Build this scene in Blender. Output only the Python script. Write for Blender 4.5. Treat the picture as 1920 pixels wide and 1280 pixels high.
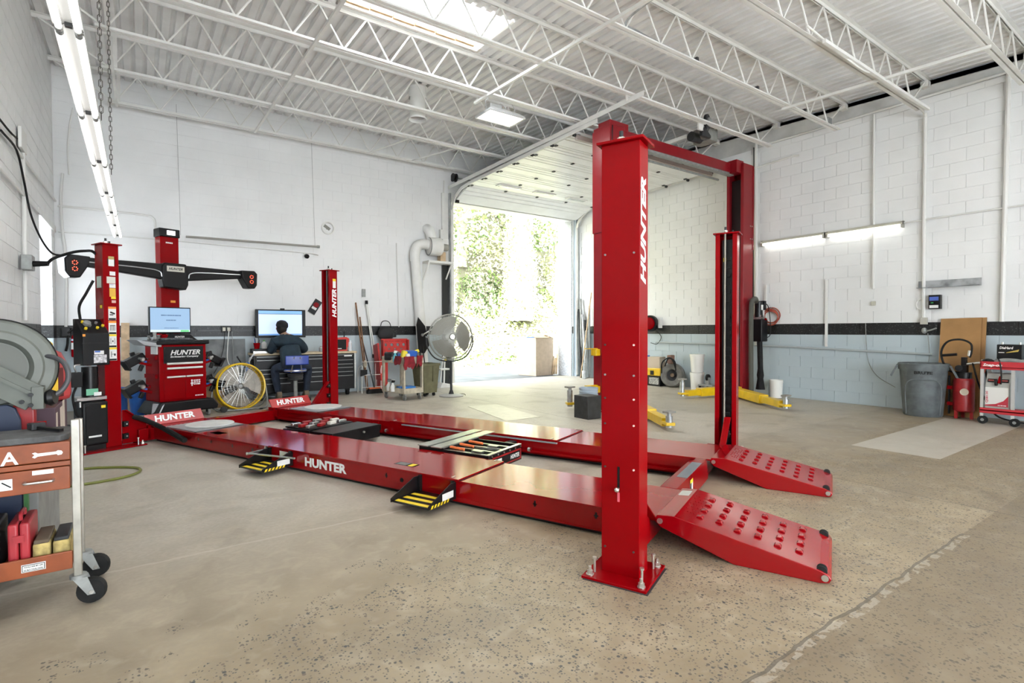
import bpy, bmesh, math, random
from mathutils import Vector, Matrix
random.seed(7)
SC = bpy.context.scene
COL = SC.collection
for o in list(bpy.data.objects): bpy.data.objects.remove(o)

# ------------------------------------------------------------------ camera
YAW, PITCH, ROLL = math.radians(35.122), math.radians(-1.223), math.radians(-0.194)
FPX, CAMH = 990.5, 1.3196
def camera():
    f = Vector((math.sin(YAW)*math.cos(PITCH), math.cos(YAW)*math.cos(PITCH), math.sin(PITCH)))
    r = Vector((math.cos(YAW), -math.sin(YAW), 0)); u = r.cross(f)
    c, s = math.cos(ROLL), math.sin(ROLL)
    r2, u2 = r*c + u*s, u*c - r*s
    m = Matrix((r2, u2, -f)).transposed().to_4x4(); m.translation = (0, 0, CAMH)
    cd = bpy.data.cameras.new('camera'); cd.sensor_width = 36; cd.lens = 36*FPX/1920
    cd.clip_start = .05; cd.clip_end = 300
    co = bpy.data.objects.new('camera', cd); COL.objects.link(co); co.matrix_world = m
    SC.camera = co
camera()
# ------------------------------------------------------------------ world, sun, exposure
W = bpy.data.worlds.new('world'); SC.world = W; W.use_nodes = True
bg = W.node_tree.nodes['Background']; bg.inputs[0].default_value = (.88, .945, 1, 1); bg.inputs[1].default_value = 9.5
sd = bpy.data.lights.new('sun', 'SUN'); sd.energy = 29; sd.angle = math.radians(.6); sd.color = (1, .975, .94)
so = bpy.data.objects.new('sun', sd); COL.objects.link(so)
so.rotation_euler = Vector((.55, .42, -.72)).to_track_quat('-Z', 'Y').to_euler(); so.location = (0, -10, 20)
LAMP = .4      # overall strength of the shop lamps and the added fill lamps
vs = SC.view_settings; vs.view_transform = 'Standard'; vs.look = 'None'; vs.exposure = 0.52; vs.gamma = 1; vs.use_curve_mapping = False
SC.cycles.max_bounces = 7; SC.cycles.diffuse_bounces = 4; SC.cycles.use_adaptive_sampling = True; SC.cycles.adaptive_threshold = .06; SC.cycles.adaptive_min_samples = 16; SC.cycles.glossy_bounces = 3; SC.cycles.transmission_bounces = 4
SC.cycles.sample_clamp_indirect = 6; SC.cycles.use_denoising = True; SC.cycles.caustics_reflective = False; SC.cycles.caustics_refractive = False

# ------------------------------------------------------------------ materials
MATS = {}
def mat(name, col=(.5, .5, .5), rough=.5, metal=0., spec=.5, coat=0., noise=0., nscale=8., bump=0., bscale=60., emit=None, estr=0., alpha=1., trans=0., col2=None):
    if name in MATS: return MATS[name]
    m = bpy.data.materials.new(name); m.use_nodes = True; MATS[name] = m
    nt = m.node_tree; b = nt.nodes['Principled BSDF']; N = nt.nodes.new; L = nt.links.new
    b.inputs['Base Color'].default_value = (*col, 1); b.inputs['Roughness'].default_value = rough
    b.inputs['Metallic'].default_value = metal; b.inputs['Specular IOR Level'].default_value = spec
    if coat: b.inputs['Coat Weight'].default_value = coat; b.inputs['Coat Roughness'].default_value = .06
    if emit: b.inputs['Emission Color'].default_value = (*emit, 1); b.inputs['Emission Strength'].default_value = estr
    if alpha < 1: b.inputs['Alpha'].default_value = alpha
    if trans: b.inputs['Transmission Weight'].default_value = trans
    if noise or bump or col2:
        tc = N('ShaderNodeTexCoord')
    if noise or col2:
        t = N('ShaderNodeTexNoise'); t.inputs['Scale'].default_value = nscale; t.inputs['Detail'].default_value = 5
        L(tc.outputs['Object'], t.inputs['Vector'])
        r = N('ShaderNodeValToRGB'); e = r.color_ramp.elements
        c2 = col2 if col2 else tuple(max(0, c*(1-noise)) for c in col)
        c1 = col if col2 else tuple(min(1, c*(1+noise*.6)) for c in col)
        e[0].position = .36; e[1].position = .64; e[0].color = (*c2, 1); e[1].color = (*c1, 1)
        L(t.outputs['Fac'], r.inputs[0]); L(r.outputs[0], b.inputs['Base Color'])
    if bump:
        t2 = N('ShaderNodeTexNoise'); t2.inputs['Scale'].default_value = bscale; t2.inputs['Detail'].default_value = 4
        L(tc.outputs['Object'], t2.inputs['Vector'])
        bp = N('ShaderNodeBump'); bp.inputs['Strength'].default_value = bump; bp.inputs['Distance'].default_value = .01
        L(t2.outputs['Fac'], bp.inputs['Height']); L(bp.outputs[0], b.inputs['Normal'])
    return m

RED = mat('red_paint', (.25, .001, .003), .18, 0, .13, noise=.05, nscale=3)
REDG = mat('red_gloss_deck', (.27, .001, .003), .10, 0, .42, noise=.05, nscale=3)
RED_D = mat('red_paint_worn', (.33, .012, .014), .35, 0, .5, noise=.2, nscale=14)
RED2 = mat('red_paint_dull', (.24, .008, .014), .3, 0, .35, noise=.08, nscale=4)
BLACK = mat('black_plastic', (.007, .007, .008), .42, 0, .3, bump=.05, bscale=300)
BLACKM = mat('black_metal', (.009, .009, .010), .32, 0, .35, noise=.2, nscale=12)
RUBBER = mat('black_rubber', (.012, .012, .012), .75, 0, .3, noise=.3, nscale=20)
DGREY = mat('dark_grey', (.032, .033, .035), .5, 0, .35, noise=.25, nscale=10)
GREY = mat('grey_metal', (.30, .31, .30), .45, .3, noise=.15, nscale=15)
STEEL = mat('bright_steel', (.62, .62, .6), .28, 1., noise=.1, nscale=30)
GALV = mat('galvanised_steel', (.5, .52, .53), .4, .8, noise=.2, nscale=10)
WHITE = mat('white_paint', (.78, .78, .75), .4, noise=.05, nscale=5)
JOISTM = mat('joist_paint', (.80, .795, .76), .45, noise=.05, nscale=4)
WLABEL = mat('white_label', (.8, .8, .78), .5)
LETTER = mat('white_lettering', (.85, .85, .83), .45)
YELLOW = mat('yellow_paint', (.78, .50, .01), .35, coat=.2, noise=.1, nscale=8)
YLABEL = mat('yellow_label', (.85, .62, .02), .45)
OLABEL = mat('orange_label', (.85, .30, .03), .5)
BLUE = mat('blue_plastic', (.02, .12, .45), .4, noise=.1)
WOOD = mat('pale_wood', (.58, .42, .26), .6, noise=.3, nscale=6, bump=.1, bscale=40)
BROWNW = mat('brown_wood', (.22, .10, .04), .55, noise=.3, nscale=10)
CARD = mat('brown_cardboard', (.38, .24, .13), .75, noise=.12, nscale=5)
PLY = mat('brown_hardboard', (.36, .19, .065), .55, noise=.14, nscale=3, bump=.04)

# ------------------------------------------------------------------ mesh helpers
class MB:
    def __init__(s): s.v = []; s.f = []; s.m = []; s.c = 0
    def mi(s, i): s.c = i; return s
    def add(s, vs, fs):
        n = len(s.v); s.v += [tuple(v) for v in vs]
        for f in fs: s.f.append(tuple(i+n for i in f)); s.m.append(s.c)
        return s
    def box(s, x0, x1, y0, y1, z0, z1):
        return s.add([(x0,y0,z0),(x1,y0,z0),(x1,y1,z0),(x0,y1,z0),(x0,y0,z1),(x1,y0,z1),(x1,y1,z1),(x0,y1,z1)],
            [(0,3,2,1),(4,5,6,7),(0,1,5,4),(1,2,6,5),(2,3,7,6),(3,0,4,7)])
    def obox(s, c, size, rx=0, ry=0, rz=0):
        from mathutils import Euler
        R = Euler((rx, ry, rz)).to_matrix(); a, b, d = size[0]/2, size[1]/2, size[2]/2; c = Vector(c)
        vs = [c + R @ Vector(p) for p in [(-a,-b,-d),(a,-b,-d),(a,b,-d),(-a,b,-d),(-a,-b,d),(a,-b,d),(a,b,d),(-a,b,d)]]
        return s.add(vs, [(0,3,2,1),(4,5,6,7),(0,1,5,4),(1,2,6,5),(2,3,7,6),(3,0,4,7)])
    def bar(s, p0, p1, w, h=None, up=(0, 0, 1)):
        """rectangular bar from p0 to p1"""
        p0, p1 = Vector(p0), Vector(p1); d = (p1-p0).normalized(); up = Vector(up)
        if abs(d.dot(up)) > .98: up = Vector((0, 1, 0))
        a = d.cross(up).normalized()*(w/2); b = a.cross(d).normalized()*((h or w)/2)
        vs = [p0-a-b, p0+a-b, p0+a+b, p0-a+b, p1-a-b, p1+a-b, p1+a+b, p1-a+b]
        return s.add(vs, [(0,1,2,3),(7,6,5,4),(4,5,1,0),(5,6,2,1),(6,7,3,2),(7,4,0,3)])
    def prism(s, pts, axis, lo, hi):
        """polygon extruded along axis; pts are the other two coordinates in xyz order"""
        n = len(pts)
        def mk(p, t):
            return {'x': (t, p[0], p[1]), 'y': (p[0], t, p[1]), 'z': (p[0], p[1], t)}[axis]
        vs = [mk(p, lo) for p in pts] + [mk(p, hi) for p in pts]
        fs = [tuple(range(n))[::-1], tuple(range(n, 2*n))] + [(i, (i+1) % n, n+(i+1) % n, n+i) for i in range(n)]
        return s.add(vs, fs)
    def cyl(s, p0, p1, r, r2=None, n=14, cap=True):
        p0, p1 = Vector(p0), Vector(p1); d = (p1-p0).normalized()
        a = d.orthogonal().normalized(); b = d.cross(a); r2 = r if r2 is None else r2
        vs = []
        for p, rr in ((p0, r), (p1, r2)):
            for i in range(n):
                t = 2*math.pi*i/n; vs.append(p + a*(rr*math.cos(t)) + b*(rr*math.sin(t)))
        fs = [(i, (i+1) % n, n+(i+1) % n, n+i) for i in range(n)]
        if cap: fs += [tuple(range(n))[::-1], tuple(range(n, 2*n))]
        return s.add(vs, fs)
    def tube(s, pts, r, n=8, closed=False, cap=True):
        pts = [Vector(p) for p in pts]; m = len(pts); vs = []; prev = None
        for i, p in enumerate(pts):
            if closed: d = pts[(i+1) % m]-pts[i-1]
            else: d = pts[min(i+1, m-1)]-pts[max(i-1, 0)]
            d.normalize()
            if prev is None: a = d.orthogonal().normalized()
            else:
                a = prev - d*prev.dot(d)
                a = a.normalized() if a.length > 1e-6 else d.orthogonal().normalized()
            prev = a; b = d.cross(a); rr = r[i] if isinstance(r, (list, tuple)) else r
            vs += [p + a*(rr*math.cos(2*math.pi*k/n)) + b*(rr*math.sin(2*math.pi*k/n)) for k in range(n)]
        fs = []
        for i in range(m if closed else m-1):
            j = (i+1) % m
            fs += [(i*n+k, i*n+(k+1) % n, j*n+(k+1) % n, j*n+k) for k in range(n)]
        if cap and not closed: fs += [tuple(range(n))[::-1], tuple(range((m-1)*n, m*n))]
        return s.add(vs, fs)
    def lathe(s, prof, c=(0, 0, 0), d=(0, 0, 1), n=24, cap=True):
        """profile of (radius, height) around direction d from c"""
        c = Vector(c); d = Vector(d).normalized(); a = d.orthogonal().normalized(); b = d.cross(a); vs = []
        for (r, h) in prof:
            vs += [c + d*h + a*(r*math.cos(2*math.pi*k/n)) + b*(r*math.sin(2*math.pi*k/n)) for k in range(n)]
        fs = []
        for i in range(len(prof)-1):
            fs += [(i*n+k, i*n+(k+1) % n, (i+1)*n+(k+1) % n, (i+1)*n+k) for k in range(n)]
        if cap: fs += [tuple(range(n))[::-1], tuple(range((len(prof)-1)*n, len(prof)*n))]
        return s.add(vs, fs)
    def ring(s, c, d, R, r, n=36, k=8):
        c = Vector(c); d = Vector(d).normalized(); a = d.orthogonal().normalized(); b = d.cross(a)
        return s.tube([c + a*(R*math.cos(2*math.pi*i/n)) + b*(R*math.sin(2*math.pi*i/n)) for i in range(n)], r, k, closed=True)
    def ball(s, c, r, n=12, sc=(1, 1, 1)):
        c = Vector(c); vs = []; m = n//2
        for i in range(m+1):
            th = math.pi*i/m
            for k in range(n):
                ph = 2*math.pi*k/n
                vs.append(c + Vector((r*sc[0]*math.sin(th)*math.cos(ph), r*sc[1]*math.sin(th)*math.sin(ph), r*sc[2]*math.cos(th))))
        fs = [(i*n+k, (i+1)*n+k, (i+1)*n+(k+1) % n, i*n+(k+1) % n) for i in range(m) for k in range(n)]
        return s.add(vs, fs)

def curve(pts, n=6):
    """smooth Catmull-Rom path through the points"""
    P = [Vector(p) for p in pts]; P = [P[0]*2-P[1]] + P + [P[-1]*2-P[-2]]; out = []
    for i in range(1, len(P)-2):
        for k in range(n):
            t = k/n; a, b, c, d = P[i-1], P[i], P[i+1], P[i+2]
            out.append(.5*((2*b) + (c-a)*t + (2*a-5*b+4*c-d)*t*t + (3*b-3*c+d-a)*t**3))
    return out + [P[-2]]

def link(o, parent=None):
    COL.objects.link(o)
    if parent is not None: o.parent = parent
    return o
def mesh_from(name, mb, mats, off=(0, 0, 0), bev=0, smooth=True):
    me = bpy.data.meshes.new(name); ox, oy, oz = off
    me.from_pydata([(v[0]-ox, v[1]-oy, v[2]-oz) for v in mb.v], [], mb.f)
    for m in (mats if isinstance(mats, (list, tuple)) else [mats]): me.materials.append(m)
    me.polygons.foreach_set('material_index', mb.m)
    bm = bmesh.new(); bm.from_mesh(me)
    bmesh.ops.remove_doubles(bm, verts=bm.verts, dist=1e-6)
    bmesh.ops.recalc_face_normals(bm, faces=bm.faces)
    if bev:
        es = [e for e in bm.edges if len(e.link_faces) == 2 and e.calc_face_angle(0) > .6]
        flat = max((len(f.verts) for f in bm.faces), default=4) < 16
        nf = bmesh.ops.bevel(bm, geom=es, offset=bev, segments=2, affect='EDGES', profile=.6, clamp_overlap=True)['faces']
        for f in nf: f.smooth = True
    bm.to_mesh(me); bm.free()
    if smooth and not (bev and flat):
        me.polygons.foreach_set('use_smooth', [True]*len(me.polygons)); me.set_sharp_from_angle(angle=math.radians(35))
    return me
def tag(o, label=None, cat=None, group=None, kind=None):
    if label: o['label'] = label
    if cat: o['category'] = cat
    if group: o['group'] = group
    if kind: o['kind'] = kind
    return o
OFF = {}
def thing(name, label, cat, loc=(0, 0, 0), rz=0, group=None, off=(0, 0, 0), kind=None):
    """an Empty at the base of a thing; its parts are modelled around off"""
    o = bpy.data.objects.new(name, None); o.empty_display_size = .1; link(o)
    o.location = loc; o.rotation_euler = (0, 0, rz); tag(o, label, cat, group, kind); OFF[o.name] = off
    return o
def root(o):
    while o.parent: o = o.parent
    return o
def obj(name, mb, mats, parent=None, bev=0, smooth=True, label=None, kind=None):
    off = OFF.get(root(parent).name, (0, 0, 0)) if parent is not None else (0, 0, 0)
    o = bpy.data.objects.new(name, mesh_from(name, mb, mats, off, bev, smooth)); link(o, parent)
    tag(o, label, kind=kind); return o
def single(name, mb, mats, label, cat, loc=None, group=None, bev=0, kind=None, smooth=True):
    """a thing that is one mesh, modelled in world space; its origin is put at the middle of its base"""
    xs, ys, zs = zip(*mb.v); c = ((min(xs)+max(xs))/2, (min(ys)+max(ys))/2, min(zs))
    o = bpy.data.objects.new(name, mesh_from(name, mb, mats, c, bev, smooth)); link(o); o.location = c
    return tag(o, label, cat, group, kind)
def copy_tree(o, parent=None):
    c = o.copy(); link(c)
    c.parent = parent
    for ch in o.children: copy_tree(ch, c)
    return c
def text(name, body, c, right, up, h, m, parent, w=None, bold=.03, shear=0., ext=.0015):
    """lettering as flat raised mesh, centred at c"""
    cu = bpy.data.curves.new('t', 'FONT'); cu.body = body; cu.offset = bold; cu.shear = shear; cu.align_x = 'CENTER'; cu.resolution_u = 2
    to = bpy.data.objects.new('t', cu); COL.objects.link(to)
    dg = bpy.context.evaluated_depsgraph_get(); me = bpy.data.meshes.new_from_object(to.evaluated_get(dg))
    bpy.data.objects.remove(to); bpy.data.curves.remove(cu)
    xs = [v.co.x for v in me.vertices]; ys = [v.co.y for v in me.vertices]
    x0, x1, y0, y1 = min(xs), max(xs), min(ys), max(ys); sy = h/(y1-y0); sx = (w/(x1-x0)) if w else sy
    R, U = Vector(right).normalized(), Vector(up).normalized(); Nn = R.cross(U)
    off = Vector(OFF.get(root(parent).name, (0, 0, 0))); C = Vector(c) - off
    for v in me.vertices:
        v.co = C + R*((v.co.x-(x0+x1)/2)*sx) + U*((v.co.y-(y0+y1)/2)*sy) + Nn*ext
    me.materials.clear(); me.materials.append(m); me.name = name
    o = bpy.data.objects.new(name, me); link(o, parent); return o
def decal(name, c, right, up, w, h, m, parent, ext=.0015, t=.0015):
    """thin sticker lying on a surface"""
    R, U = Vector(right).normalized(), Vector(up).normalized(); Nn = R.cross(U); C = Vector(c)
    vs = [C + R*(a*w/2) + U*(b*h/2) + Nn*z for z in (0, t) for a, b in ((-1,-1),(1,-1),(1,1),(-1,1))]
    mb = MB().add(vs, [(3,2,1,0),(4,5,6,7),(0,1,5,4),(1,2,6,5),(2,3,7,6),(3,0,4,7)])
    return obj(name, mb, m, parent, smooth=False)
def marks(name, c, right, up, w, h, m, parent, rows=1, n=8, seed=1):
    """rows of small printed strokes, for print too blurred to read"""
    R, U = Vector(right).normalized(), Vector(up).normalized(); Nn = R.cross(U); C = Vector(c); rnd = random.Random(seed); mb = MB()
    for r in range(rows):
        v0 = h*(.5-(r+.85)/rows); v1 = h*(.5-(r+.15)/rows)
        for k in range(n):
            a = w*(k/n-.5); b = a+w/n*rnd.uniform(.55, .9)
            mb.add([C+R*x+U*y+Nn*.0016 for x, y in ((a, v0), (b, v0), (b, v1), (a, v1))], [(0, 1, 2, 3)])
    return obj(name, mb, m, parent, smooth=False, kind='stuff')
# ------------------------------------------------------------------ the room
XL, XR, YB, YF = -1.12, 10.27, 11.36, -4.5
def zb(y): return 4.599 + .044*y          # underside of the joists: the roof rises to the back
def zd(y): return zb(y) + .54             # underside of the roof deck

def paint_mat():
    m = bpy.data.materials.new('block_wall_paint'); m.use_nodes = True; nt = m.node_tree; N = nt.nodes.new; L = nt.links.new
    b = nt.nodes['Principled BSDF']; g = N('ShaderNodeNewGeometry'); sx = N('ShaderNodeSeparateXYZ'); L(g.outputs['Position'], sx.inputs[0])
    def step(edge):
        q = N('ShaderNodeMath'); q.operation = 'GREATER_THAN'; q.inputs[1].default_value = edge; L(sx.outputs['Z'], q.inputs[0]); return q
    nz = N('ShaderNodeTexNoise'); nz.inputs['Scale'].default_value = 1.3; nz.inputs['Detail'].default_value = 6; L(g.outputs['Position'], nz.inputs['Vector'])
    rw = N('ShaderNodeValToRGB'); rw.color_ramp.elements[0].color = (.78, .785, .78, 1); rw.color_ramp.elements[1].color = (.83, .835, .83, 1)
    rw.color_ramp.elements[0].position = .35; rw.color_ramp.elements[1].position = .6; L(nz.outputs['Fac'], rw.inputs[0])
    rg = N('ShaderNodeValToRGB'); rg.color_ramp.elements[0].color = (.44, .515, .55, 1); rg.color_ramp.elements[1].color = (.49, .565, .60, 1); L(nz.outputs['Fac'], rg.inputs[0])
    n2 = N('ShaderNodeTexNoise'); n2.inputs['Scale'].default_value = 45; n2.inputs['Detail'].default_value = 3; L(g.outputs['Position'], n2.inputs['Vector'])
    rb = N('ShaderNodeValToRGB'); rb.color_ramp.elements[0].color = (.010, .011, .012, 1); rb.color_ramp.elements[1].color = (.16, .16, .16, 1)
    rb.color_ramp.elements[0].position = .58; rb.color_ramp.elements[1].position = .80; L(n2.outputs['Fac'], rb.inputs[0])
    m1 = N('ShaderNodeMix'); m1.data_type = 'RGBA'; L(step(1.2192).outputs[0], m1.inputs[0]); L(rg.outputs[0], m1.inputs[6]); L(rb.outputs[0], m1.inputs[7])
    m2 = N('ShaderNodeMix'); m2.data_type = 'RGBA'; L(step(1.4224).outputs[0], m2.inputs[0]); L(m1.outputs[2], m2.inputs[6]); L(rw.outputs[0], m2.inputs[7])
    L(m2.outputs[2], b.inputs['Base Color']); b.inputs['Roughness'].default_value = .42
    n3 = N('ShaderNodeTexNoise'); n3.inputs['Scale'].default_value = 90; n3.inputs['Detail'].default_value = 3; L(g.outputs['Position'], n3.inputs['Vector'])
    bp = N('ShaderNodeBump'); bp.inputs['Strength'].default_value = .25; bp.inputs['Distance'].default_value = .004; L(n3.outputs['Fac'], bp.inputs['Height']); L(bp.outputs[0], b.inputs['Normal'])
    return m
PAINT = paint_mat()

def floor_mat():
    m = bpy.data.materials.new('polished_concrete'); m.use_nodes = True; nt = m.node_tree; N = nt.nodes.new; L = nt.links.new
    b = nt.nodes['Principled BSDF']; g = N('ShaderNodeNewGeometry'); P = g.outputs['Position']
    sx = N('ShaderNodeSeparateXYZ'); L(P, sx.inputs[0])
    def math_(op, a, bb=None, c=None):
        q = N('ShaderNodeMath'); q.operation = op
        for i, v in enumerate((a, bb, c)):
            if v is None: continue
            if isinstance(v, (int, float)): q.inputs[i].default_value = v
            else: L(v, q.inputs[i])
        return q.outputs[0]
    def noise(sc, det=5, dist=0.):
        t = N('ShaderNodeTexNoise'); t.inputs['Scale'].default_value = sc; t.inputs['Detail'].default_value = det; t.inputs['Distortion'].default_value = dist; L(P, t.inputs['Vector']); return t.outputs['Fac']
    def ramp(fac, a, c1, bb, c2):
        r = N('ShaderNodeValToRGB'); e = r.color_ramp.elements; e[0].position, e[1].position = a, bb; e[0].color, e[1].color = (*c1, 1), (*c2, 1); L(fac, r.inputs[0]); return r.outputs[0]
    def mix(fac, a, bb, typ='MIX'):
        q = N('ShaderNodeMix'); q.data_type = 'RGBA'; q.blend_type = typ
        if isinstance(fac, (int, float)): q.inputs[0].default_value = fac
        else: L(fac, q.inputs[0])
        for i, v in ((6, a), (7, bb)):
            if isinstance(v, tuple): q.inputs[i].default_value = (*v, 1)
            else: L(v, q.inputs[i])
        return q.outputs[2]
    big = noise(.55, 6, .6); mid = noise(3.2, 6, .3); fine = noise(38, 4)
    warm = ramp(mid, .25, (.235, .178, .108), .75, (.37, .295, .19))
    pale = ramp(mid, .25, (.40, .36, .295), .75, (.53, .49, .42))
    # paler, worn-in concrete around the lift and to the back, tan bare concrete in front
    yy = math_('ADD', sx.outputs['Y'], math_('MULTIPLY', big, 2.4))
    col = mix(ramp(yy, .0, (0, 0, 0), 1., (1, 1, 1)), warm, warm)
    mp = N('ShaderNodeMapRange'); mp.inputs['From Min'].default_value = 3.6; mp.inputs['From Max'].default_value = 5.6; L(yy, mp.inputs['Value'])
    col = mix(mp.outputs[0], warm, pale)
    col = mix(ramp(fine, .35, (.35, .35, .35), .65, (0, 0, 0)), col, (.30, .25, .19))
    stain = noise(1.5, 8, 1.2); col = mix(ramp(stain, .50, (0, 0, 0), .72, (.42, .42, .42)), col, (.17, .13, .085))
    blot = noise(7., 6, .8); col = mix(ramp(blot, .52, (0, 0, 0), .70, (.30, .30, .30)), col, (.50, .43, .32))
    # exposed aggregate: dark stone chips
    def chips(scale, thr, pick, mask):
        v = N('ShaderNodeTexVoronoi'); v.inputs['Scale'].default_value = scale; L(P, v.inputs['Vector'])
        d = math_('LESS_THAN', v.outputs['Distance'], thr)
        sc = N('ShaderNodeSeparateColor'); L(v.outputs['Color'], sc.inputs[0])
        keep = math_('GREATER_THAN', sc.outputs[0], pick)
        return math_('MULTIPLY', math_('MULTIPLY', d, keep), mask), sc.outputs[1]
    dens = N('ShaderNodeMapRange'); dens.inputs['From Min'].default_value = 4.6; dens.inputs['From Max'].default_value = 2.6; L(yy, dens.inputs['Value'])
    gate = math_('GREATER_THAN', math_('ADD', dens.outputs[0], math_('MULTIPLY', math_('SUBTRACT', noise(5., 4), .5), 1.5)), .45)
    c1, tint = chips(48, .36, .74, gate)
    c2, tint2 = chips(95, .40, .66, gate)
    chipcol = ramp(tint, .2, (.045, .05, .055), .9, (.16, .12, .09))
    col = mix(math_('MULTIPLY', c1, .9), col, chipcol); col = mix(math_('MULTIPLY', c2, .8), col, chipcol)
    # paler patch of newer concrete near the right wall
    def band(ax, lo, hi):
        return math_('MULTIPLY', math_('GREATER_THAN', sx.outputs[ax], lo), math_('LESS_THAN', sx.outputs[ax], hi))
    patch = math_('MULTIPLY', band('X', 6.6, 9.7), band('Y', 1.86, 2.68))
    col = mix(math_('MULTIPLY', patch, .75), col, (.60, .56, .49))
    slab = math_('MAXIMUM', math_('MULTIPLY', math_('LESS_THAN', sx.outputs['Y'], 1.09), .45), math_('MULTIPLY', math_('MULTIPLY', math_('GREATER_THAN', sx.outputs['X'], 5.02), math_('LESS_THAN', sx.outputs['Y'], 3.6)), .16))  # front and right slabs browner, and darkened to offset the strong light there
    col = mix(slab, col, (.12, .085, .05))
    # saw-cut joints
    wob = math_('MULTIPLY', math_('SUBTRACT', noise(6, 5), .5), .05)
    def joint(ax, pos, width, other, lo, hi):
        d = math_('ABSOLUTE', math_('SUBTRACT', math_('ADD', sx.outputs[ax], wob), pos))
        return math_('MULTIPLY', math_('LESS_THAN', d, width), band(other, lo, hi))
    J = None
    for a in (('Y', 1.095, .008, 'X', -1.2, 4.32), ('X', 5.02, .006, 'Y', -4, 3.6), ('X', 4.32, .004, 'Y', -4, 1.09), ('X', 5.24, .006, 'Y', 5.2, 11.3)):
        j = joint(*a); J = j if J is None else math_('MAXIMUM', J, j)
    pale_j = joint('Y', 3.62, .012, 'X', -1.2, 2.4)
    chalk = math_('MULTIPLY', joint('Y', 1.075, .024, 'X', -1.2, 4.32), math_('GREATER_THAN', noise(14, 5), .50))
    col = mix(math_('MULTIPLY', chalk, .35), col, (.55, .5, .42))
    col = mix(math_('MULTIPLY', J, .75), col, (.09, .075, .055)); col = mix(math_('MULTIPLY', pale_j, .3), col, (.6, .55, .46))
    L(col, b.inputs['Base Color'])
    L(ramp(mid, .25, (.36, .36, .36), .75, (.60, .60, .60)), b.inputs['Roughness'])
    bp = N('ShaderNodeBump'); bp.inputs['Strength'].default_value = .25; bp.inputs['Distance'].default_value = .004
    L(math_('SUBTRACT', math_('ADD', fine, math_('MULTIPLY', mid, .6)), math_('MULTIPLY', J, 2.)), bp.inputs['Height']); L(bp.outputs[0], b.inputs['Normal'])
    return m
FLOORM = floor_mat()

def structure(name, mb, m, parent=None, bev=0, smooth=False):
    o = obj(name, mb, m, parent, bev, smooth)
    if parent is None: o['kind'] = 'structure'
    return o
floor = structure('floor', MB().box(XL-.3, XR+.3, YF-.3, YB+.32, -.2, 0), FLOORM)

# walls: a backing slab with painted blocks set 4 mm proud of it
DX0, DX1, DZ = 6.12, 10.13, 4.42          # overhead door opening in the back wall
WY0, WY1, WZ0, WZ1 = 9.74, 10.98, 1.0, 2.93   # window in the left wall
def back():
    mb = MB(); y0, y1 = YB+.005, YB+.34
    mb.box(XL-.3, DX0, y0, y1, 0, 5.9); mb.box(DX1, XR+.3, y0, y1, 0, 5.9); mb.box(DX0, DX1, y0, y1, DZ, 5.9)
    return structure('wall_back', mb, PAINT)
wall_back = back()
def left():
    mb = MB(); x0, x1 = XL-.3, XL-.006
    mb.box(x0, x1, YF-.3, WY0, 0, 5.9); mb.box(x0, x1, WY1, YB+.3, 0, 5.9); mb.box(x0, x1, WY0, WY1, 0, WZ0); mb.box(x0, x1, WY0, WY1, WZ1, 5.9)
    return structure('wall_left', mb, PAINT)
wall_left = left()
RTOP = 4.98
wall_right = structure('wall_right', MB().box(XR+.008, XR+.3, YF-.3, YB+.3, 0, RTOP), PAINT)
# upper part of the right wall: a smooth bond beam, the slot above it has its shade painted on a dark backing
bb = MB().prism([(YF, RTOP), (YB, RTOP), (YB, zd(YB)-.10), (YF, zd(YF)-.10)], 'x', XR+.012, XR+.3)
structure('trim_1', bb, mat('bond_beam_paint', (.62, .62, .60), .5, noise=.18, nscale=2.5))
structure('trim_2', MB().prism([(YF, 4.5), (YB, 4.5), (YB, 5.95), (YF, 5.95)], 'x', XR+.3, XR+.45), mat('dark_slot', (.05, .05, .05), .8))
# front wall behind the camera, with two added openings sized for the daylight they let in
fw = MB()
for x0, x1, z0, z1 in ((XL-.3, -.8, 0, 5.4), (5.0, 5.8, 0, 5.4), (7.0, XR+.3, 0, 5.4), (-.8, 5.0, 3.4, 5.4), (5.8, 7.0, 3.0, 5.4)): fw.box(x0, x1, YF-.3, YF, z0, z1)
structure('wall_front', fw, PAINT)

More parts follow.
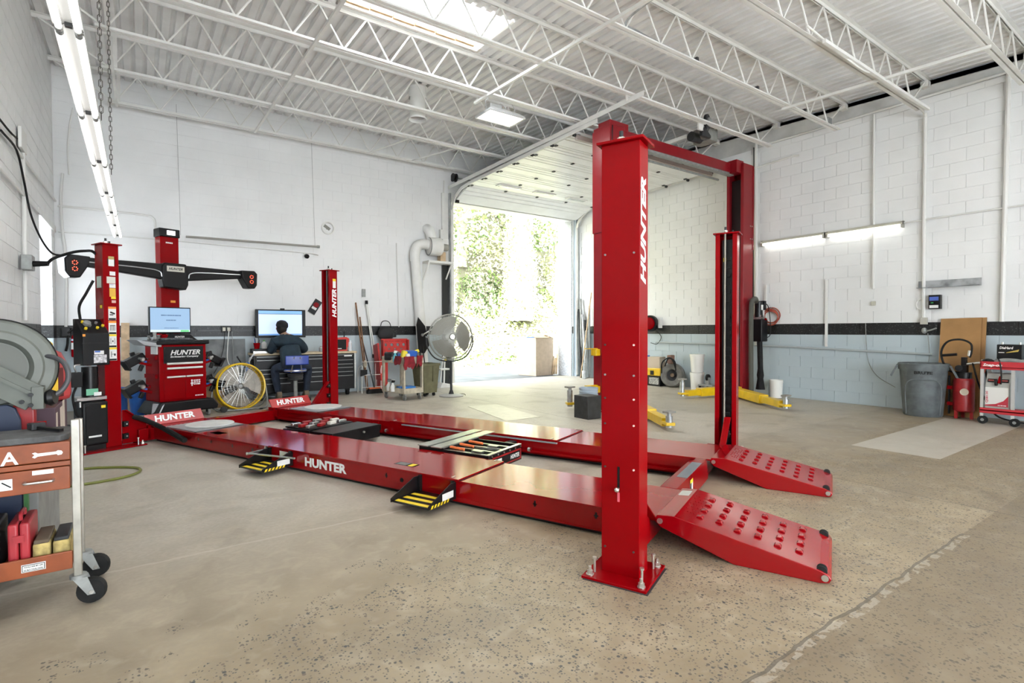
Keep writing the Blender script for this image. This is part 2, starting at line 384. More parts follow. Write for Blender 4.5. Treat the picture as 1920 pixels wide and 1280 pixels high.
def screen(p):
    d = Vector(p)-Vector((0, 0, CAMH)); f = Vector((math.sin(YAW), math.cos(YAW), 0)); w = d.dot(f)
    if w < .3: return None
    return 960+FPX*d.dot(Vector((math.cos(YAW), -math.sin(YAW), 0)))/w, 619-FPX*d.z/w, w
def block_wall(parent, axis, fixed, a0, a1, z1, holes, sign):
    """running-bond blocks; axis is the coordinate along the wall, sign the side the wall faces"""
    BL, BH, JT, T = .4064, .2032, .009, .018; cells = []
    for r in range(int(z1/BH+.999)):
        zc0, zc1 = r*BH, min((r+1)*BH, z1); t = a1 - (BL/2 if r % 2 else 0) - BL*60
        while t < a1:
            s0, s1 = max(t, a0), min(t+BL, a1); t += BL
            if s1-s0 < .03: continue
            segs = [(s0, s1)]
            for h0, h1, g0, g1 in holes:
                if zc1 > g0+.02 and zc0 < g1-.02:
                    new = []
                    for p, q in segs:
                        if q <= h0 or p >= h1: new.append((p, q))
                        else:
                            if p < h0: new.append((p, h0))
                            if q > h1: new.append((h1, q))
                    segs = new
            cells += [(p, q, zc0, zc1) for p, q in segs if q-p > .03]
    def size(c):
        m = (c[0]+c[1])/2; zc = (c[2]+c[3])/2
        s = screen((m, fixed, zc) if axis == 'x' else (fixed, m, zc))
        e = screen((c[1], fixed, zc) if axis == 'x' else (fixed, c[1], zc))
        if s is None or e is None or not (-30 < s[0] < 1950 and -30 < s[1] < 1310): return 0
        return abs(e[0]-s[0])*(c[3]-c[2])*FPX/s[2]
    cells.sort(key=size, reverse=True); cache = {}; rest = MB()
    for i, (p, q, z0_, z1_) in enumerate(cells):
        w, h = (q-p-JT)/2, (z1_-z0_-JT)/2; m, zc = (p+q)/2, (z0_+z1_)/2; jit = random.uniform(-.0006, .0006)
        if i < 300:
            k = (round(w, 3), round(h, 3))
            if k not in cache:
                mb = MB()
                if axis == 'x': mb.box(-w, w, -T/2, T/2, -h, h)
                else: mb.box(-T/2, T/2, -w, w, -h, h)
                cache[k] = mesh_from('block', mb, PAINT, smooth=False)
            o = bpy.data.objects.new('block', cache[k]); link(o, parent); d = fixed - sign*T/2 + jit
            o.location = (m, d, zc) if axis == 'x' else (d, m, zc)
        else:
            d0, d1 = sorted((fixed, fixed - sign*T))
            if axis == 'x': rest.box(m-w, m+w, d0, d1, zc-h, zc+h)
            else: rest.box(d0, d1, m-w, m+w, zc-h, zc+h)
    o = obj('block_field', rest, PAINT, parent, smooth=False, kind='stuff')
block_wall(wall_back, 'x', YB, XL, XR, 5.62, [(DX0, DX1, 0, DZ)], -1)
block_wall(wall_right, 'y', XR, 1.2, YB, RTOP, [], -1)
block_wall(wall_left, 'y', XL, 3.4, YB, 5.62, [(WY0, WY1, WZ0, WZ1)], 1)

# ceiling: trapezoidal steel deck with the skylight opening left out
SKX0, SKX1, SKY0, SKY1 = 2.135, 4.116, 5.77, 6.735
def deck():
    mb = MB(); P = .1524; x = XL-.25; n = int((XR+.35-x)/P)
    prof = [(0, 0), (.086, 0), (.104, .038), (.134, .038), (P, 0)]
    for i in range(n):
        x0 = x+i*P
        spans = [(YF-.3, YB+.34)]
        if SKX0 < x0+P/2 < SKX1: spans = [(YF-.3, SKY0), (SKY1, YB+.34)]
        for a, b in spans:
            vs = [(x0+px, a, zd(a)+pz) for px, pz in prof] + [(x0+px, b, zd(b)+pz) for px, pz in prof]
            mb.add(vs, [(k, k+1, 6+k, 5+k) for k in range(4)])
    return structure('ceiling', mb, mat('deck_paint', (.82, .815, .80), .5, noise=.10, nscale=1.6))
ceiling = deck()
# roof slab over the deck keeps the sky out
def slab():
    mb = MB(); e = .05
    g = .03
    for x0, x1, y0, y1 in ((XL-.3, SKX0-g, YF-.3, YB+.34), (SKX1+g, XR+.45, YF-.3, YB+.34), (SKX0-g, SKX1+g, YF-.3, SKY0-g), (SKX0-g, SKX1+g, SKY1+g, YB+.34)):
        mb.add([(x, y, zd(y)+z) for z in (e, e+.12) for x, y in ((x0, y0), (x1, y0), (x1, y1), (x0, y1))], [(3,2,1,0),(4,5,6,7),(0,1,5,4),(1,2,6,5),(2,3,7,6),(3,0,4,7)])
    o = obj('insulation', mb, mat('roof_board', (.3, .22, .13), .8), ceiling, smooth=False)
slab()
# skylight: wooden curb, metal frame and a frosted pane
def skylight():
    mb = MB(); z0, z1 = zd(6.2)+.02, zd(6.2)+.42; t = .04
    mb.box(SKX0-t, SKX1+t, SKY0-t, SKY0, z0, z1); mb.box(SKX0-t, SKX1+t, SKY1, SKY1+t, z0, z1)
    mb.box(SKX0-t, SKX0, SKY0, SKY1, z0, z1); mb.box(SKX1, SKX1+t, SKY0, SKY1, z0, z1)
    w = structure('window_1', mb, mat('skylight_curb', (.74, .70, .62), .6, noise=.1))
    m = bpy.data.materials.new('frosted_acrylic'); m.use_nodes = True; nt = m.node_tree
    for n in list(nt.nodes):
        if n.type == 'BSDF_PRINCIPLED': nt.nodes.remove(n)
    tr = nt.nodes.new('ShaderNodeBsdfTranslucent'); tr.inputs[0].default_value = (.90, .92, .95, 1)
    nt.links.new(tr.outputs[0], nt.nodes['Material Output'].inputs[0])
    obj('pane', MB().box(SKX0-t, SKX1+t, SKY0-t, SKY1+t, z1, z1+.006), m, w)
    f = MB()
    for i in range(1, 3): x = SKX0+(SKX1-SKX0)*i/3; f.box(x-.02, x+.02, SKY0, SKY1, z1-.04, z1)
    obj('glazing_bar', MB().box(SKX0+.63, SKX0+.67, SKY0, SKY1, z1-.04, z1-.002), JOISTM, w); obj('glazing_bar', MB().box(SKX0+1.27, SKX0+1.31, SKY0, SKY1, z1-.04, z1-.002), JOISTM, w)
    for i in range(6):
        x = SKX0+.05+i*.315; obj('lumber_strip', MB().box(x, x+.3, SKY1-.035, SKY1-.002, zd(6.7)+.035+.01*(i % 2), zd(6.7)+.085), mat('rough_lumber', (.55, .36, .19), .7, noise=.3, nscale=9), w)
skylight()
# bar joists
NODE = .62; X0J = -.289
def joist():
    t = thing('bar_joist', 'x', 'joist', (4.6, 0, 0), off=(4.6, 0, 0), group='white bar joists under the roof deck')
    def angles(x0, x1, z, flip):
        mb = MB(); s = -1 if flip else 1
        for sy in (-1, 1):
            a = .009*sy; b = .056*sy
            mb.prism([(a, z), (b, z), (b, z+.006*s), (a+.006*sy, z+.006*s), (a+.006*sy, z+.05*s), (a, z+.05*s)], 'x', x0, x1)
        return mb
    obj('bottom_chord', angles(X0J-.1, 10.02, 0, False), JOISTM, t, smooth=False)
    obj('top_chord', angles(XL, XR+.14, .537, True), JOISTM, t, smooth=False)
    rod = {}
    for s in (-1, 1):
        mb = MB().tube([(-s*NODE/4, 0, .03), (s*NODE/4, 0, .51)], .0125, 6)
        rod[s] = mesh_from('web_rod', mb, JOISTM)
    def put(x, s):
        o = bpy.data.objects.new('web_rod', rod[s]); link(o, t); o.location = (x-4.6, 0, 0)
    n = int((10.0-X0J)/NODE)
    for i in range(n+1):
        x = X0J+i*NODE
        if i < n: put(x+NODE/4, 1); put(x+NODE*.75, -1)
    obj('end_rod', MB().tube([(X0J, 0, .03), (XL+.06, 0, .5)], .014, 6), JOISTM, t)
    obj('end_rod', MB().tube([(X0J+n*NODE, 0, .03), (XR-.05, 0, .5)], .014, 6), JOISTM, t)
    obj('bearing_seat', MB().box(XR-.1, XR+.13, -.05, .05, .40, .487), JOISTM, t)
    return t
JY = [10.98, 9.45, 8.09, 6.85, 5.535, 4.327, 3.136, 1.94, .74, -.46, -1.66, -2.86]
names = ['closest to the back wall', 'second from the back wall', 'third from the back wall', 'fourth from the back wall, behind the skylight', 'fifth from the back wall, in front of the skylight',
 'sixth from the back wall, carrying a dark conduit', 'seventh from the back wall', 'eighth from the back wall', 'ninth from the back wall', 'tenth from the back wall', 'eleventh from the back wall', 'twelfth from the back wall']
j0 = joist()
for i, y in enumerate(JY[:8]):
    o = j0 if i == 0 else copy_tree(j0)
    o.location = (4.6, y, zb(y)); o['label'] = 'white painted steel bar joist, ' + names[i]
# bridging lines, conduit and struts between the joists
def bridging(x, y0, y1, top, label):
    mb = MB(); dz = .44 if top else .012
    mb.prism([(x-.018, 0), (x+.018, 0), (x+.018, .005), (x-.013, .005), (x-.013, .036), (x-.018, .036)], 'y', y0, y1)
    mb.v = [(a, b, c+zb(b)+dz-(0 if top else .05)) for a, b, c in mb.v]
    return single('bridging_bar', mb, JOISTM, label, 'bar', group='bridging bars across the joists')
bridging(1.82, 4.3, 11.0, False, 'white bridging angle crossing the joists left of the skylight')
bridging(4.36, 2, 7.2, False, 'white bridging angle crossing the joists right of the skylight')
bridging(8.3, 1.9, 4.4, False, 'white bridging angle crossing the joists near the top right corner')
bridging(-.26, 6.8, 11.0, False, 'white bridging angle along the joist ends by the left wall')
mb = MB()
for y0, y1 in ((9.45, 10.98),):
    mb.bar((4.28, y0, zb(y0)-.02), (4.0, y1, zb(y1)+.0), .05, .012)
single('diagonal_strut', mb, JOISTM, 'flat white diagonal strut beside the back wall joist', 'strut')
single('diagonal_strut', MB().bar((5.3, 9.45, zb(9.45)), (5.0, 10.98, zb(10.98)+.02), .02, .02), JOISTM, 'thin white diagonal strut near the overhead door track', 'strut')
for y0, y1, w in ((9.45, 10.98, 0), (8.09, 9.45, 1)):
    single('vertical_strut', MB().bar((-.235, y1, zb(y1)+.05), (-.235, y1, zb(y1)+.53), .05, .05), JOISTM, ['white post at the left end of the joist closest to the back wall', 'white post at the left end of the second joist'][w], 'strut')
ty = 4.36
mb = MB().tube(curve([(4.55, ty-.9, zb(ty)+.1), (4.62, ty-.12, zb(ty)+.08), (4.9, ty-.03, zb(ty)+.07), (6, ty, zb(ty)+.075), (9.6, ty, zb(ty)+.075)]), .013, 8)
t = thing('joist_conduit', 'grey steel conduit along the sixth ceiling joist, clamped in two places', 'conduit', (7, ty, zb(ty)), off=(7, ty, zb(ty)))
obj('pipe', mb, GALV, t)
for x in (6.05, 7.5, 8.9): obj('clamp', MB().box(x-.02, x+.02, ty-.03, ty+.03, zb(ty)+.04, zb(ty)+.11), DGREY, t)
obj('junction_box', MB().box(9.62, 9.76, ty-.05, ty+.05, zb(ty)+.02, zb(ty)+.14), GALV, t, bev=.004)
mb = MB().box(6.6, 9.95, 2.99, 3.03, zb(3)-.06, zb(3)-.02)
single('strut_channel', mb, JOISTM, 'white strut channel under the seventh joist above the right wall', 'strut')
mb = MB().tube(curve([(6.2, 3.02, zb(3)+.02), (7, 3.04, zb(3)-.02), (7.6, 3.0, zb(3)-.10), (8.2, 3.04, zb(3)+.0), (9.6, 3.05, zb(3)+.01)]), .012, 8)
single('loose_cable', mb, JOISTM, 'white painted cable drooping along the strut channel', 'cable')
# ------------------------------------------------------------------ overhead door, windows, outdoors
DOORM = mat('door_skin', (.80, .81, .80), .35, noise=.05, nscale=3)
def overhead_door():
    x0, x1 = 6.2, 10.08
    d = thing('door_1', None, None, (8.15, 9, 4.6), kind='structure', off=(8.15, 9, 4.6))
    # centre line of the door leaf from its inner edge, along the tracks and down round the bend
    path = [(6.86, 4.70), (9.9, 4.66), (10.35, 4.655), (10.75, 4.62), (11.02, 4.50), (11.17, 4.33), (11.2, 4.2)]
    L = [0]
    for a, b in zip(path, path[1:]): L.append(L[-1]+math.hypot(b[0]-a[0], b[1]-a[1]))
    def pos(s):
        s = max(0, min(L[-1], s))
        for i in range(len(path)-1):
            if s <= L[i+1]: k = (s-L[i])/(L[i+1]-L[i]); return (path[i][0]+(path[i+1][0]-path[i][0])*k, path[i][1]+(path[i+1][1]-path[i][1])*k)
    S = .60; n = 7; k = 0
    for i in range(n):
        a, b = pos(i*S+.006), pos((i+1)*S-.006) if i < n-1 else (11.19, 4.40)
        dy, dz = b[0]-a[0], b[1]-a[1]; l = math.hypot(dy, dz); ty, tz = dy/l, dz/l; ny, nz = -tz, ty     # normal points up / out
        if nz < 0: ny, nz = -ny, -nz
        prof = []
        # ribbed underside: shallow grooves along the section
        for q, h in ((0, 0), (.10, 0), (.115, .012), (.135, .012), (.15, 0), (.30, 0), (.315, .012), (.335, .012), (.35, 0), (.50, 0), (.515, .012), (.535, .012), (.55, 0), (1, 0)):
            s = q*l; prof.append((a[0]+ty*s+ny*h, a[1]+tz*s+nz*h))
        prof += [(b[0]+ny*.045, b[1]+nz*.045), (a[0]+ny*.045, a[1]+nz*.045)]
        sec = obj('door_section', MB().prism(prof, 'x', x0, x1), DOORM, d, smooth=False)
        for x in (x0+.06, x0+1.0, x0+1.95, x0+2.9, x1-.06):
            obj('hinge', MB().obox((x, a[0]+ty*.02-ny*.012, a[1]+tz*.02-nz*.010), (.05, .07, .016)), DGREY, sec)
        if i == 5:
            for x in (7.05, 8.1, 9.15, ):
                w = obj('door_window', MB().obox((x, (a[0]+b[0])/2-.03, (a[1]+b[1])/2-.008), (.62, .17, .03)), WHITE, sec)
                obj('pane', MB().obox((x, (a[0]+b[0])/2-.03, (a[1]+b[1])/2-.024), (.54, .11, .012)), mat('dusty_pane', (.75, .78, .78), .15, trans=.3), sec)
        if i == 0:
            obj('door_strut', MB().box(x0, x1, 6.84, 6.9, 4.60, 4.68), mat('primer_strut', (.45, .40, .37), .5), sec)
        for x in (x0-.03, x1+.03):
            obj('roller', MB().cyl((x-.02, a[0]+.02, a[1]-.02), (x+.02, a[0]+.02, a[1]-.02), .03, n=12), DGREY, sec)
    # tracks
    def track(x, sgn, nm):
        mb = MB(); w = .05
        pts = [(x, 6.3, 4.73)] + [(x, y, z) for y, z in path[1:]] + [(x, 11.2, 0.05)]
        for p, q in zip(pts, pts[1:]): mb.bar(p, q, .022, .07, up=(sgn, 0, 0) if abs(p[1]-q[1]) < .02 else (0, 0, 1))
        return mb
    obj('track', track(6.14, 1, 0), JOISTM, d); obj('track', track(10.14, -1, 0), JOISTM, d)
    obj('track_angle', MB().bar((6.11, 5.3, 4.80), (6.11, 11.33, 4.75), .012, .075).bar((6.13, 5.3, 4.835), (6.13, 11.33, 4.785), .05, .008), JOISTM, d)
    obj('track_angle', MB().bar((10.17, 6.3, 4.78), (10.17, 11.3, 4.75), .012, .075), JOISTM, d)
    for x in (6.03, 6.16): obj('hanger', MB().bar((x, 5.56, zb(5.5)), (6.11, 5.62, 4.8), .035, .006), JOISTM, d)
    obj('hanger', MB().bar((10.17, 6.9, zb(6.85)), (10.17, 6.9, 4.8), .035, .006), JOISTM, d)
    obj('spring_shaft', MB().cyl((6.3, 11.28, 5.0), (10.1, 11.28, 5.0), .016).cyl((7.6, 11.28, 5.0), (8.7, 11.28, 5.0), .045, n=16), GREY, d)
    obj('cable_drum', MB().lathe([(.03, 0), (.1, 0), (.1, .02), (.07, .03), (.07, .07), (.1, .08), (.1, .1), (.03, .1)], (6.2, 11.28, 5.0), (1, 0, 0), n=20), DGREY, d)
    obj('bottom_bracket', MB().box(6.2, 6.28, 11.1, 11.16, 4.36, 4.5), BLACKM, d)
    # steel jambs and the rough stone reveal of the opening
    DARKJ = mat('dark_jamb', (.03, .032, .03), .5)
    obj('jamb', MB().box(5.93, 6.10, 11.30, 11.36, 0, 2.9), DARKJ, d); obj('jamb', MB().box(5.93, 6.10, 11.30, 11.36, 2.9, 4.6), WHITE, d); obj('jamb', MB().box(6.09, 6.13, 11.22, 11.5, 0, 4.6), GALV, d)
    obj('jamb', MB().box(10.16, 10.24, 11.26, 11.36, 0, 4.45), mat('blue_grey_jamb', (.34, .40, .46), .4), d)
    obj('reveal', MB().box(10.10, 10.14, 11.40, 11.98, 0, 4.42), mat('rough_stone', (.55, .57, .6), .85, noise=.25, nscale=30, bump=.4, bscale=40), d)
    obj('reveal', MB().box(6.09, 6.12, 11.5, 11.7, 0, 4.42), WHITE, d)
    obj('weather_cord', MB().tube(curve([(10.05, 11.3, 4.4), (10.07, 11.32, 3.4), (10.12, 11.34, 2.4), (10.13, 11.34, .2)]), .008, 6), GREY, d)
    return d
overhead_door()
# opener motor hung from the joists
def opener():
    t = thing('door_opener', 'grey belt driven overhead door opener hung from the joists', 'door opener', (8.2, 5.75, 4.7), off=(8.2, 5.75, 4.7))
    OM = mat('opener_grey', (.23, .23, .215), .55, noise=.2)
    obj('housing', MB().box(8.32, 8.55, 5.70, 6.05, 4.69, 4.95), OM, t, bev=.01)
    obj('pulley', MB().lathe([(.02, 0), (.12, 0), (.125, .012), (.11, .02), (.125, .03), (.12, .045), (.02, .045)], (8.08, 5.62, 4.92), (.3, -1, 0), n=28), DGREY, t)
    obj('pulley_hub', MB().lathe([(.0, 0), (.055, 0), (.055, .03), (.02, .06), (.0, .06)], (8.08, 5.57, 4.92), (.3, -1, 0), n=18), GREY, t)
    obj('motor', MB().cyl((8.05, 5.9, 4.75), (8.3, 5.9, 4.75), .085, n=18), DGREY, t)
    obj('gear_case', MB().cyl((8.26, 5.65, 4.78), (8.26, 5.95, 4.78), .07, n=16), OM, t)
    obj('mount_plate', MB().box(7.86, 7.99, 5.6, 5.63, 4.74, 4.92), JOISTM, t)
    for x in (7.9, 8.45): obj('hanger', MB().bar((x, 5.7, 4.9), (x, 5.55, zb(5.5)+.05), .03, .006), JOISTM, t)
    obj('bracket', MB().prism([(7.95, 4.66), (8.2, 4.66), (8.2, 4.7), (8.05, 4.8), (7.98, 4.8)], 'y', 5.6, 5.66), DGREY, t)
    obj('rail', MB().bar((8.15, 6.05, 4.82), (8.15, 11.2, 4.86), .04, .06), JOISTM, t)
opener()
# window in the left wall
def dimmed_pane():  # skylight acrylic dimmed so the window throws less light on the corner
    m = bpy.data.materials['frosted_acrylic'].copy(); m.name = 'dimmed_frosted_glass'
    m.node_tree.nodes['Translucent BSDF'].inputs[0].default_value = (.5, .51, .52, 1); return m
def window_left():
    w = thing('window_2', None, None, (XL, WY0, WZ0), kind='structure', off=(XL, WY0, WZ0))
    f = MB(); x0, x1 = XL-.26, XL-.20
    for a in ((WY0, WY0+.05, WZ0, WZ1), (WY1-.05, WY1, WZ0, WZ1), (WY0, WY1, WZ0, WZ0+.05), (WY0, WY1, WZ1-.05, WZ1)): f.box(x0, x1, *a)
    obj('frame', f, WHITE, w, smooth=False)
    obj('pane', MB().box(XL-.235, XL-.225, WY0, WY1, WZ0, WZ1), dimmed_pane(), w)
    obj('sill', MB().box(XL-.3, XL+.03, WY0-.03, WY1+.03, WZ0-.03, WZ0), WHITE, w)
    obj('lintel', MB().box(XL-.02, XL+.02, WY0-.1, YB-.02, WZ1, WZ1+.10), WHITE, w)
window_left()

# outdoors
GROUND = mat('pale_gravel_drive', (.115, .122, .13), .9, noise=.25, nscale=2, bump=.3, bscale=20)
def terrain():
    gx = [x*.8-22 for x in range(0, 75)]; gy = [YB+.32+i*.6 for i in range(60)]
    rnd = random.Random(3); ph = [rnd.uniform(0, 6) for _ in range(6)]
    def h(x, y):
        edge = 16.4-.10*(x-8) + .5*math.sin(x*.7+ph[0])
        r = max(0, y-edge)
        return min(11, .95*r**1.25) + (.25*math.sin(x*1.3+ph[1])*math.sin(y*1.1+ph[2]) if r > .3 else 0) - .03
    return gx, gy, h
gx, gy, hh = terrain()
mb = MB(); n = len(gx)
mb.add([(x, y, hh(x, y)) for y in gy for x in gx], [(j*n+i, j*n+i+1, (j+1)*n+i+1, (j+1)*n+i) for j in range(len(gy)-1) for i in range(n-1)])
single('hillside', mb, mat('hillside_soil', (.2, .19, .12), .95, noise=.4, nscale=1.5), 'sunlit bank rising behind the drive outside the open door', 'hill', kind='structure')
structure('ground', MB().box(-25, 40, YB+.3, 17.6, -.3, -.005), GROUND)
LEAF = [mat('leaf_bright', (.42, .46, .22), .5), mat('leaf_mid', (.20, .30, .08), .5), mat('leaf_pale', (.62, .62, .50), .5), mat('leaf_dark', (.06, .10, .03), .55)]
for m in LEAF:
    m.node_tree.nodes['Principled BSDF'].inputs['Transmission Weight'].default_value = 0
def leaf(mb, p, s, rnd):
    a = Vector((rnd.gauss(0, 1), rnd.gauss(0, 1)-.6, rnd.gauss(0, 1)+.5)).normalized(); r = a.orthogonal().normalized(); q = a.cross(r)
    t = rnd.uniform(0, 6.28); r, q = r*math.cos(t)+q*math.sin(t), q*math.cos(t)-r*math.sin(t); p = Vector(p)
    mb.add([p-r*s, p+q*s*.5, p+r*s, p-q*s*.5], [(0, 1, 2, 3)])
def ivy():
    rnd = random.Random(5); mb = MB()
    for _ in range(26000):
        x = rnd.uniform(5, 23); y = 15.9 + abs(rnd.gauss(0, 3.2)); z = hh(x, y)
        if y < 16.5-.10*(x-8) and rnd.random() < .8: continue
        clump = math.sin(x*2.1)+math.sin(y*2.7+x)+math.sin(x*.9-y*1.7)
        mb.mi(0 if clump > .8 else 2 if clump > -.6 else 1 if clump > -1.5 else 3)
        leaf(mb, (x, y, z+rnd.uniform(.02, .32)), rnd.uniform(.04, .10), rnd)
    o = single('ground_ivy', mb, LEAF, 'sunlit ivy and weeds covering the bank outside the door', 'ivy', kind='stuff', smooth=False)
ivy()
def tree(x, y, H, label, seed, R0, crown, ivy_n, spread=1.6):
    rnd = random.Random(seed); t = thing('tree', label, 'tree', (x, y, hh(x, y)-.1), group='trees on the bank', off=(0, 0, 0))
    pts = [(0, 0, 0), (.05, .03, H*.3), (-.06, .08, H*.6), (.03, 0, H)]
    trunk = obj('trunk', MB().tube(curve(pts), [R0*(1-.6*i/18) for i in range(19)], 10), mat('pale_bark', (.42, .37, .28), .9, noise=.35, nscale=6, bump=.4, bscale=12), t)
    mb = MB()
    for k in range(7):
        a = rnd.uniform(0, 6.28); z = H*rnd.uniform(.45, .95); l = spread*rnd.uniform(.6, 1.1)
        mb.tube(curve([(0, 0, z), (math.cos(a)*l*.5, math.sin(a)*l*.5, z+.4), (math.cos(a)*l, math.sin(a)*l, z+.6)]), .05, 6)
    obj('branches', mb, bpy.data.materials['pale_bark'], t)
    mb = MB()
    for _ in range(crown):
        a = rnd.uniform(0, 6.28); rr = spread*1.3*math.sqrt(rnd.random()); z = H*.35+(H*.85)*rnd.random()
        mb.mi(rnd.choice((0, 1, 1, 2, 3))); leaf(mb, (math.cos(a)*rr, math.sin(a)*rr, z), rnd.uniform(.05, .13), rnd)
    for _ in range(ivy_n):
        a = rnd.uniform(0, 6.28); z = H*rnd.random(); rr = R0*(1-.5*z/H)+abs(rnd.gauss(0, .10))
        mb.mi(rnd.choice((0, 2, 2, 2, 1))); leaf(mb, (math.cos(a)*rr, math.sin(a)*rr, z), rnd.uniform(.04, .09), rnd)
    obj('foliage', mb, LEAF, t, smooth=False, kind='stuff')
tree(12.5, 17.2, 8.5, 'broad trunk thickly wrapped in pale ivy in the middle of the open door', 11, .55, 900, 6500, 1.6)
tree(9.8, 18.2, 8, 'ivy covered tree behind the pedestal fan outside the door', 12, .22, 3600, 1500, 1.5)
tree(14.6, 17.4, 7.5, 'leafy green tree at the right side of the door opening', 13, .18, 4200, 800, 1.7)
tree(11.0, 19.3, 9, 'darker tree standing between the two ivy covered trunks', 14, .25, 4200, 500, 1.8)
tree(16.6, 19.0, 9, 'tall leafy tree farthest right on the bank', 15, .25, 3600, 400, 2.0)
mb = MB().box(14.4, 18.5, 17.0, 17.25, -.1, 2.5)
single('retaining_wall', mb, mat('pale_concrete', (.5, .48, .42), .85, noise=.25, nscale=4), 'pale concrete retaining wall at the foot of the bank, right of the ivy trunk', 'wall', bev=.02)
def ext_box():
    t = thing('cardboard_carton', 'large open cardboard carton standing on the drive outside the door', 'box', (9.55, 12.35, 0), math.radians(8))
    c = mat('pale_cardboard', (.55, .44, .33), .8, noise=.08); s, h = .36, 1.1
    b = MB()
    for a in ((-s, s, -s, -s+.01, 0, h), (-s, s, s-.01, s, 0, h), (-s, -s+.01, -s, s, 0, h), (s-.01, s, -s, s, 0, h), (-s, s, -s, s, 0, .01)): b.box(*a)
    obj('body', b, c, t, smooth=False)
    obj('flap', MB().obox((-.1, -s+.12, h+.05), (.6, .3, .008), rx=.35), CARD, t); obj('flap', MB().obox((s-.1, .0, h+.03), (.3, .6, .008), ry=.25), CARD, t)
    obj('contents', MB().box(-.2, .2, -.2, .2, 0.9, h+.02), BLUE, t)
ext_box()
for i, (dx, l) in enumerate(((.0, .55), (.07, .5), (.15, .62))):
    single('timber_offcut', MB().bar((9.9+dx, 12.02, .02), (9.98+dx, 12.05, l), .05, .025), WOOD, ['short timber offcut leaning nearest the cardboard carton', 'middle of three timber offcuts leaning at the door reveal', 'longest timber offcut leaning at the door reveal'][i], 'timber', group='timber offcuts by the door')
# ------------------------------------------------------------------ four-post alignment lift
LT = math.radians(23.5); LU, LV = 4.31, 4.0
def lw(u, v, z=0): return Vector((u*math.cos(LT)-v*math.sin(LT), u*math.sin(LT)+v*math.cos(LT), z))
lift = thing('four_post_lift', 'large glossy red four-post alignment lift with two long runways and ramps', 'car lift', lw(LU, LV), LT, off=(LU, LV, 0))
INNER = mat('column_inside', (.025, .012, .012), .5)
BOLT = mat('zinc_bolt', (.66, .65, .6), .3, .9)
HT = 2.30
def channel(u0, u1, v0, v1, z0, z1, op):
    """C-section column, open towards +u (op=1) or -u (op=-1)"""
    t, l = .007, .045
    if op > 0: p = [(u0,v0),(u1,v0),(u1,v0+l),(u1-t,v0+l),(u1-t,v0+t),(u0+t,v0+t),(u0+t,v1-t),(u1-t,v1-t),(u1-t,v1-l),(u1,v1-l),(u1,v1),(u0,v1)]
    else: p = [(u1,v0),(u0,v0),(u0,v0+l),(u0+t,v0+l),(u0+t,v0+t),(u1-t,v0+t),(u1-t,v1-t),(u0+t,v1-t),(u0+t,v1-l),(u0,v1-l),(u0,v1),(u1,v1)]
    return MB().prism(p, 'z', z0, z1)
def column(u0, u1, v0, v1, op, desc, plate):
    c = obj('column', channel(u0, u1, v0, v1, .012, HT, op), RED, lift, bev=.004, label=desc)
    obj('cap_plate', MB().box(u0-.025, u1+.03, v0-.025, v1+.02, HT, HT+.014), RED, c, bev=.002)
    pu0, pu1, pv0, pv1 = plate
    bp = obj('base_plate', MB().box(pu0, pu1, pv0, pv1, 0, .014), RED, c, bev=.002)
    obj('shim', MB().box(pu0-.012, pu1-.012, pv0-.012, pv1-.012, 0, .002), DGREY, c)
    um, vm = (u0+u1)/2, (v0+v1)/2
    lad = MB()
    for i in range(22): lad.box(um-.02, um+.02, vm-.035, vm+.035, .25+i*.085, .25+i*.085+.035)
    lad.box(um-.006, um+.006, vm-.05, vm+.05, .06, HT-.05)
    obj('lock_ladder', lad, BLACKM, c, smooth=False)
    obj('lift_cable', MB().cyl((um+op*.035, vm+.02, .35), (um+op*.035, vm+.02, HT+.02), .008, n=8), GREY, c)
    st = obj('threaded_stud', MB().cyl((um, vm+.02, HT+.014), (um, vm+.02, HT+.085), .011, n=10), DGREY, c)
    obj('stud_nut', MB().cyl((um, vm+.02, HT+.014), (um, vm+.02, HT+.05), .022, n=6), BOLT, c)
    obj('cap_screw', MB().cyl((um+.01, vm-.05, HT+.014), (um+.01, vm-.05, HT+.045), .010, n=8), BLACKM, c)
    e = .035
    for a, b in ((pu0+e, pv0+e), (pu1-e, pv0+e), (pu1-e, pv1-e), (pu0+e, pv1-e)):
        obj('anchor_bolt', MB().cyl((a, b, .014), (a, b, .019), .021, n=16).cyl((a, b, .019), (a, b, .037), .016, n=6).cyl((a, b, .037), (a, b, .058), .009, n=8), BOLT, c)
        s = .045 if a > um else -.045
        obj('levelling_bolt', MB().cyl((a-s*.9, b+(.01 if b < vm else -.01), .014), (a-s*.9, b+(.01 if b < vm else -.01), .085), .007, n=8).cyl((a-s*.9, b+(.01 if b < vm else -.01), .085), (a-s*.9, b+(.01 if b < vm else -.01), .095), .012, n=8), BOLT, c)
    return c
cA = column(2.68, 2.82, .86, 1.07, 1, 'tall red column nearest the camera with white lettering on its side', (2.57, 2.92, .79, 1.14))
cB = column(5.80, 5.95, .85, 1.06, -1, 'red column at the far ramp with open cable channel', (5.72, 6.05, .77, 1.13))
cC = column(2.68, 2.835, 7.0, 7.2, 1, 'red column covered in warning labels beside the black control box', (2.36, 3.02, 6.82, 7.3))
cD = column(5.80, 5.95, 7.0, 7.2, -1, 'red column with white lettering in front of the drawer bench', (5.72, 6.05, 6.92, 7.28))
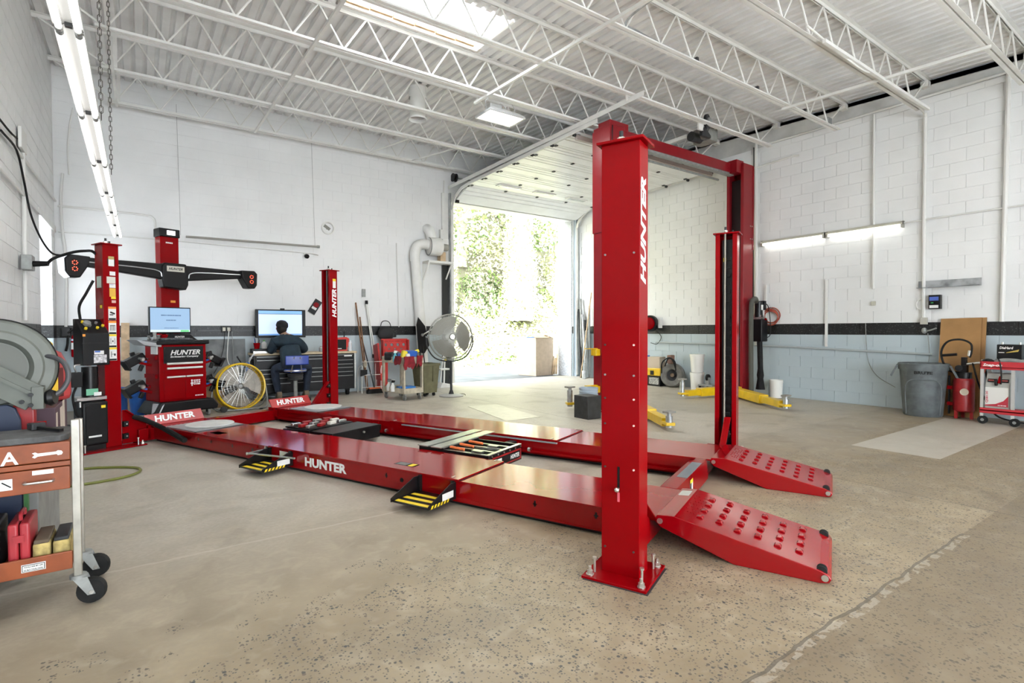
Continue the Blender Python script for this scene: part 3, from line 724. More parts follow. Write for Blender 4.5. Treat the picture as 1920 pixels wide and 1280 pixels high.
# lettering and fittings on the near column
text('lettering', 'HUNTER', (2.735, .86, 1.84), (0, 0, 1), (-1, 0, 0), .085, LETTER, cA, w=.56, bold=.04, shear=.25)
text('lettering', 'HUNTER', (5.885, 7.0, 1.77), (0, 0, 1), (-1, 0, 0), .085, LETTER, cD, w=.46, bold=.04, shear=.25)
SCREW = mat('dark_screw', (.05, .04, .035), .5); LSCREW = mat('pale_screw', (.8, .62, .55), .4)
for z, a, b in ((1.24, 0, 1), (1.08, 2, 2), (.955, 0, 1), (.818, 0, 1), (.585, 0, 1), (.152, 0, 0), (1.72, 2, 2)):
    for v, k in ((1.048, a), (.89, b)):
        obj('screw', MB().cyl((2.681, v, z), (2.6745, v, z), .0055, n=8), [SCREW, LSCREW, GREY][k], cA)
obj('release_slot', MB().box(2.6775, 2.681, .967, .979, .475, .592), BLACK, cA)
obj('release_ball', MB().cyl((2.68, .973, .475), (2.655, .973, .475), .006).ball((2.652, .973, .475), .014), BOLT, cA)
obj('release_tag', MB().box(2.677, 2.681, .967, .979, .405, .455), mat('pink_tag', (.75, .12, .16), .5), cA)
obj('flange_plate', MB().box(2.82, 2.87, .875, 1.05, .05, .42), RED, cA, bev=.01)
obj('warning_label', MB().box(5.86, 5.92, 6.9985, 7.0, 2.02, 2.17), WLABEL, cD); obj('warning_label', MB().box(5.86, 5.92, 6.998, 7.0, 2.13, 2.17), YLABEL, cD)
obj('cable_sleeve', MB().cyl((5.84, .975, 2.02), (5.84, .975, 2.06), .013, n=10), YLABEL, cB)
obj('cable_drop', MB().tube([(5.80-.005, .965, .40), (5.80-.004, .965, 2.33)], .009, 8), mat('wire_rope', (.32, .30, .25), .5, .5, bump=.5, bscale=150), cB)
# labels on the rear column (v-min face)
def lab(z0, z1, u0, u1, m, nm='label'): return decal(nm, ((u0+u1)/2, 7.0, (z0+z1)/2), (1, 0, 0), (0, 0, 1), u1-u0, z1-z0, m, cC)
lab(2.06, 2.17, 2.735, 2.79, WLABEL); lab(2.135, 2.17, 2.735, 2.79, YLABEL); 
decal('rubber_pad', (2.762, 7.0, 2.11), (1, 0, 0), (0, 0, 1), .075, .07, BLACK, cC, t=.001)
lab(1.955, 2.0, 2.745, 2.80, WLABEL); lab(1.865, 1.94, 2.715, 2.80, mat('aged_label', (.66, .64, .56), .6)); lab(1.815, 1.86, 2.74, 2.80, WLABEL); lab(1.845, 1.857, 2.745, 2.78, mat('blue_print', (.06, .15, .5), .5))
lab(1.715, 1.81, 2.74, 2.80, mat('amber_label', (.72, .42, .05), .5)); lab(1.69, 1.72, 2.755, 2.80, YLABEL); lab(1.645, 1.675, 2.76, 2.80, mat('pink_label', (.75, .45, .4), .5))
for i, (zt, band) in enumerate(((1.60, OLABEL), (1.44, OLABEL), (1.29, YLABEL), (1.14, YLABEL))):
    d = lab(zt-.15, zt, 2.725, 2.80, WLABEL); 
    decal('label_band', (2.7625, 6.998, zt-.012), (1, 0, 0), (0, 0, 1), .075, .022, band, cC); decal('label_band', (2.7625, 6.998, zt-.138), (1, 0, 0), (0, 0, 1), .069, .02, BLACK, cC)
    pic = MB()
    if i == 0: pic.obox((2.765, 6.9975, zt-.07), (.05, .001, .018), ry=.4).obox((2.755, 6.9975, zt-.09), (.035, .001, .012))
    if i == 1:
        for k in range(4): pic.box(2.74+k*.014, 2.745+k*.014, 6.997, 6.998, zt-.11, zt-.05)
        pic.box(2.738, 2.79, 6.997, 6.998, zt-.055, zt-.048)
    if i == 2: pic.box(2.742, 2.746, 6.997, 6.998, zt-.11, zt-.045).box(2.78, 2.784, 6.997, 6.998, zt-.11, zt-.045).box(2.758, 2.768, 6.997, 6.998, zt-.09, zt-.07)
    if i == 3: pic.box(2.745, 2.75, 6.997, 6.998, zt-.11, zt-.045).box(2.745, 2.78, 6.997, 6.998, zt-.08, zt-.075).box(2.772, 2.788, 6.997, 6.998, zt-.095, zt-.07)
    obj('pictogram', pic, BLACK, cC, smooth=False)
decal('label', (2.68, 7.1, 1.88), (0, -1, 0), (0, 0, 1), .11, .13, mat('green_white_label', (.55, .62, .55), .6), cC); decal('label', (2.68, 7.06, 1.60), (0, -1, 0), (0, 0, 1), .05, .035, YLABEL, cC)
# braces and yokes
def brace(u0, u1, v, top):
    s = 1 if u1 > u0 else -1
    b = MB().prism([(u0, .02), (u1, .02), (u1, .16), (u0+s*.05, top), (u0, top)], 'y', v-.006, v+.006)
    b.bar((u0+s*.02, v-.03, top), (u1, v-.03, .16), .05, .008, up=(0, 0, 1))
    return b
for u0, u1, v, top, c in ((2.84, 3.18, .96, .40, 0), (5.79, 5.44, .95, .42, 0), (2.85, 3.18, 7.03, .41, 1), (5.79, 5.44, 7.04, .50, 1)):
    g = obj('corner_brace', brace(u0, u1, v, top), RED, lift, bev=.003)
    s = 1 if u1 > u0 else -1
    for z in ((.08, .22) if top < .45 else (.1, .24, .4)):
        obj('slide_block', MB().box(min(u0, u0+s*.05), max(u0, u0+s*.05), v-.045, v-.007, z, z+.06), BLACK, g); obj('block_screw', MB().cyl((u0+s*.03, v-.045, z+.03), (u0+s*.03, v-.052, z+.03), .008, n=8), BOLT, g)
yk = obj('front_yoke', MB().box(3.0, 5.6, .955, 1.09, .02, .165), RED, lift, bev=.006)
obj('yoke_cover', MB().prism([(.93, .02), (.945, .19), (1.03, .19), (1.03, .02)], 'x', 3.795, 4.805), RED, yk)
obj('tread_pad', MB().box(4.1, 4.62, .945, 1.025, .19, .193), mat('grey_grip', (.16, .17, .18), .8, bump=.3, bscale=200), yk)
decal('label', (4.2, .936, .10), (1, 0, 0), (0, 0, 1), .09, .12, WLABEL, yk); decal('label_band', (4.2, .9355, .145), (1, 0, 0), (0, 0, 1), .09, .03, YLABEL, yk, ext=.004); decal('label_band', (4.175, .934, .09), (1, 0, 0), (0, 0, 1), .035, .09, BLACK, yk)
obj('rear_yoke', MB().box(3.0, 5.6, 6.98, 7.13, .02, .165), RED, lift, bev=.006)
# runways
def runway(u0, u1, near):
    r = obj('runway', MB().box(u0, u1, .90, 7.05, .176, .188).box(u0+.004, u0+.016, .95, 7.0, .028, .178).box(u1-.016, u1-.004, .95, 7.0, .028, .178).box(u0+.004, u1-.004, .95, .962, .028, .178).box(u0+.1, u1-.1, 1, 7, .06, .072), REDG, lift, bev=.002,
            label='near red runway with white lettering' if near else 'far red runway')
    obj('deck_plate', MB().box(u0-.008, u1+.008, 2.40, 4.72, .188, .2), REDG, r, bev=.002)
    obj('deck_seam', MB().box(u0-.006, u1+.006, 2.388, 2.399, .188, .1905), BLACK, r)
    for a, b in ((u0+.012, 2.47), (u1-.03, 2.47), (u0+.012, 4.66)): obj('deck_clip', MB().box(a-.0, a+.045, b, b+.012, .2, .204), BOLT, r)
    obj('edge_rail', MB().box(u0-.014 if near else u0-.028, u0-.004, 4.9, 6.9, .15, .176), RED, r)
    # hook slots and inner flange
    face = u0+.004
    for v in ((1.3, 1.75, 3.15, 5.0, 5.35, 5.75, 6.0) if near else ()):
        obj('hook_slot', MB().box(face-.001, face+.003, v-.006, v+.006, .105, .145).box(face-.001, face+.003, v-.014, v+.014, .118, .128), BLACK, r)
    if near: obj('hook_slot', MB().cyl((face-.001, 2.98, .11), (face+.003, 2.98, .11), .018, n=14), BLACK, r)
    inner = (u1-.004, u1+.05) if near else (u0-.05, u0+.004)
    obj('jack_rail', MB().box(inner[0], inner[1], 1.05, 6.95, .04, .052).box(*( (u1+.042, u1+.05) if near else (u0-.05, u0-.042)), 1.05, 6.95, .04, .075), RED, r)
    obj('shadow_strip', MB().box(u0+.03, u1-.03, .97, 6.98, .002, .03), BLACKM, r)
    # turnplate with a pale disc, then the wheel stop
    tp = obj('turnplate', MB().box(u0+.02, u1-.05, 6.1, 6.72, .188, .200), mat('turnplate_grey', (.35, .36, .37), .35, .4), r, bev=.003)
    obj('turnplate_disc', MB().lathe([(0, 0), (.255, 0), (.26, .006), (.255, .012), (0, .014)], ((u0+u1)/2+.05, 6.42, .2), n=36), mat('pale_disc', (.66, .66, .63), .35, noise=.1), tp)
    obj('turnplate_lip', MB().prism([(6.06, .188), (6.12, .188), (6.12, .2)], 'x', u0+.02, u1-.05), BLACKM, tp)
    ws = obj('wheel_stop', MB().prism([(7.0, .19), (7.02, .19), (7.10, .305), (7.085, .312)], 'x', u0-.06, u1-.02), mat('stop_red', (.42, .02, .02), .35, noise=.15), r, bev=.003)
    up = Vector((0, .085, .122)).normalized()
    text('lettering', 'HUNTER', ((u0+u1)/2-.045, 7.044, .253), (1, 0, 0), tuple(up), .085, LETTER, ws, w=.47, bold=.04, shear=.15, ext=.004)
    obj('stop_foot', MB().box(u0-.06, u0-.03, 6.98, 7.1, .03, .2), RED, ws)
    if near:
        sl = text('lettering', 'HUNTER', (face, 3.905, .108), (0, -1, 0), (0, 0, 1), .085, LETTER, r, w=.56, bold=.045)
        decal('label', (3.3, 3.05, .2), (0, -1, 0), (-1, 0, 0), .22, .09, WLABEL, r); decal('label_band', (3.3, 3.09, .2015), (0, -1, 0), (-1, 0, 0), .12, .07, mat('grey_print', (.15, .15, .14), .6), r); decal('label_band', (3.3, 2.985, .2015), (0, -1, 0), (-1, 0, 0), .05, .07, YLABEL, r)
        decal('label', (3.3, 5.85, .188), (0, -1, 0), (-1, 0, 0), .2, .1, WLABEL, r)
        obj('lock_rod', MB().cyl((3.03, 4.15, .17), (2.94, 4.74, .165), .009, n=8), STEEL, r)
        obj('rod_bracket', MB().box(2.93, 3.16, 4.72, 4.735, .15, .17).box(3.12, 3.14, 4.72, 4.735, .13, .20), STEEL, r)
        decal('label', (face, 4.5, .14), (0, -1, 0), (0, 0, 1), .12, .05, WLABEL, r)
    else:
        obj('edge_rail', MB().box(u0-.03, u0-.012, 2.39, 4.5, .165, .178), mat('pale_rail', (.6, .58, .6), .25, .6), r)
    return r
rA = runway(3.16, 3.79, True); rB = runway(4.81, 5.44, False)
# black grab hose at the near rear corner
obj('air_hose', MB().tube(curve([(2.93, 6.93, .33), (3.0, 6.8, .29), (3.08, 6.55, .20), (3.12, 6.3, .12), (3.12, 6.2, .10)]), [.028]*13+[.03]*12, 10), RUBBER, lift)
# approach ramps
bump_mesh = None
def ramp(u0, u1, near):
    prof = [(.915, .165), (.905, .205), (.80, .213), (.055, .066), (.015, .05), (.0, .03), (.012, .008), (.05, .001), (.47, .001), (.88, .135)]
    r = obj('ramp', MB().prism(prof, 'x', u0, u1), mat('ramp_red', (.27, .001, .004), .12, 0, .6, bump=.015, bscale=60), lift, bev=.004, label='near red drive-on ramp' if near else 'far red drive-on ramp')
    sl = math.atan2(.213-.066, .80-.055)
    global bump_mesh
    if bump_mesh is None:
        bm_ = MB().prism([(-.021, 0), (.021, 0), (.017, .009), (-.008, .014), (-.017, .009)], 'x', -.019, .019); bump_mesh = mesh_from('traction_bump', bm_, bpy.data.materials['ramp_red'], bev=.003)
    for i in range(6):
        v = .68-i*.105; z = .066+(v-.055)*math.tan(sl)
        for k in range(4 if i < 5 else 4):
            u = u0+.13+k*.125+(.03 if i % 2 else 0)
            o = bpy.data.objects.new('traction_bump', bump_mesh); link(o, r); o.location = (u-LU, v-LV, z); o.rotation_euler = (sl, 0, 0)
    # embossed plate of small marks
    em = MB()
    for i in range(5):
        for k in range(7):
            if (i*7+k) % 4: v = .775-i*.018; em.obox((u0+.16+k*.055, v, .066+(v-.055)*math.tan(sl)+.0015), (.02, .008, .004), rx=sl)
    obj('embossed_lettering', em, bpy.data.materials['ramp_red'], r, smooth=False, kind='stuff')
    for u in (u0+.035, u1-.035):
        w = obj('ramp_roller', MB().cyl((u-.022, .045, .058), (u-.004, .045, .058), .026, n=14).cyl((u+.004, .045, .058), (u+.022, .045, .058), .026, n=14), RUBBER, r)
    for v, z in ((.03, .032), (.885, .172)):
        for u, s in ((u0, -1), (u1, 1)): obj('pivot_pin', MB().cyl((u, v, z), (u+s*.006, v, z), .017, n=12), BOLT, r)
    return r
ramp(3.15, 3.78, True); ramp(4.80, 5.43, False)
decal('clear_label', (3.66, .855, .2096), (0, -1, .08), (-1, 0, 0), .07, .12, mat('silver_label', (.6, .6, .58), .25, .6), rA)
# fold-out steps
def step(v0, v1, lbl):
    t = .004
    s = obj('step', MB().box(2.845, 3.15, v0, v1, .055, .062), BLACKM, lift)
    for v, nm in ((v0, 0), (v1, 1)):
        obj('step_side', MB().prism([(2.845, .05), (3.16, .05), (3.16, .175), (3.10, .178), (2.845, .078)], 'y', v-t, v+t), BLACKM, s, bev=.001)
    for k in range(3): obj('yellow_strip', MB().box(2.865+k*.088, 2.905+k*.088, v0+.02, v1-.02, .062, .0635), YLABEL, s)
    ch = MB()
    for k in range(6): a = v0-.0045; ch.add([(2.865+k*.036, a, .052), (2.885+k*.036, a, .052), (2.900+k*.036, a, .075), (2.880+k*.036, a, .075)], [(0, 1, 2, 3)])
    obj('hazard_stripe', ch, YLABEL, s, smooth=False)
    decal('label', (3.06, v0-.0045, .10), (1, 0, 0), (0, 0, 1), .13, .05, WLABEL, s)
    obj('step_bracket', MB().box(3.135, 3.16, v0+.01, v0+.03, .06, .185).box(3.135, 3.16, v1-.03, v1-.01, .06, .185), BLACKM, s)
step(2.43, 2.79, 0); step(4.36, 4.71, 1)
# control console, motor and oil tank on the rear column
con = obj('control_console', MB().prism([(6.92, .95), (7.16, .95), (7.16, 1.46), (7.10, 1.46), (6.92, 1.30)], 'x', 2.45, 2.70), BLACK, lift, bev=.008, label='black control console on the column')
pn = Vector((0, -.16, .18)).normalized(); pu = Vector((0, .18, .16)).normalized()
for a, b, m in ((.04, .3, YLABEL), (.09, .5, GREY), (.15, .35, YLABEL), (.08, .75, GREY), (.16, .7, GREY), (.21, .5, YLABEL), (.04, .75, YLABEL)):
    c = Vector((2.46+a, 6.92+.18*b, 1.30+.16*b)); obj('control_button', MB().cyl(c, c+pn*.02, .014, n=12), m, con)
obj('gauge', MB().cyl((2.53, 7.03, 1.40), Vector((2.53, 7.03, 1.40))+pn*.03, .035, n=18), GREY, con)
decal('label', (2.60, 6.92, 1.09), (1, 0, 0), (0, 0, 1), .09, .04, WLABEL, con); decal('label', (2.61, 6.92, 1.02), (1, 0, 0), (0, 0, 1), .12, .09, mat('diagram_label', (.62, .6, .62), .6, noise=.5, nscale=40), con); decal('label_band', (2.585, 6.919, 1.10), (1, 0, 0), (0, 0, 1), .05, .018, bpy.data.materials['blue_print'], con)
decal('label', (2.465, 6.92, 1.28), (1, 0, 0), (0, 0, 1), .025, .025, OLABEL, con)
obj('console_seam', MB().box(2.448, 2.702, 6.918, 6.922, 1.19, 1.196), BLACKM, con)
mo = obj('hydraulic_motor', MB().cyl((2.56, 7.06, .60), (2.56, 7.06, .93), .075, n=18), BLACKM, lift, label='black electric motor under the console')
obj('motor_flange', MB().box(2.44, 2.68, 6.96, 7.16, .565, .60), STEEL, mo); obj('terminal_box', MB().box(2.36, 2.46, 6.95, 7.05, .72, .88), BLACK, mo, bev=.008)
decal('label', (2.55, 6.978, .655), (1, 0, 0), (0, 0, 1), .11, .07, mat('green_label', (.18, .5, .32), .5), mo); decal('label', (2.6, 6.975, .63), (1, 0, 0), (0, 0, 1), .07, .04, WLABEL, mo)
obj('valve', MB().box(2.40, 2.66, 6.94, 7.0, .575, .60).cyl((2.43, 6.95, .56), (2.43, 6.95, .5), .012), STEEL, mo)
obj('motor_bracket', MB().tube(curve([(2.42, 7.0, .88), (2.4, 6.99, .95), (2.47, 6.99, .96), (2.55, 7.0, .94)]), .008, 6), STEEL, mo)
obj('power_cable', MB().tube(curve([(2.41, 6.98, .73), (2.37, 6.96, .62), (2.39, 6.95, .45), (2.42, 6.97, .4)]), .012, 8), RUBBER, mo)
tk = obj('oil_tank', MB().box(2.44, 2.68, 6.93, 7.17, .07, .55), BLACK, lift, bev=.02, label='black oil tank at the foot of the column')
obj('tank_front', MB().prism([(2.47, .1), (2.66, .1), (2.66, .50), (2.62, .53), (2.51, .53), (2.47, .50)], 'y', 6.92, 6.93), BLACKM, tk)
decal('label', (2.63, 6.92, .49), (1, 0, 0), (0, 0, 1), .04, .03, YLABEL, tk); decal('label', (2.55, 6.92, .17), (1, 0, 0), (0, 0, 1), .12, .02, WLABEL, tk)
obj('tank_stand', MB().box(2.46, 2.66, 6.95, 7.15, .014, .07), BLACKM, tk)
obj('supply_cable', MB().tube(curve([(2.5, 7.1, 1.44), (2.52, 7.18, 1.6), (2.6, 7.22, 1.75), (2.66, 7.19, 1.9)]), .014, 8), RUBBER, lift)

# rolling bridge jacks between the runways
def rolling_jack(kind):
    lbl = 'black rolling jack with a tray of adapters, rearmost between the runways' if kind == 0 else 'black rolling jack with extension bars and red lettering panel, nearer the front'
    v0, v1 = (4.62, 5.50) if kind == 0 else (2.58, 3.38)
    c = lw(4.3, (v0+v1)/2); t = thing('rolling_jack', lbl, 'jack', c, LT, off=(4.3, (v0+v1)/2, 0), group='rolling jacks on the lift')
    for v in (v0+.12, v1-.12):
        for s in (-1, 1): obj('roller', MB().cyl((4.3+s*.47, v-.015, .078), (4.3+s*.47, v+.015, .078), .022, n=12), STEEL, t)
    obj('end_arm', MB().box(4.22, 4.78, v0+.28, v0+.36, .085, .15), BLACKM, t, bev=.003); obj('end_arm', MB().box(3.82, 4.30, v0+.28, v0+.36, .085, .15), BLACKM, t, bev=.003)
    if kind == 0:
        b = obj('body', MB().box(3.86, 4.56, v0+.02, v0+.40, .05, .20).prism([(v0+.4, .06), (v1, .10), (v1, .18), (v0+.4, .20)], 'x', 3.86, 4.5), BLACKM, t, bev=.006)
        obj('handle_box', MB().box(4.56, 4.68, v0+.12, v0+.2, .10, .17), BLACK, t, bev=.004); obj('knob', MB().cyl((4.3, v0+.018, .15), (4.3, v0-.0, .15), .012), BOLT, t)
        tr = obj('adapter_tray', MB().box(3.88, 4.5, v0+.42, v1-.02, .19, .205), BLACK, t)
        cols = [STEEL, RED_D, mat('pale_plastic', (.72, .68, .6), .5), STEEL, RED_D, BLUE]
        for i in range(12):
            u, v = 3.95+(i % 4)*.15, v0+.50+(i//4)*.13
            obj('adapter', MB().obox((u, v, .225), (.10, .055, .035), rz=random.uniform(-.4, .4)), cols[i % 5], t, bev=.006)
    else:
        fr = MB(); z0, z1 = .07, .215; u0, u1 = 3.83, 4.4
        fr.box(u0, u1, v0, v0+.02, z0, z1); fr.box(u0, u1, v1-.3, v1, z0, z1+.012); fr.box(u0, u0+.02, v0, v1, z0, z1); fr.box(u1-.02, u1, v0, v1-.2, z0, z1)
        obj('frame', fr, BLACKM, t, bev=.002)
        PAL = mat('pale_steel_rail', (.62, .64, .56), .2, .7)
        for k in range(2): obj('top_rail', MB().box(u0-.02, u1+.32, v1-.28+k*.16, v1-.16+k*.16, z1+.012, z1+.02), PAL, t)
        obj('side_rail', MB().box(u0, u1, v0, v0+.035, z1, z1+.006), PAL, t)
        for k in range(4): obj('extension_bar', MB().box(u0+.05+k*.13, u0+.08+k*.13, v0+.04, v1-.3, .185, .205), [PAL, STEEL, PAL, STEEL][k], t)
        for k in range(3):
            obj('orange_grip', MB().cyl((u0+.10+k*.15, v1-.30-.0*k, .222), (u0+.10+k*.15, v1-.46, .215), .013, n=10), mat('orange_grip', (.80, .18, .05), .4), t)
            if k < 2: obj('bar_block', MB().obox((u0+.09+k*.26, v0+.18, .215), (.05, .11, .02)), STEEL, t)
        f = obj('front_panel', MB().box(u0+.06, u1-.02, v0-.006, v0, .085, .185), RED_D, t); obj('front_inset', MB().box(u0+.08, u1-.04, v0-.009, v0-.005, .10, .17), BLACK, t)
        text('lettering', 'HUNTER', (u1-.14, v0-.009, .135), (1, 0, 0), (0, 0, 1), .04, LETTER, t, w=.16, shear=.2)
        for k in range(6): obj('panel_bolt', MB().cyl((u0+.05+k*.1, v0-.0, .20), (u0+.05+k*.1, v0-.008, .20), .008, n=8), BOLT, t)
        obj('panel_label', MB().box(u0+.12, u0+.2, v0-.0105, v0-.009, .12, .16), WLABEL, t)
    return t
rolling_jack(0); rolling_jack(1)
# ------------------------------------------------------------------ alignment machine
AL = thing('alignment_machine', 'red wheel alignment machine with tall column, black camera boom and monitor', 'alignment machine', (.44, 9.70, 0), math.radians(20))
cab = obj('cabinet', MB().box(-.33, .33, -.26, .22, .27, 1.12), RED, AL, bev=.008)
obj('front_panel', MB().box(-.27, .285, -.268, -.258, .84, 1.09), BLACK, cab)
text('lettering', 'HUNTER', (.03, -.268, 1.0), (1, 0, 0), (0, 0, 1), .075, LETTER, cab, w=.42, shear=.3, bold=.025); text('lettering', 'Engineering Company', (.02, -.268, .935), (1, 0, 0), (0, 0, 1), .035, LETTER, cab, w=.40, shear=.2)
for z in (.835, .765): obj('drawer_handle', MB().cyl((-.23, -.275, z), (.27, -.275, z), .016, n=10), WHITE, cab)
obj('drawer_handle', MB().cyl((-.23, -.275, .635), (.02, -.275, .635), .013, n=10), WHITE, cab); obj('drawer_handle', MB().cyl((.035, -.275, .635), (.27, -.275, .635), .013, n=10), WHITE, cab)
for x0, x1 in ((-.27, .022), (.028, .285)): obj('cabinet_door', MB().box(x0, x1, -.267, -.258, .30, .60), RED, cab, bev=.003)
obj('drawer_front', MB().box(-.27, .285, -.267, -.258, .66, .74), RED, cab, bev=.003)
marks('logo_print', (.19, -.268, .535), (1, 0, 0), (0, 0, 1), .10, .085, LETTER, cab, 3, 4, 3)
obj('emblem', MB().ball((.115, -.268, .565), .014, 8, (1, .2, 1)).box(.107, .123, -.27, -.267, .48, .55).box(.097, .133, -.27, -.267, .51, .53), LETTER, cab); marks('model_print', (.22, -.268, .33), (1, 0, 0), (0, 0, 1), .12, .026, LETTER, cab, 1, 7, 4)
obj('work_tray', MB().box(-.37, .37, -.30, .25, 1.12, 1.185), BLACK, AL, bev=.02)
obj('side_wing', MB().prism([(-.62, 1.20), (-.37, 1.15), (-.30, 1.16), (-.30, 1.09), (-.52, 1.12)], 'y', -.28, .1), mat('wing_grey', (.42, .43, .45), .4), AL, bev=.006)
kb = obj('keyboard', MB().prism([(-.26, 1.187), (-.08, 1.187), (-.08, 1.215), (-.26, 1.195)], 'x', -.26, .16), DGREY, AL, bev=.004)
for r in range(3):
    for k in range(10): obj('key', MB().box(-.245+k*.04, -.213+k*.04, -.245+r*.05, -.21+r*.05, 1.197+r*.006, 1.208+r*.006), mat('key_grey', (.13, .135, .14), .5), kb)
obj('console_stand', MB().prism([(-.16, 1.185), (.30, 1.185), (.18, 1.28), (-.10, 1.28)], 'y', -.06, .06), BLACK, AL, bev=.006); text('lettering', 'HUNTER', (.04, -.06, 1.235), (1, 0, 0), (0, 0, 1), .025, LETTER, AL, w=.14, shear=.2)
obj('stand_pad', MB().box(-.2, -.12, -.05, .05, 1.185, 1.27), RED, AL)
for i, (x, h, r) in enumerate(((-.30, .12, .035), (-.23, .08, .04), (-.34, .07, .03))): obj('tray_tool', MB().lathe([(r*.7, 0), (r, .02), (r*.5, h*.6), (r*.8, h), (0, h+.005)], (x, -.05+.05*i, 1.185), n=14), GREY, AL)
mon = obj('monitor', MB().box(-.36, .22, -.02, .02, 1.285, 1.69), BLACK, AL, bev=.006)
SCR = mat('blue_screen', (.1, .15, .2), .3, emit=(.36, .55, .80), estr=.62)
obj('screen', MB().box(-.345, .205, -.024, -.02, 1.31, 1.675), SCR, mon); obj('screen_bar', MB().box(-.345, .205, -.0255, -.024, 1.31, 1.345), mat('screen_pale', (.3, .3, .3), .3, emit=(.6, .75, .8), estr=.7), mon); obj('screen_button', MB().box(.07, .19, -.027, -.0255, 1.312, 1.34), mat('screen_green', (.1, .3, .1), .3, emit=(.1, .55, .2), estr=.8), mon)
SI = mat('screen_ink', (.05, .12, .3), .5); marks('screen_text', (-.06, -.024, 1.565), (1, 0, 0), (0, 0, 1), .28, .022, SI, mon, 1, 16, 6); marks('screen_text', (-.06, -.024, 1.49), (1, 0, 0), (0, 0, 1), .14, .022, SI, mon, 1, 9, 7); marks('screen_text', (-.06, -.024, 1.37), (1, 0, 0), (0, 0, 1), .2, .012, SI, mon, 1, 14, 8)
obj('monitor_neck', MB().box(-.1, -.03, -.01, .05, 1.2, 1.3), BLACKM, mon)
tw = obj('tower', MB().box(-.10, .165, .22, .40, .27, 2.80), RED, AL, bev=.006)
obj('tower_cap', MB().box(-.115, .18, .20, .42, 2.80, 2.93), BLACK, tw, bev=.012); obj('cap_emblem', MB().box(-.01, .11, .194, .2, 2.83, 2.90), mat('lit_emblem', (1, 1, 1), .4, emit=(1, 1, 1), estr=1.0), tw, bev=.003)
marks('model_print', (.03, .22, 2.71), (1, 0, 0), (0, 0, 1), .10, .03, LETTER, tw, 1, 6, 5); decal('label', (.07, .22, 1.79), (1, 0, 0), (0, 0, 1), .07, .035, OLABEL, tw)
bm = obj('boom_housing', MB().prism([(-.12, 2.0), (.20, 1.97), (.235, 2.05), (.235, 2.33), (.20, 2.38), (-.10, 2.38), (-.14, 2.33), (-.14, 2.1)], 'y', .06, .24), BLACK, AL, bev=.02, label='black centre housing of the boom')
decal('name_plate', (.05, .06, 2.29), (1, 0, 0), (0, 0, 1), .25, .085, mat('silver_plate', (.62, .60, .54), .3, .7), bm, t=.003); text('lettering', 'HUNTER', (.05, .057, 2.29), (1, 0, 0), (0, 0, 1), .04, BLACK, bm, w=.2, shear=.3)
for s in (-1, 1):
    xa, xb = (-.12, -1.22) if s < 0 else (.22, 1.24)
    arm = obj('boom_arm', MB().add([(xa, .08, 2.12), (xa, .20, 2.12), (xa, .20, 2.36), (xa, .08, 2.36), (xb, .08, 2.24), (xb, .18, 2.24), (xb, .18, 2.35), (xb, .08, 2.35)], [(0,1,2,3),(7,6,5,4),(4,5,1,0),(5,6,2,1),(6,7,3,2),(7,4,0,3)]), BLACK, AL, bev=.015)
    obj('trim_line', MB().tube(curve([(xa+s*.02, .072, 2.16), (xa+s*.06, .072, 2.24), (xa+s*.3, .072, 2.27), (xb-s*.05, .075, 2.29)]), .008, 6), mat('silver_trim', (.6, .62, .64), .3, .6), arm)
    px = xb
    pod = obj('camera_pod', MB().prism([(px-.18*s, 2.36), (px+.06*s, 2.37), (px+.11*s, 2.32), (px+.10*s, 2.12), (px+.06*s, 2.06), (px-.06*s, 2.06), (px-.16*s, 2.24)], 'y', .02, .22), BLACK, AL, bev=.02)
    if s < 0: obj('pod_rim', MB().prism([(px-.02, 2.375), (px-.10, 2.375), (px-.145, 2.30), (px-.13, 2.12), (px-.07, 2.05), (px-.05, 2.06), (px-.105, 2.14), (px-.11, 2.31)], 'y', .03, .21), mat('white_rim', (.85, .88, .9), .3, emit=(.8, .9, 1), estr=.5), pod, bev=.008)
    LED = mat('red_led', (.3, .01, .01), .3, emit=(1, .10, .05), estr=3)
    for k in range(2):
        for q in range(7):
            a = q*.9+k; obj('led', MB().ball((px-.0+.028*math.cos(a), .016, 2.26-k*.085+.026*math.sin(a)), .007, 6), LED, pod)
bs = obj('base_bumper', MB().prism([(-.45, .10), (.46, .10), (.48, .16), (.40, .27), (-.34, .27)], 'y', -.34, .26), BLACK, AL, bev=.02)
obj('reflector_panel', MB().add([(-.455, -.30, .12), (-.36, -.348, .12), (-.30, -.348, .25), (-.40, -.20, .26), (-.445, -.295, .115), (-.355, -.338, .115), (-.295, -.335, .245), (-.395, -.195, .25)], [(0,1,2,3),(7,6,5,4),(0,4,5,1),(1,5,6,2),(2,6,7,3),(3,7,4,0)]), mat('bright_panel', (.55, .57, .62), .15, .8), bs)
for x in (-.33, .36):
    for y in (-.24, .18):
        c = obj('caster_fork', MB().box(x-.025, x+.025, y-.02, y+.02, .05, .11), BLACKM, AL); obj('caster_wheel', MB().cyl((x-.016, y, .05), (x+.016, y, .05), .05, n=16), mat('caster_grey', (.3, .3, .29), .5), c)
for sx in (-.345, .345):
    for z in (.62, .90): obj('hook_rail', MB().box(sx-.015, sx+.015, -.2, .18, z, z+.06), RED, AL)
obj('side_panel_white', MB().box(-.345, -.33, -.22, -.02, .98, 1.1), WHITE, AL)
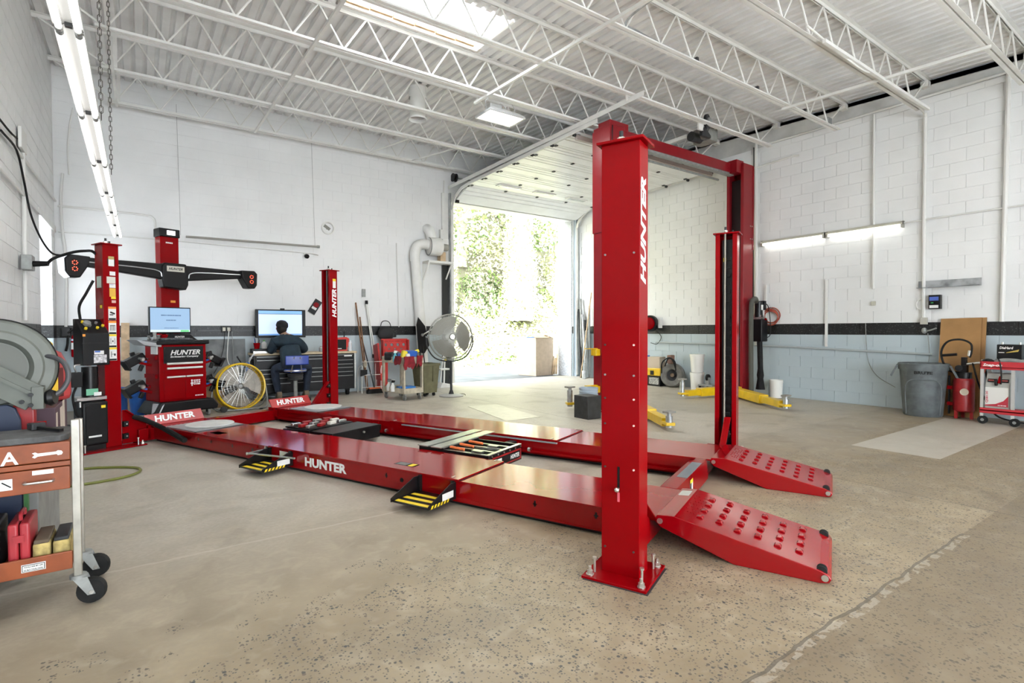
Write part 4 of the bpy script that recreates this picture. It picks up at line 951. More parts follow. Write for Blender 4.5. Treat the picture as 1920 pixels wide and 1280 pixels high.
# wheel clamps hanging from the machine
def wheel_clamp(lx, ly, lz, s, label):
    c, sn = math.cos(math.radians(20)), math.sin(math.radians(20)); x, y = .44+lx*c-ly*sn, 9.70+lx*sn+ly*c
    t = thing('wheel_clamp', label, 'wheel clamp', (x, y, lz), math.radians(20), group='wheel clamps on the alignment machine')
    obj('target_body', MB().obox((-.10*s, 0, 0), (.26, .16, .12), ry=-.5*s), BLACK, t, bev=.02)
    obj('target_plate', MB().obox((-.22*s, -.02, -.07), (.03, .2, .16), ry=-.5*s), BLACKM, t, bev=.006)
    obj('grip', MB().obox((.02*s, -.05, -.06), (.16, .05, .035), ry=.3*s), RED, t, bev=.006)
    obj('claw', MB().obox((-.05*s, -.09, -.11), (.05, .05, .09), ry=.4), BLACKM, t, bev=.01); obj('claw', MB().obox((-.10*s, .06, .08), (.06, .05, .07), ry=-.3), BLACKM, t, bev=.01)
    obj('spindle', MB().cyl((.06*s, -.03, .01), (-.08*s, -.10, .03), .016, n=10), STEEL, t); obj('knob', MB().lathe([(0, 0), (.03, 0), (.034, .02), (.02, .035), (0, .035)], (-.03*s, -.09, .01), (0, -1, 0), n=14), STEEL, t)
    obj('tag', MB().obox((.0, -.085, -.02), (.06, .01, .025), ry=.3*s), BLUE, t); obj('mount', MB().box(min(0, .1*s), max(0, .1*s), -.02, .02, -.02, .02), RED, t)
wheel_clamp(-.47, -.05, .90, 1, 'upper black wheel clamp on the left side of the alignment machine'); wheel_clamp(-.47, -.05, .50, 1, 'lower black wheel clamp on the left side of the alignment machine')
wheel_clamp(.44, 0, .88, -1, 'upper black wheel clamp on the right side, nearest the yellow fan'); wheel_clamp(.44, 0, .50, -1, 'lower black wheel clamp on the right side, above the yellow fan rim')
# things behind the machine
def bucket(x, y, r, h, m, label, handle=True, lid=None, group=None):
    t = thing('bucket', label, 'bucket', (x, y, 0), group=group)
    obj('body', MB().lathe([(r*.84, 0), (r*.99, h*.86), (r*1.04, h*.86), (r*1.04, h*.9), (r, h*.9), (r*1.02, h), (r*.97, h), (r*.82, .01)], n=28, cap=False).lathe([(0, .004), (r*.84, .004)], n=28, cap=False), m, t)
    if handle: obj('handle', MB().tube([(r*1.05*math.cos(a), -r*.2*math.sin(a)-.0, h*.88-r*.9*math.sin(a)) for a in [math.pi*k/12 for k in range(13)]], .004, 6), GREY, t)
    if lid: obj('lid', MB().lathe([(0, h), (r*1.05, h), (r*1.07, h-.02), (r*1.05, h+.012), (0, h+.012)], n=28), lid, t)
    return t
bucket(-.01, 10.28, .16, .36, BLUE, 'blue plastic bucket on the floor left of the alignment machine')
single('blue_drum', MB().lathe([(.1, 0), (.11, .02), (.11, .36), (.08, .4), (0, .4)], (-.30, 10.85, 0), n=20), BLUE, 'tall blue container behind the leaning plank', 'container')
mb = MB(); a, b = Vector((-.21, 11.30, 1.47)), Vector((-.225, 11.05, 0.002))
mb.add([(a.x-.06, a.y, a.z), (a.x+.06, a.y, a.z), (a.x+.06, a.y+.035, a.z), (a.x-.06, a.y+.035, a.z), (b.x-.06, b.y, 0), (b.x+.06, b.y, 0), (b.x+.06, b.y+.035, 0), (b.x-.06, b.y+.035, 0)], [(0,1,2,3),(7,6,5,4),(4,5,1,0),(5,6,2,1),(6,7,3,2),(7,4,0,3)])
single('wooden_plank', mb, WOOD, 'pale wooden plank leaning on the back wall behind the labelled red column', 'plank', bev=.003)
mb = MB().add([(.95, 11.15, 0.0), (1.65, 11.15, 0.0), (1.65, 11.30, 1.17), (.95, 11.30, 1.17), (.95, 11.17, 0.0), (1.65, 11.17, 0.0), (1.65, 11.325, 1.17), (.95, 11.325, 1.17)], [(0,1,2,3),(7,6,5,4),(4,5,1,0),(5,6,2,1),(6,7,3,2),(7,4,0,3)])
single('sheet_metal_panel', mb, mat('dull_sheet', (.10, .105, .105), .45, .3, noise=.35, nscale=5), 'large dark sheet leaning on the back wall behind the yellow fan', 'panel')
single('carton', MB().box(.80, 1.18, 10.35, 10.75, 0, .45), CARD, 'brown cardboard carton on the floor between machine and yellow fan', 'box', bev=.004)
def extinguisher():
    t = thing('fire_extinguisher', 'red fire extinguisher hung on the back wall left of the control console', 'fire extinguisher', (-.87, 11.25, .90))
    obj('cylinder', MB().lathe([(.05, 0), (.062, .01), (.064, .03), (.064, .30), (.05, .35), (.025, .375), (.022, .39), (0, .39)], n=20), RED, t)
    obj('head', MB().box(-.02, .02, -.03, .03, .385, .42).obox((0, -.05, .43), (.025, .12, .012), rx=.3), BLACK, t)
    obj('hose', MB().tube(curve([(.02, -.02, .40), (.09, -.02, .36), (.085, -.02, .2), (.075, -.01, .1)]), .009, 8), RUBBER, t)
    obj('label', MB().lathe([(.0645, .13), (.0645, .24)], n=20, cap=False), WLABEL, t); obj('shoulder_label', MB().lathe([(.0645, .27), (.0645, .30)], n=20, cap=False), mat('sky_label', (.5, .6, .75), .5), t)
    obj('bracket', MB().box(-.03, .03, .06, .11, .1, .3), GREY, t)
extinguisher()
# yellow drum fan
def drum_fan():
    t = thing('drum_fan', 'yellow drum floor fan on a tube stand in front of the dark sheet', 'fan', (1.36, 9.93, 0), math.radians(6))
    R, c, d = .375, Vector((0, 0, .39)), Vector((.06, -1, .10)).normalized()
    obj('drum', MB().lathe([(R, -.09), (R+.006, -.09), (R+.004, 0), (R+.006, .09), (R-.002, .09), (R-.004, 0), (R, -.09)], c, d, 48, cap=False), YELLOW, t)
    for k in (-.09, .09): obj('rim', MB().ring(c+d*k, d, R, .016, 48), YELLOW, t)
    a = d.orthogonal().normalized(); b = d.cross(a)
    for k, nm in ((.085, 'grille'), (-.085, 'rear_grille')):
        g = MB(); C = c+d*k
        for i in range(28):
            th = 2*math.pi*i/28; g.tube([C+(a*math.cos(th)+b*math.sin(th))*.05, C+(a*math.cos(th+.06)+b*math.sin(th+.06))*R], .0022, 4)
        for rr in (.12, .22, .30): g.ring(C, d, rr, .002, 36, 4)
        obj(nm, g, STEEL, t)
    hub = obj('hub', MB().lathe([(0, .05), (.03, .05), (.05, .03), (.05, -.06), (0, -.06)], c, d, 20), GREY, t)
    obj('motor', MB().lathe([(0, -.06), (.085, -.06), (.09, -.12), (.07, -.2), (0, -.2)], c, d, 20), DGREY, t)
    BL = mat('blade_metal', (.42, .39, .34), .5, .25, noise=.15)
    for k in range(3):
        th = 2*math.pi*k/3+.55; vs = []
        for i in range(7):
            for j in range(5):
                ang = th + (i/6-.5)*(1.55 if j > 1 else 1.0); rr = .045+.295*j/4; pitch = (i/6-.5)*-.09*(.4+.6*j/4)
                vs.append(c + (a*math.cos(ang)+b*math.sin(ang))*rr + d*pitch)
        n0 = [Vector(v)-d*.003 for v in vs]
        fs = [(i*5+j, i*5+j+1, i*5+j+6, i*5+j+5) for i in range(6) for j in range(4)]
        m = MB().add(vs, fs).add(n0, [f[::-1] for f in fs]); obj('blade', m, BL, t)
    for s in (-1, 1):
        obj('stand_leg', MB().tube(curve([(s*(R+.03), 0, .39), (s*(R+.05), -.02, .2), (s*(R+.02), -.12, .045), (s*(R-.06), -.2, .02)]), .014, 8), GREY, t); obj('pivot_knob', MB().cyl((s*(R), 0, .39), (s*(R+.05), 0, .39), .022, n=12), DGREY, t)
    obj('stand_bar', MB().tube(curve([(-R+.06, -.2, .02), (0, -.21, .02), (R-.06, -.2, .02)]), .014, 8).tube(curve([(-R-.05, .02, .2), (-R+.02, .16, .02), (0, .19, .016), (R-.02, .16, .02), (R+.05, .02, .2)]), .014, 8), GREY, t)
    obj('wheel', MB().cyl((-R+.08, -.24, .05), (-R+.08, -.20, .05), .05, n=18), DGREY, t); obj('foot', MB().cyl((R-.1, -.2, 0), (R-.1, -.2, .02), .03, n=12), RUBBER, t)
drum_fan()
# wall outlets with cords, and a black rail on the painted band
t = thing('wall_outlet', 'double outlet on the painted band with cords hanging behind the yellow fan', 'outlet', (1.33, 11.33, 1.3), off=(1.33, 11.33, 1.3))
obj('box', MB().box(1.25, 1.42, 11.28, 11.36, 1.30, 1.42), DGREY, t, bev=.004)
for x in (1.29, 1.37): obj('plug', MB().box(x-.025, x+.025, 11.24, 11.28, 1.32, 1.39), mat('cream_plug', (.6, .58, .5), .5), t, bev=.006)
obj('white_cord', MB().tube(curve([(1.37, 11.25, 1.32), (1.34, 11.22, 1.0), (1.33, 11.1, .75), (1.42, 10.8, .55), (1.5, 10.5, .5)]), .008, 6), WHITE, t)
obj('black_cord', MB().tube(curve([(1.30, 11.25, 1.32), (1.27, 11.2, 1.0), (1.16, 11.0, .7), (1.08, 10.95, .55)]), .006, 6), RUBBER, t); obj('grey_cord', MB().tube(curve([(1.42, 11.25, 1.32), (1.43, 11.2, 1.0), (1.42, 11.15, .7)]), .004, 6), GREY, t)
single('black_rail', MB().box(.86, 1.86, 11.31, 11.345, 1.315, 1.345), BLACKM, 'thin black rail fixed along the painted band behind the monitor', 'rail')

# ------------------------------------------------------------------ drawer bench and what is on it
def bench():
    t = thing('drawer_bench', 'long black drawer bench with a pale wooden top against the back wall', 'workbench', (2.68, 10.80, 0), off=(2.68, 10.80, 0))
    x0, x1, y0, y1 = 1.72, 3.64, 10.80, 11.33; CB = mat('bench_black', (.010, .010, .011), .4, 0, .25, noise=.2)
    obj('carcass', MB().box(x0, x1, y0+.015, y1, .13, .86), CB, t, bev=.006)
    obj('worktop', MB().box(x0-.02, x1+.02, y0-.02, y1+.01, .86, .90), mat('bench_wood', (.62, .50, .33), .5, noise=.12), t, bev=.004)
    obj('corner_trim', MB().box(x1-.03, x1+.004, y0+.0, y0+.03, .13, .86), STEEL, t)
    banks = ((x0+.03, 2.38, (.78, .60, .52, .43, .33, .16)), (2.42, 3.02, (.78, .60, .52, .43, .33, .16)), (3.06, x1-.04, (.74, .655, .585, .50, .42, .16)))
    for a, b, zs in banks:
        top = .845
        for z in zs:
            dr = obj('drawer', MB().box(a, b, y0, y0+.02, z+.004, top-.004), CB, t, bev=.003); obj('pull', MB().box(a+.02, b-.02, y0-.012, y0+.002, top-.022, top-.008), mat('pull_aluminium', (.24, .24, .24), .35, .8), dr, bev=.003); top = z
    for x in (x0+.12, x1-.15, 2.68):
        c = obj('caster', MB().cyl((x-.025, y0+.1, .065), (x+.025, y0+.1, .065), .065, n=18), RUBBER, t); obj('fork', MB().box(x-.04, x+.04, y0+.06, y0+.14, .09, .13), BLACKM, c)
    obj('name_plate', MB().box(3.40, 3.56, y0-.006, y0, .795, .83), WLABEL, t)
    obj('side_handle', MB().tube(curve([(x0, y0+.1, .80), (x0-.05, y0+.1, .82), (x0-.06, y0+.1, .76), (x0-.06, y0+.1, .7)]), .012, 8), STEEL, t)
bench()
def tv():
    t = thing('large_monitor', 'large flat monitor with a pale blue picture standing on the drawer bench', 'monitor', (2.27, 11.15, .90), off=(2.27, 11.15, .90))
    s = obj('housing', MB().box(1.81, 2.73, 11.12, 11.19, 1.19, 1.74), BLACK, t, bev=.008)
    obj('screen', MB().box(1.862, 2.66, 11.115, 11.12, 1.235, 1.715), mat('tv_picture', (.2, .25, .4), .3, emit=(.50, .62, .98), estr=.80), s); obj('screen_band', MB().box(1.862, 2.66, 11.113, 11.115, 1.655, 1.715), mat('tv_band', (.1, .2, .4), .3, emit=(.16, .38, .70), estr=.7), s); obj('screen_line', MB().box(1.862, 2.66, 11.112, 11.115, 1.648, 1.656), BLACK, s); obj('task_bar', MB().box(1.862, 2.66, 11.113, 11.115, 1.235, 1.265), mat('tv_task', (.1, .2, .4), .3, emit=(.12, .3, .62), estr=.6), s); obj('screen_text_line', MB().box(2.2, 2.36, 11.112, 11.115, 1.50, 1.512), BLACK, s)
    obj('webcam', MB().box(2.26, 2.34, 11.13, 11.17, 1.74, 1.765), BLACK, t, bev=.004)
    obj('stand', MB().box(2.2, 2.34, 11.14, 11.18, .91, 1.2).box(2.0, 2.54, 11.06, 11.25, .90, .912), BLACKM, t, bev=.003)
tv()
def cup(x, y, label):
    t = thing('pen_cup', label, 'cup', (x, y, .985))
    obj('cup', MB().lathe([(.045, 0), (.06, .11), (.055, .11), (.04, .006)], n=20, cap=False).lathe([(0, .004), (.045, .004)], n=20, cap=False), RED, t)
    for k in range(6):
        a = k*1.05; obj('pen', MB().cyl((.02*math.cos(a), .02*math.sin(a), .01), (.045*math.cos(a), .045*math.sin(a), .17+.01*k), .005, n=6), [BLACK, WHITE, BLACK, BLUE, WHITE, DGREY][k], t)
single('tool_case', MB().box(1.70, 2.04, 10.86, 11.1, .90, .985), BLACK, 'flat black tool case on the bench under the red pen cup', 'case', bev=.01)
cup(1.80, 10.95, 'red cup full of pens on the left end of the bench')
def sbottle(x, y, z, r, h, m, cap, label, group=None):
    t = thing('bottle', label, 'bottle', (x, y, z), group=group)
    obj('body', MB().lathe([(r*.9, 0), (r, .01), (r, h*.62), (r*.55, h*.78), (r*.4, h*.82), (r*.4, h*.9), (0, h*.9)], n=18), m, t); obj('cap', MB().cyl((0, 0, h*.88), (0, 0, h), r*.45, n=12), cap, t)
sbottle(1.93, 10.98, .985, .045, .16, WHITE, mat('lime_cap', (.2, .7, .15), .4), 'white bottle with a green cap beside the red pen cup')
single('parts_strip', MB().box(1.72, 2.1, 10.83, 10.87, .90, .94), STEEL, 'bright steel strip along the front left edge of the bench', 'strip', bev=.003)
single('small_printer', MB().prism([(11.0, .90), (11.2, .90), (11.2, 1.08), (11.05, 1.14), (11.0, 1.14)], 'x', 2.08, 2.19), BLACK, 'small black printer between pen cup and mechanic', 'printer', bev=.008)
single('paper_stack', MB().box(2.09, 2.22, 10.98, 11.03, 1.142, 1.165), WHITE, 'small white paper block on top of the black printer', 'paper')
single('glass_jar', MB().lathe([(.04, 0), (.045, .01), (.045, .08), (.03, .1), (.03, .115), (0, .115)], (2.98, 10.92, .90), n=18), mat('clear_jar', (.8, .82, .82), .1, trans=.6), 'clear jar on the bench right of the mechanic', 'jar')
def scanner():
    t = thing('diagnostic_tablet', 'red framed diagnostic tablet standing on the right end of the bench', 'tablet', (3.37, 11.0, .90), math.radians(4))
    obj('frame', MB().prism([(-.20, 0), (.16, 0), (.16, .08), (.20, .08), (.20, .26), (.14, .29), (-.20, .27)], 'y', -.03, .03), mat('tablet_red', (.62, .05, .04), .4), t, bev=.012); obj('screen', MB().box(-.17, .13, -.036, -.03, .03, .24), BLACK, t, bev=.003); obj('logo', MB().box(-.05, .03, -.037, -.036, .045, .06), WLABEL, t)
scanner()
single('spray_can', MB().lathe([(.035, 0), (.035, .17), (.02, .19), (.022, .19), (.022, .22), (0, .22)], (3.58, 10.98, .90), n=16), mat('can_white', (.7, .73, .78), .3), 'white spray can with black top at the right end of the bench', 'can')
single('black_bottle', MB().lathe([(.03, 0), (.03, .22), (.012, .27), (.012, .36), (.02, .36), (.02, .40), (0, .40)], (3.50, 11.1, .90), n=14), BLACK, 'tall slim black bottle behind the spray can on the bench', 'bottle')
# hose and gun hanging at the left end of the bench
t = thing('air_gun', 'blue air gun with grey hose hanging from the left end of the bench', 'air gun', (1.62, 10.72, .56), off=(1.62, 10.72, .56))
obj('gun_body', MB().obox((1.56, 10.74, .70), (.16, .05, .06), ry=-.3).obox((1.60, 10.74, .64), (.05, .045, .12)), BLUE, t, bev=.012); obj('nozzle', MB().cyl((1.50, 10.74, .74), (1.43, 10.74, .86), .012), BLACK, t); obj('head', MB().ball((1.50, 10.73, .69), .05, 12), mat('grey_knob', (.45, .5, .5), .4), t)
obj('hose', MB().tube(curve([(1.62, 10.74, .72), (1.65, 10.73, .80), (1.69, 10.75, .86), (1.73, 10.76, .89)]), .014, 8), mat('grey_hose', (.5, .52, .55), .4), t); obj('red_line', MB().tube(curve([(1.62, 10.73, .6), (1.64, 10.71, .5), (1.69, 10.7, .42)]), .007, 6), RED, t)

# stool and mechanic
def stool(x, y):
    t = thing('stool', 'swivel stool with blue seat and small blue backrest at the bench', 'stool', (x, y, 0), math.radians(-6))
    BU = mat('stool_blue', (.012, .05, .38), .35, coat=.2)
    obj('seat', MB().lathe([(0, .555), (.185, .555), (.20, .57), (.20, .60), (.185, .615), (0, .615)], n=32), BU, t); obj('seat_rim', MB().lathe([(.201, .572), (.203, .585), (.201, .598)], n=32, cap=False), STEEL, t)
    obj('backrest', MB().box(-.20, .20, -.29, -.255, .70, .87), BU, t, bev=.016)
    for s in (-1, 1): obj('back_strut', MB().cyl((s*.09, -.16, .56), (s*.05, -.295, .84), .011, n=8), STEEL, t)
    obj('spring_cover', MB().lathe([(.13, .53), (.14, .555), (.0, .555)], n=24).lathe([(.135, .52), (.14, .50), (.132, .48), (.138, .46), (.128, .44), (.133, .42), (.12, .40), (.0, .40)], n=24), DGREY, t); obj('post', MB().cyl((0, 0, .05), (0, 0, .42), .035, n=16), GREY, t)
    for k in range(5): a = k*1.2566; obj('foot', MB().bar((0, 0, .09), (.26*math.cos(a), .26*math.sin(a), .05), .04, .03), BLACKM, t); obj('caster', MB().cyl((.26*math.cos(a)-.012, .26*math.sin(a), .025), (.26*math.cos(a)+.012, .26*math.sin(a), .025), .025, n=10), RUBBER, t)
SX, SY = 2.36, 10.40
stool(SX, SY)
def person():
    import bmesh as _b
    t = thing('person', 'person in dark navy work shirt, dark jeans and black cap sitting on the blue stool', 'person', (SX-.03, SY, .60), math.radians(-3))
    P = {}; E = []
    def n(k, co, r): P[k] = (co, r)
    n('pel', (0, -.02, .10), (.19, .13)); n('bel', (-.03, .06, .27), (.20, .13)); n('che', (-.06, .15, .44), (.235, .13)); n('sho', (-.08, .20, .56), (.18, .11)); n('nek', (-.115, .25, .65), (.064, .064)); n('nk2', (-.14, .28, .70), (.065, .065))
    for s, q in ((-1, 'l'), (1, 'r')):
        n('sh'+q, (-.07+s*.215, .19, .52), (.10, .10)); n('el'+q, (-.05+s*.31, .27, .36), (.075, .075)); n('fo'+q, (-.05+s*.27, .40, .335), (.06, .06)); n('wr'+q, (-.05+s*.18, .52, .335), (.036, .036))
        n('hi'+q, (s*.13, .05, .06), (.12, .11)); n('kn'+q, (s*.30, .22, .02), (.09, .09)); n('ca'+q, (s*.28, .20, -.2), (.075, .075)); n('an'+q, (s*.24, .12, -.47), (.052, .052))
    E = [('pel', 'bel'), ('bel', 'che'), ('che', 'sho'), ('sho', 'nek'), ('nek', 'nk2')]
    for q in 'lr': E += [('sho', 'sh'+q), ('sh'+q, 'el'+q), ('el'+q, 'fo'+q), ('fo'+q, 'wr'+q), ('pel', 'hi'+q), ('hi'+q, 'kn'+q), ('kn'+q, 'ca'+q), ('ca'+q, 'an'+q)]
    ks = list(P); me = bpy.data.meshes.new('body'); me.from_pydata([P[k][0] for k in ks], [(ks.index(a), ks.index(b)) for a, b in E], [])
    o = bpy.data.objects.new('tmp', me); COL.objects.link(o)
    sk = o.modifiers.new('s', 'SKIN'); sk.use_smooth_shade = True; o.modifiers.new('u', 'SUBSURF').levels = 2
    for i, k in enumerate(ks): d = me.skin_vertices[0].data[i]; d.radius = P[k][1]; d.use_root = (k == 'pel')
    dg = bpy.context.evaluated_depsgraph_get(); m2 = bpy.data.meshes.new_from_object(o.evaluated_get(dg)); bpy.data.objects.remove(o)
    SHIRT = mat('navy_shirt', (.016, .034, .052), .85, noise=.25, nscale=9, bump=.35, bscale=14); JEANS = mat('dark_jeans', (.018, .028, .05), .85, noise=.3, nscale=10); SKIN = mat('skin', (.42, .24, .16), .5)
    m2.materials.clear()
    for m in (SHIRT, JEANS, SKIN): m2.materials.append(m)
    for p in m2.polygons:
        c = p.center
        if c.z > .655 or (c.y > .47 and c.z > .2): p.material_index = 2
        elif c.z < .165: p.material_index = 1
        else: p.material_index = 0
        p.use_smooth = True
    m2.name = 'body'; b = bpy.data.objects.new('body', m2); link(b, t)
    # head bowed to the screen, cap worn low
    H = Vector((-.155, .30, .775)); R = Matrix.Rotation(.35, 3, 'X') @ Matrix.Rotation(.12, 3, 'Y')
    def put(name, mb, m, par):
        mb.v = [tuple(H + R @ (Vector(v)*1.12)) for v in mb.v]; return obj(name, mb, m, par)
    hb = MB().ball((0, 0, 0), .1, 20, (.78, .95, 1.15)); hd = put('head', hb, SKIN, t)
    put('ear', MB().ball((.079, -.005, -.01), .025, 10, (.35, .8, 1.2)), SKIN, hd); put('ear', MB().ball((-.079, -.005, -.01), .025, 10, (.35, .8, 1.2)), SKIN, hd); put('nose', MB().ball((0, .098, -.01), .018, 8, (.8, 1, 1.2)), SKIN, hd)
    for s in (-1, 1): put('eye', MB().ball((s*.03, .088, .015), .011, 8), mat('eye_white', (.7, .7, .7), .3), hd)
    put('mouth', MB().ball((0, .088, -.06), .02, 8, (1.2, .4, .35)), mat('lip', (.35, .14, .11), .5), hd)
    put('hair', MB().ball((0, -.028, .0), .098, 18, (.84, .9, 1.0)), mat('dark_hair', (.012, .009, .008), .7, bump=.4, bscale=60), hd)
    put('cap', MB().lathe([(.095, .03), (.098, .05), (.088, .095), (.055, .125), (0, .135)], (0, -.005, 0), n=24, cap=False), mat('black_cap', (.012, .012, .014), .8), t)
    put('cap_brim', MB().prism([(-.075, .06), (.075, .06), (.07, .12), (.035, .155), (-.035, .155), (-.07, .12)], 'z', .038, .046), MATS['black_cap'], t)
    # hands resting on the bench edge
    for s, q in ((-1, 'l'), (1, 'r')):
        w = Vector(P['wr'+q][0]); hm = MB().obox((w.x-s*.03, w.y+.05, w.z-.002), (.075, .09, .028), rz=s*.3)
        hd_ = obj('hand', hm, SKIN, t, bev=.01)
        for k in range(4):
            p0 = (w.x-s*.03-.028+k*.019, w.y+.085, w.z); l = (.055, .065, .07, .052)[k]
            obj('finger', MB().tube([p0, (p0[0]-s*.008, p0[1]+l*.55, p0[2]+.008), (p0[0]-s*.012, p0[1]+l, p0[2]-.012)], [.0095, .009, .007], 8), SKIN, hd_)
        obj('thumb', MB().tube([(w.x-s*.055, w.y+.03, w.z), (w.x-s*.085, w.y+.055, w.z), (w.x-s*.09, w.y+.085, w.z-.008)], [.011, .010, .008], 8), SKIN, hd_)
    for s, q in ((-1, 'l'), (1, 'r')):
        a = Vector(P['an'+q][0]); obj('shoe', MB().prism([(a.y-.10, a.z-.06), (a.y+.17, a.z-.06), (a.y+.18, a.z-.03), (a.y+.05, a.z+.03), (a.y+.03, a.z+.06), (a.y-.06, a.z+.06), (a.y-.10, a.z)], 'x', a.x-.045, a.x+.045), mat('brown_boot', (.16, .12, .08), .7, noise=.3), t, bev=.015)
person()
# ------------------------------------------------------------------ right part of the back wall
# conduits, hanging rod light, round vent
CON = mat('painted_conduit', (.74, .735, .71), .4)
def conduit(pts, r, label, m=CON, name='wall_conduit', cat='conduit', group='painted conduits on the walls', sm=5):
    return single(name, MB().tube(curve(pts, sm) if sm else pts, r, 8), m, label, cat, group=group)
yb = YB-.03
conduit([(-1.07, yb, 3.37), (-.4, yb, 3.37), (.1, yb, 3.36), (.21, yb, 3.33), (.245, yb, 3.2), (.245, yb, 2.6), (.24, yb, 1.45)], .018, 'white conduit bending down the back wall behind the machine column')
conduit([(-1.07, yb, 2.95), (.3, yb, 2.955), (1.4, yb, 2.94), (2.75, yb, 2.92), (3.05, yb, 2.90)], .011, 'thin white conduit running along the back wall to the small floodlight')
conduit([(-1.0, yb-.02, 3.9), (-1.03, yb, 3.5), (-1.02, yb, 3.0), (-.98, yb, 2.4), (-1.0, yb, 1.4)], .02, 'vertical white conduit in the left corner of the back wall')
conduit([(-.85, yb, 5.0), (-.90, yb, 4.7), (-.93, yb, 4.3), (-.92, yb, 3.9)], .012, 'faint vertical conduit high in the left corner of the back wall')
conduit([(4.78, yb, 3.30), (4.80, yb, 2.4), (4.82, yb, 1.4)], .012, 'vertical white conduit left of the white duct')
conduit([(6.0, yb, 4.9), (5.99, yb, 4.6), (5.98, yb, 3.6)], .02, 'vertical white conduit at the left jamb of the overhead door')
t = thing('rod_light', 'long slim grey rod lamp hung below the back wall vent', 'lamp', (1.84, YB-.2, 3.0), off=(1.84, YB-.2, 3.0))
obj('rod', MB().tube([(.70, YB-.14, 3.03), (3.02, YB-.14, 3.05)], .022, 10), mat('brownish_grey', (.32, .31, .28), .5), t); obj('end_cap', MB().cyl((3.0, YB-.14, 3.05), (3.05, YB-.14, 3.05), .028, n=12), GREY, t)
for x in (.62, 2.96): obj('hanger_wire', MB().tube([(x, YB-.13, 3.05), (x-.03, YB-.05, 5.4)], .003, 5), GREY, t)
t = thing('floodlight', 'small dark floodlight on a bracket under the rod lamp', 'lamp', (2.80, YB-.08, 2.82), off=(2.80, YB-.08, 2.82))
obj('head', MB().lathe([(.02, 0), (.045, .03), (.045, .07), (0, .07)], (2.80, YB-.03, 2.86), (.2, -1, -.3), n=14), BLACK, t); obj('bracket', MB().bar((2.76, YB-.01, 2.92), (2.79, YB-.05, 2.87), .025, .02), WHITE, t)
t = thing('wall_vent', 'round open vent sleeve in the back wall above the rod lamp', 'vent', (3.26, YB-.04, 3.34), off=(3.26, YB-.04, 3.34))
obj('sleeve', MB().lathe([(.115, -.02), (.135, -.02), (.14, .035), (.12, .04), (.105, .03), (.10, -.019), (.115, -.02)], (3.26, YB, 3.48), (0, -1, 0), n=32, cap=False), WHITE, t); obj('damper', MB().lathe([(0, -.012), (.108, -.012)], (3.26, YB, 3.48), (0, -1, 0), n=28, cap=False), mat('vent_dark', (.10, .10, .09), .6), t); obj('damper_blade', MB().obox((3.235, YB-.005, 3.48), (.14, .008, .09), rx=.5, ry=.6), mat('vent_blade', (.28, .28, .25), .5), t)
single('wall_switch', MB().box(3.97, 4.05, YB-.04, YB-.018, 2.06, 2.23), GREY, 'small grey switch box high on the wall above the long broom handles', 'switch box', bev=.004)
t = thing('license_plate', 'tilted black plate with a red emblem fixed on the wall right of the monitor', 'plate', (2.97, YB-.03, 1.66), off=(2.97, YB-.03, 1.66))
pc = Vector((2.975, YB-.022, 1.82)); rr, uu = Vector((math.cos(1.02), 0, math.sin(1.02))), Vector((-math.sin(1.02), 0, math.cos(1.02)))
decal('plate', pc, rr, uu, .31, .155, BLACK, t, t=.004); decal('plate_print', pc-rr*.035-Vector((0, .005, 0)), rr, uu, .05, .10, WLABEL, t)
obj('plate_emblem', MB().lathe([(0, 0), (.055, 0), (.055, .002), (0, .002)], pc+rr*.045-Vector((0, .004, 0)), (0, -1, 0), n=20), RED, t)
# brooms and handles leaning on the wall
def handle(x0, y0, x1, z1, m, label, r=.013, head=None):
    t = thing('broom', label, 'broom', (x0, y0, 0), off=(x0, y0, 0), group='brooms and handles leaning on the back wall')
    obj('handle', MB().cyl((x0, y0, .03 if not head else .1), (x1, YB-.03, z1), r, n=10), m, t)
    if head: obj('head', MB().prism([(x0-.17, 0), (x0+.17, 0), (x0+.13, .10), (x0-.13, .10)], 'y', y0-.05, y0+.05), RUBBER, t, bev=.006); obj('head_band', MB().box(x0-.12, x0+.12, y0-.035, y0+.035, .10, .125), head, t)
    else: obj('tip', MB().cyl((x0, y0, 0), (x0, y0, .06), r*1.4, n=10), BLACK, t)
handle(3.93, 10.95, 3.83, 1.93, BROWNW, 'long brown wooden broom handle, tallest of the brown pair', .016)
handle(3.97, 11.0, 3.92, 1.62, BROWNW, 'shorter brown wooden handle beside the tall brown one', .014)
handle(4.02, 10.75, 3.95, 1.18, DGREY, 'grey handled push broom with black bristles and orange band', .013, mat('orange_band', (.75, .16, .05), .5))
for i, (xa, xb) in enumerate(((4.05, 4.20), (4.07, 4.25))):
    t = thing('pole', ['white pole with dark ends hanging on the wall, left of two', 'white pole with dark ends hanging on the wall, right of two'][i], 'pole', (xa, YB-.06, .75), off=(xa, YB-.06, .75), group='white poles on the back wall')
    obj('shaft', MB().cyl((xb, YB-.06, .78), (xa, YB-.06, 1.92), .014, n=10), WHITE, t); obj('end', MB().cyl((xb, YB-.06, .72), (xb, YB-.06, .80), .022, n=10), BLACK, t); obj('end', MB().cyl((xa, YB-.06, 1.90), (xa-.003, YB-.06, 1.98), .022, n=10), BLACK, t)
t = thing('wire_rack', 'small white wire rack on the floor beside the brooms', 'rack', (4.05, 11.05, 0), off=(4.05, 11.05, 0))
for x in (3.80, 4.22):
    obj('side_frame', MB().tube(curve([(x, 10.9, 0.0), (x, 10.9, .45), (x+.03, 10.95, .56), (x+.03, 11.1, .56), (x, 11.15, .45), (x, 11.15, 0.0)]), .011, 8), WHITE, t)
for z in (.12, .38, .66): obj('rack_bar', MB().cyl((3.80, 10.9, z), (4.24, 10.9, z), .007, n=8), WHITE, t)
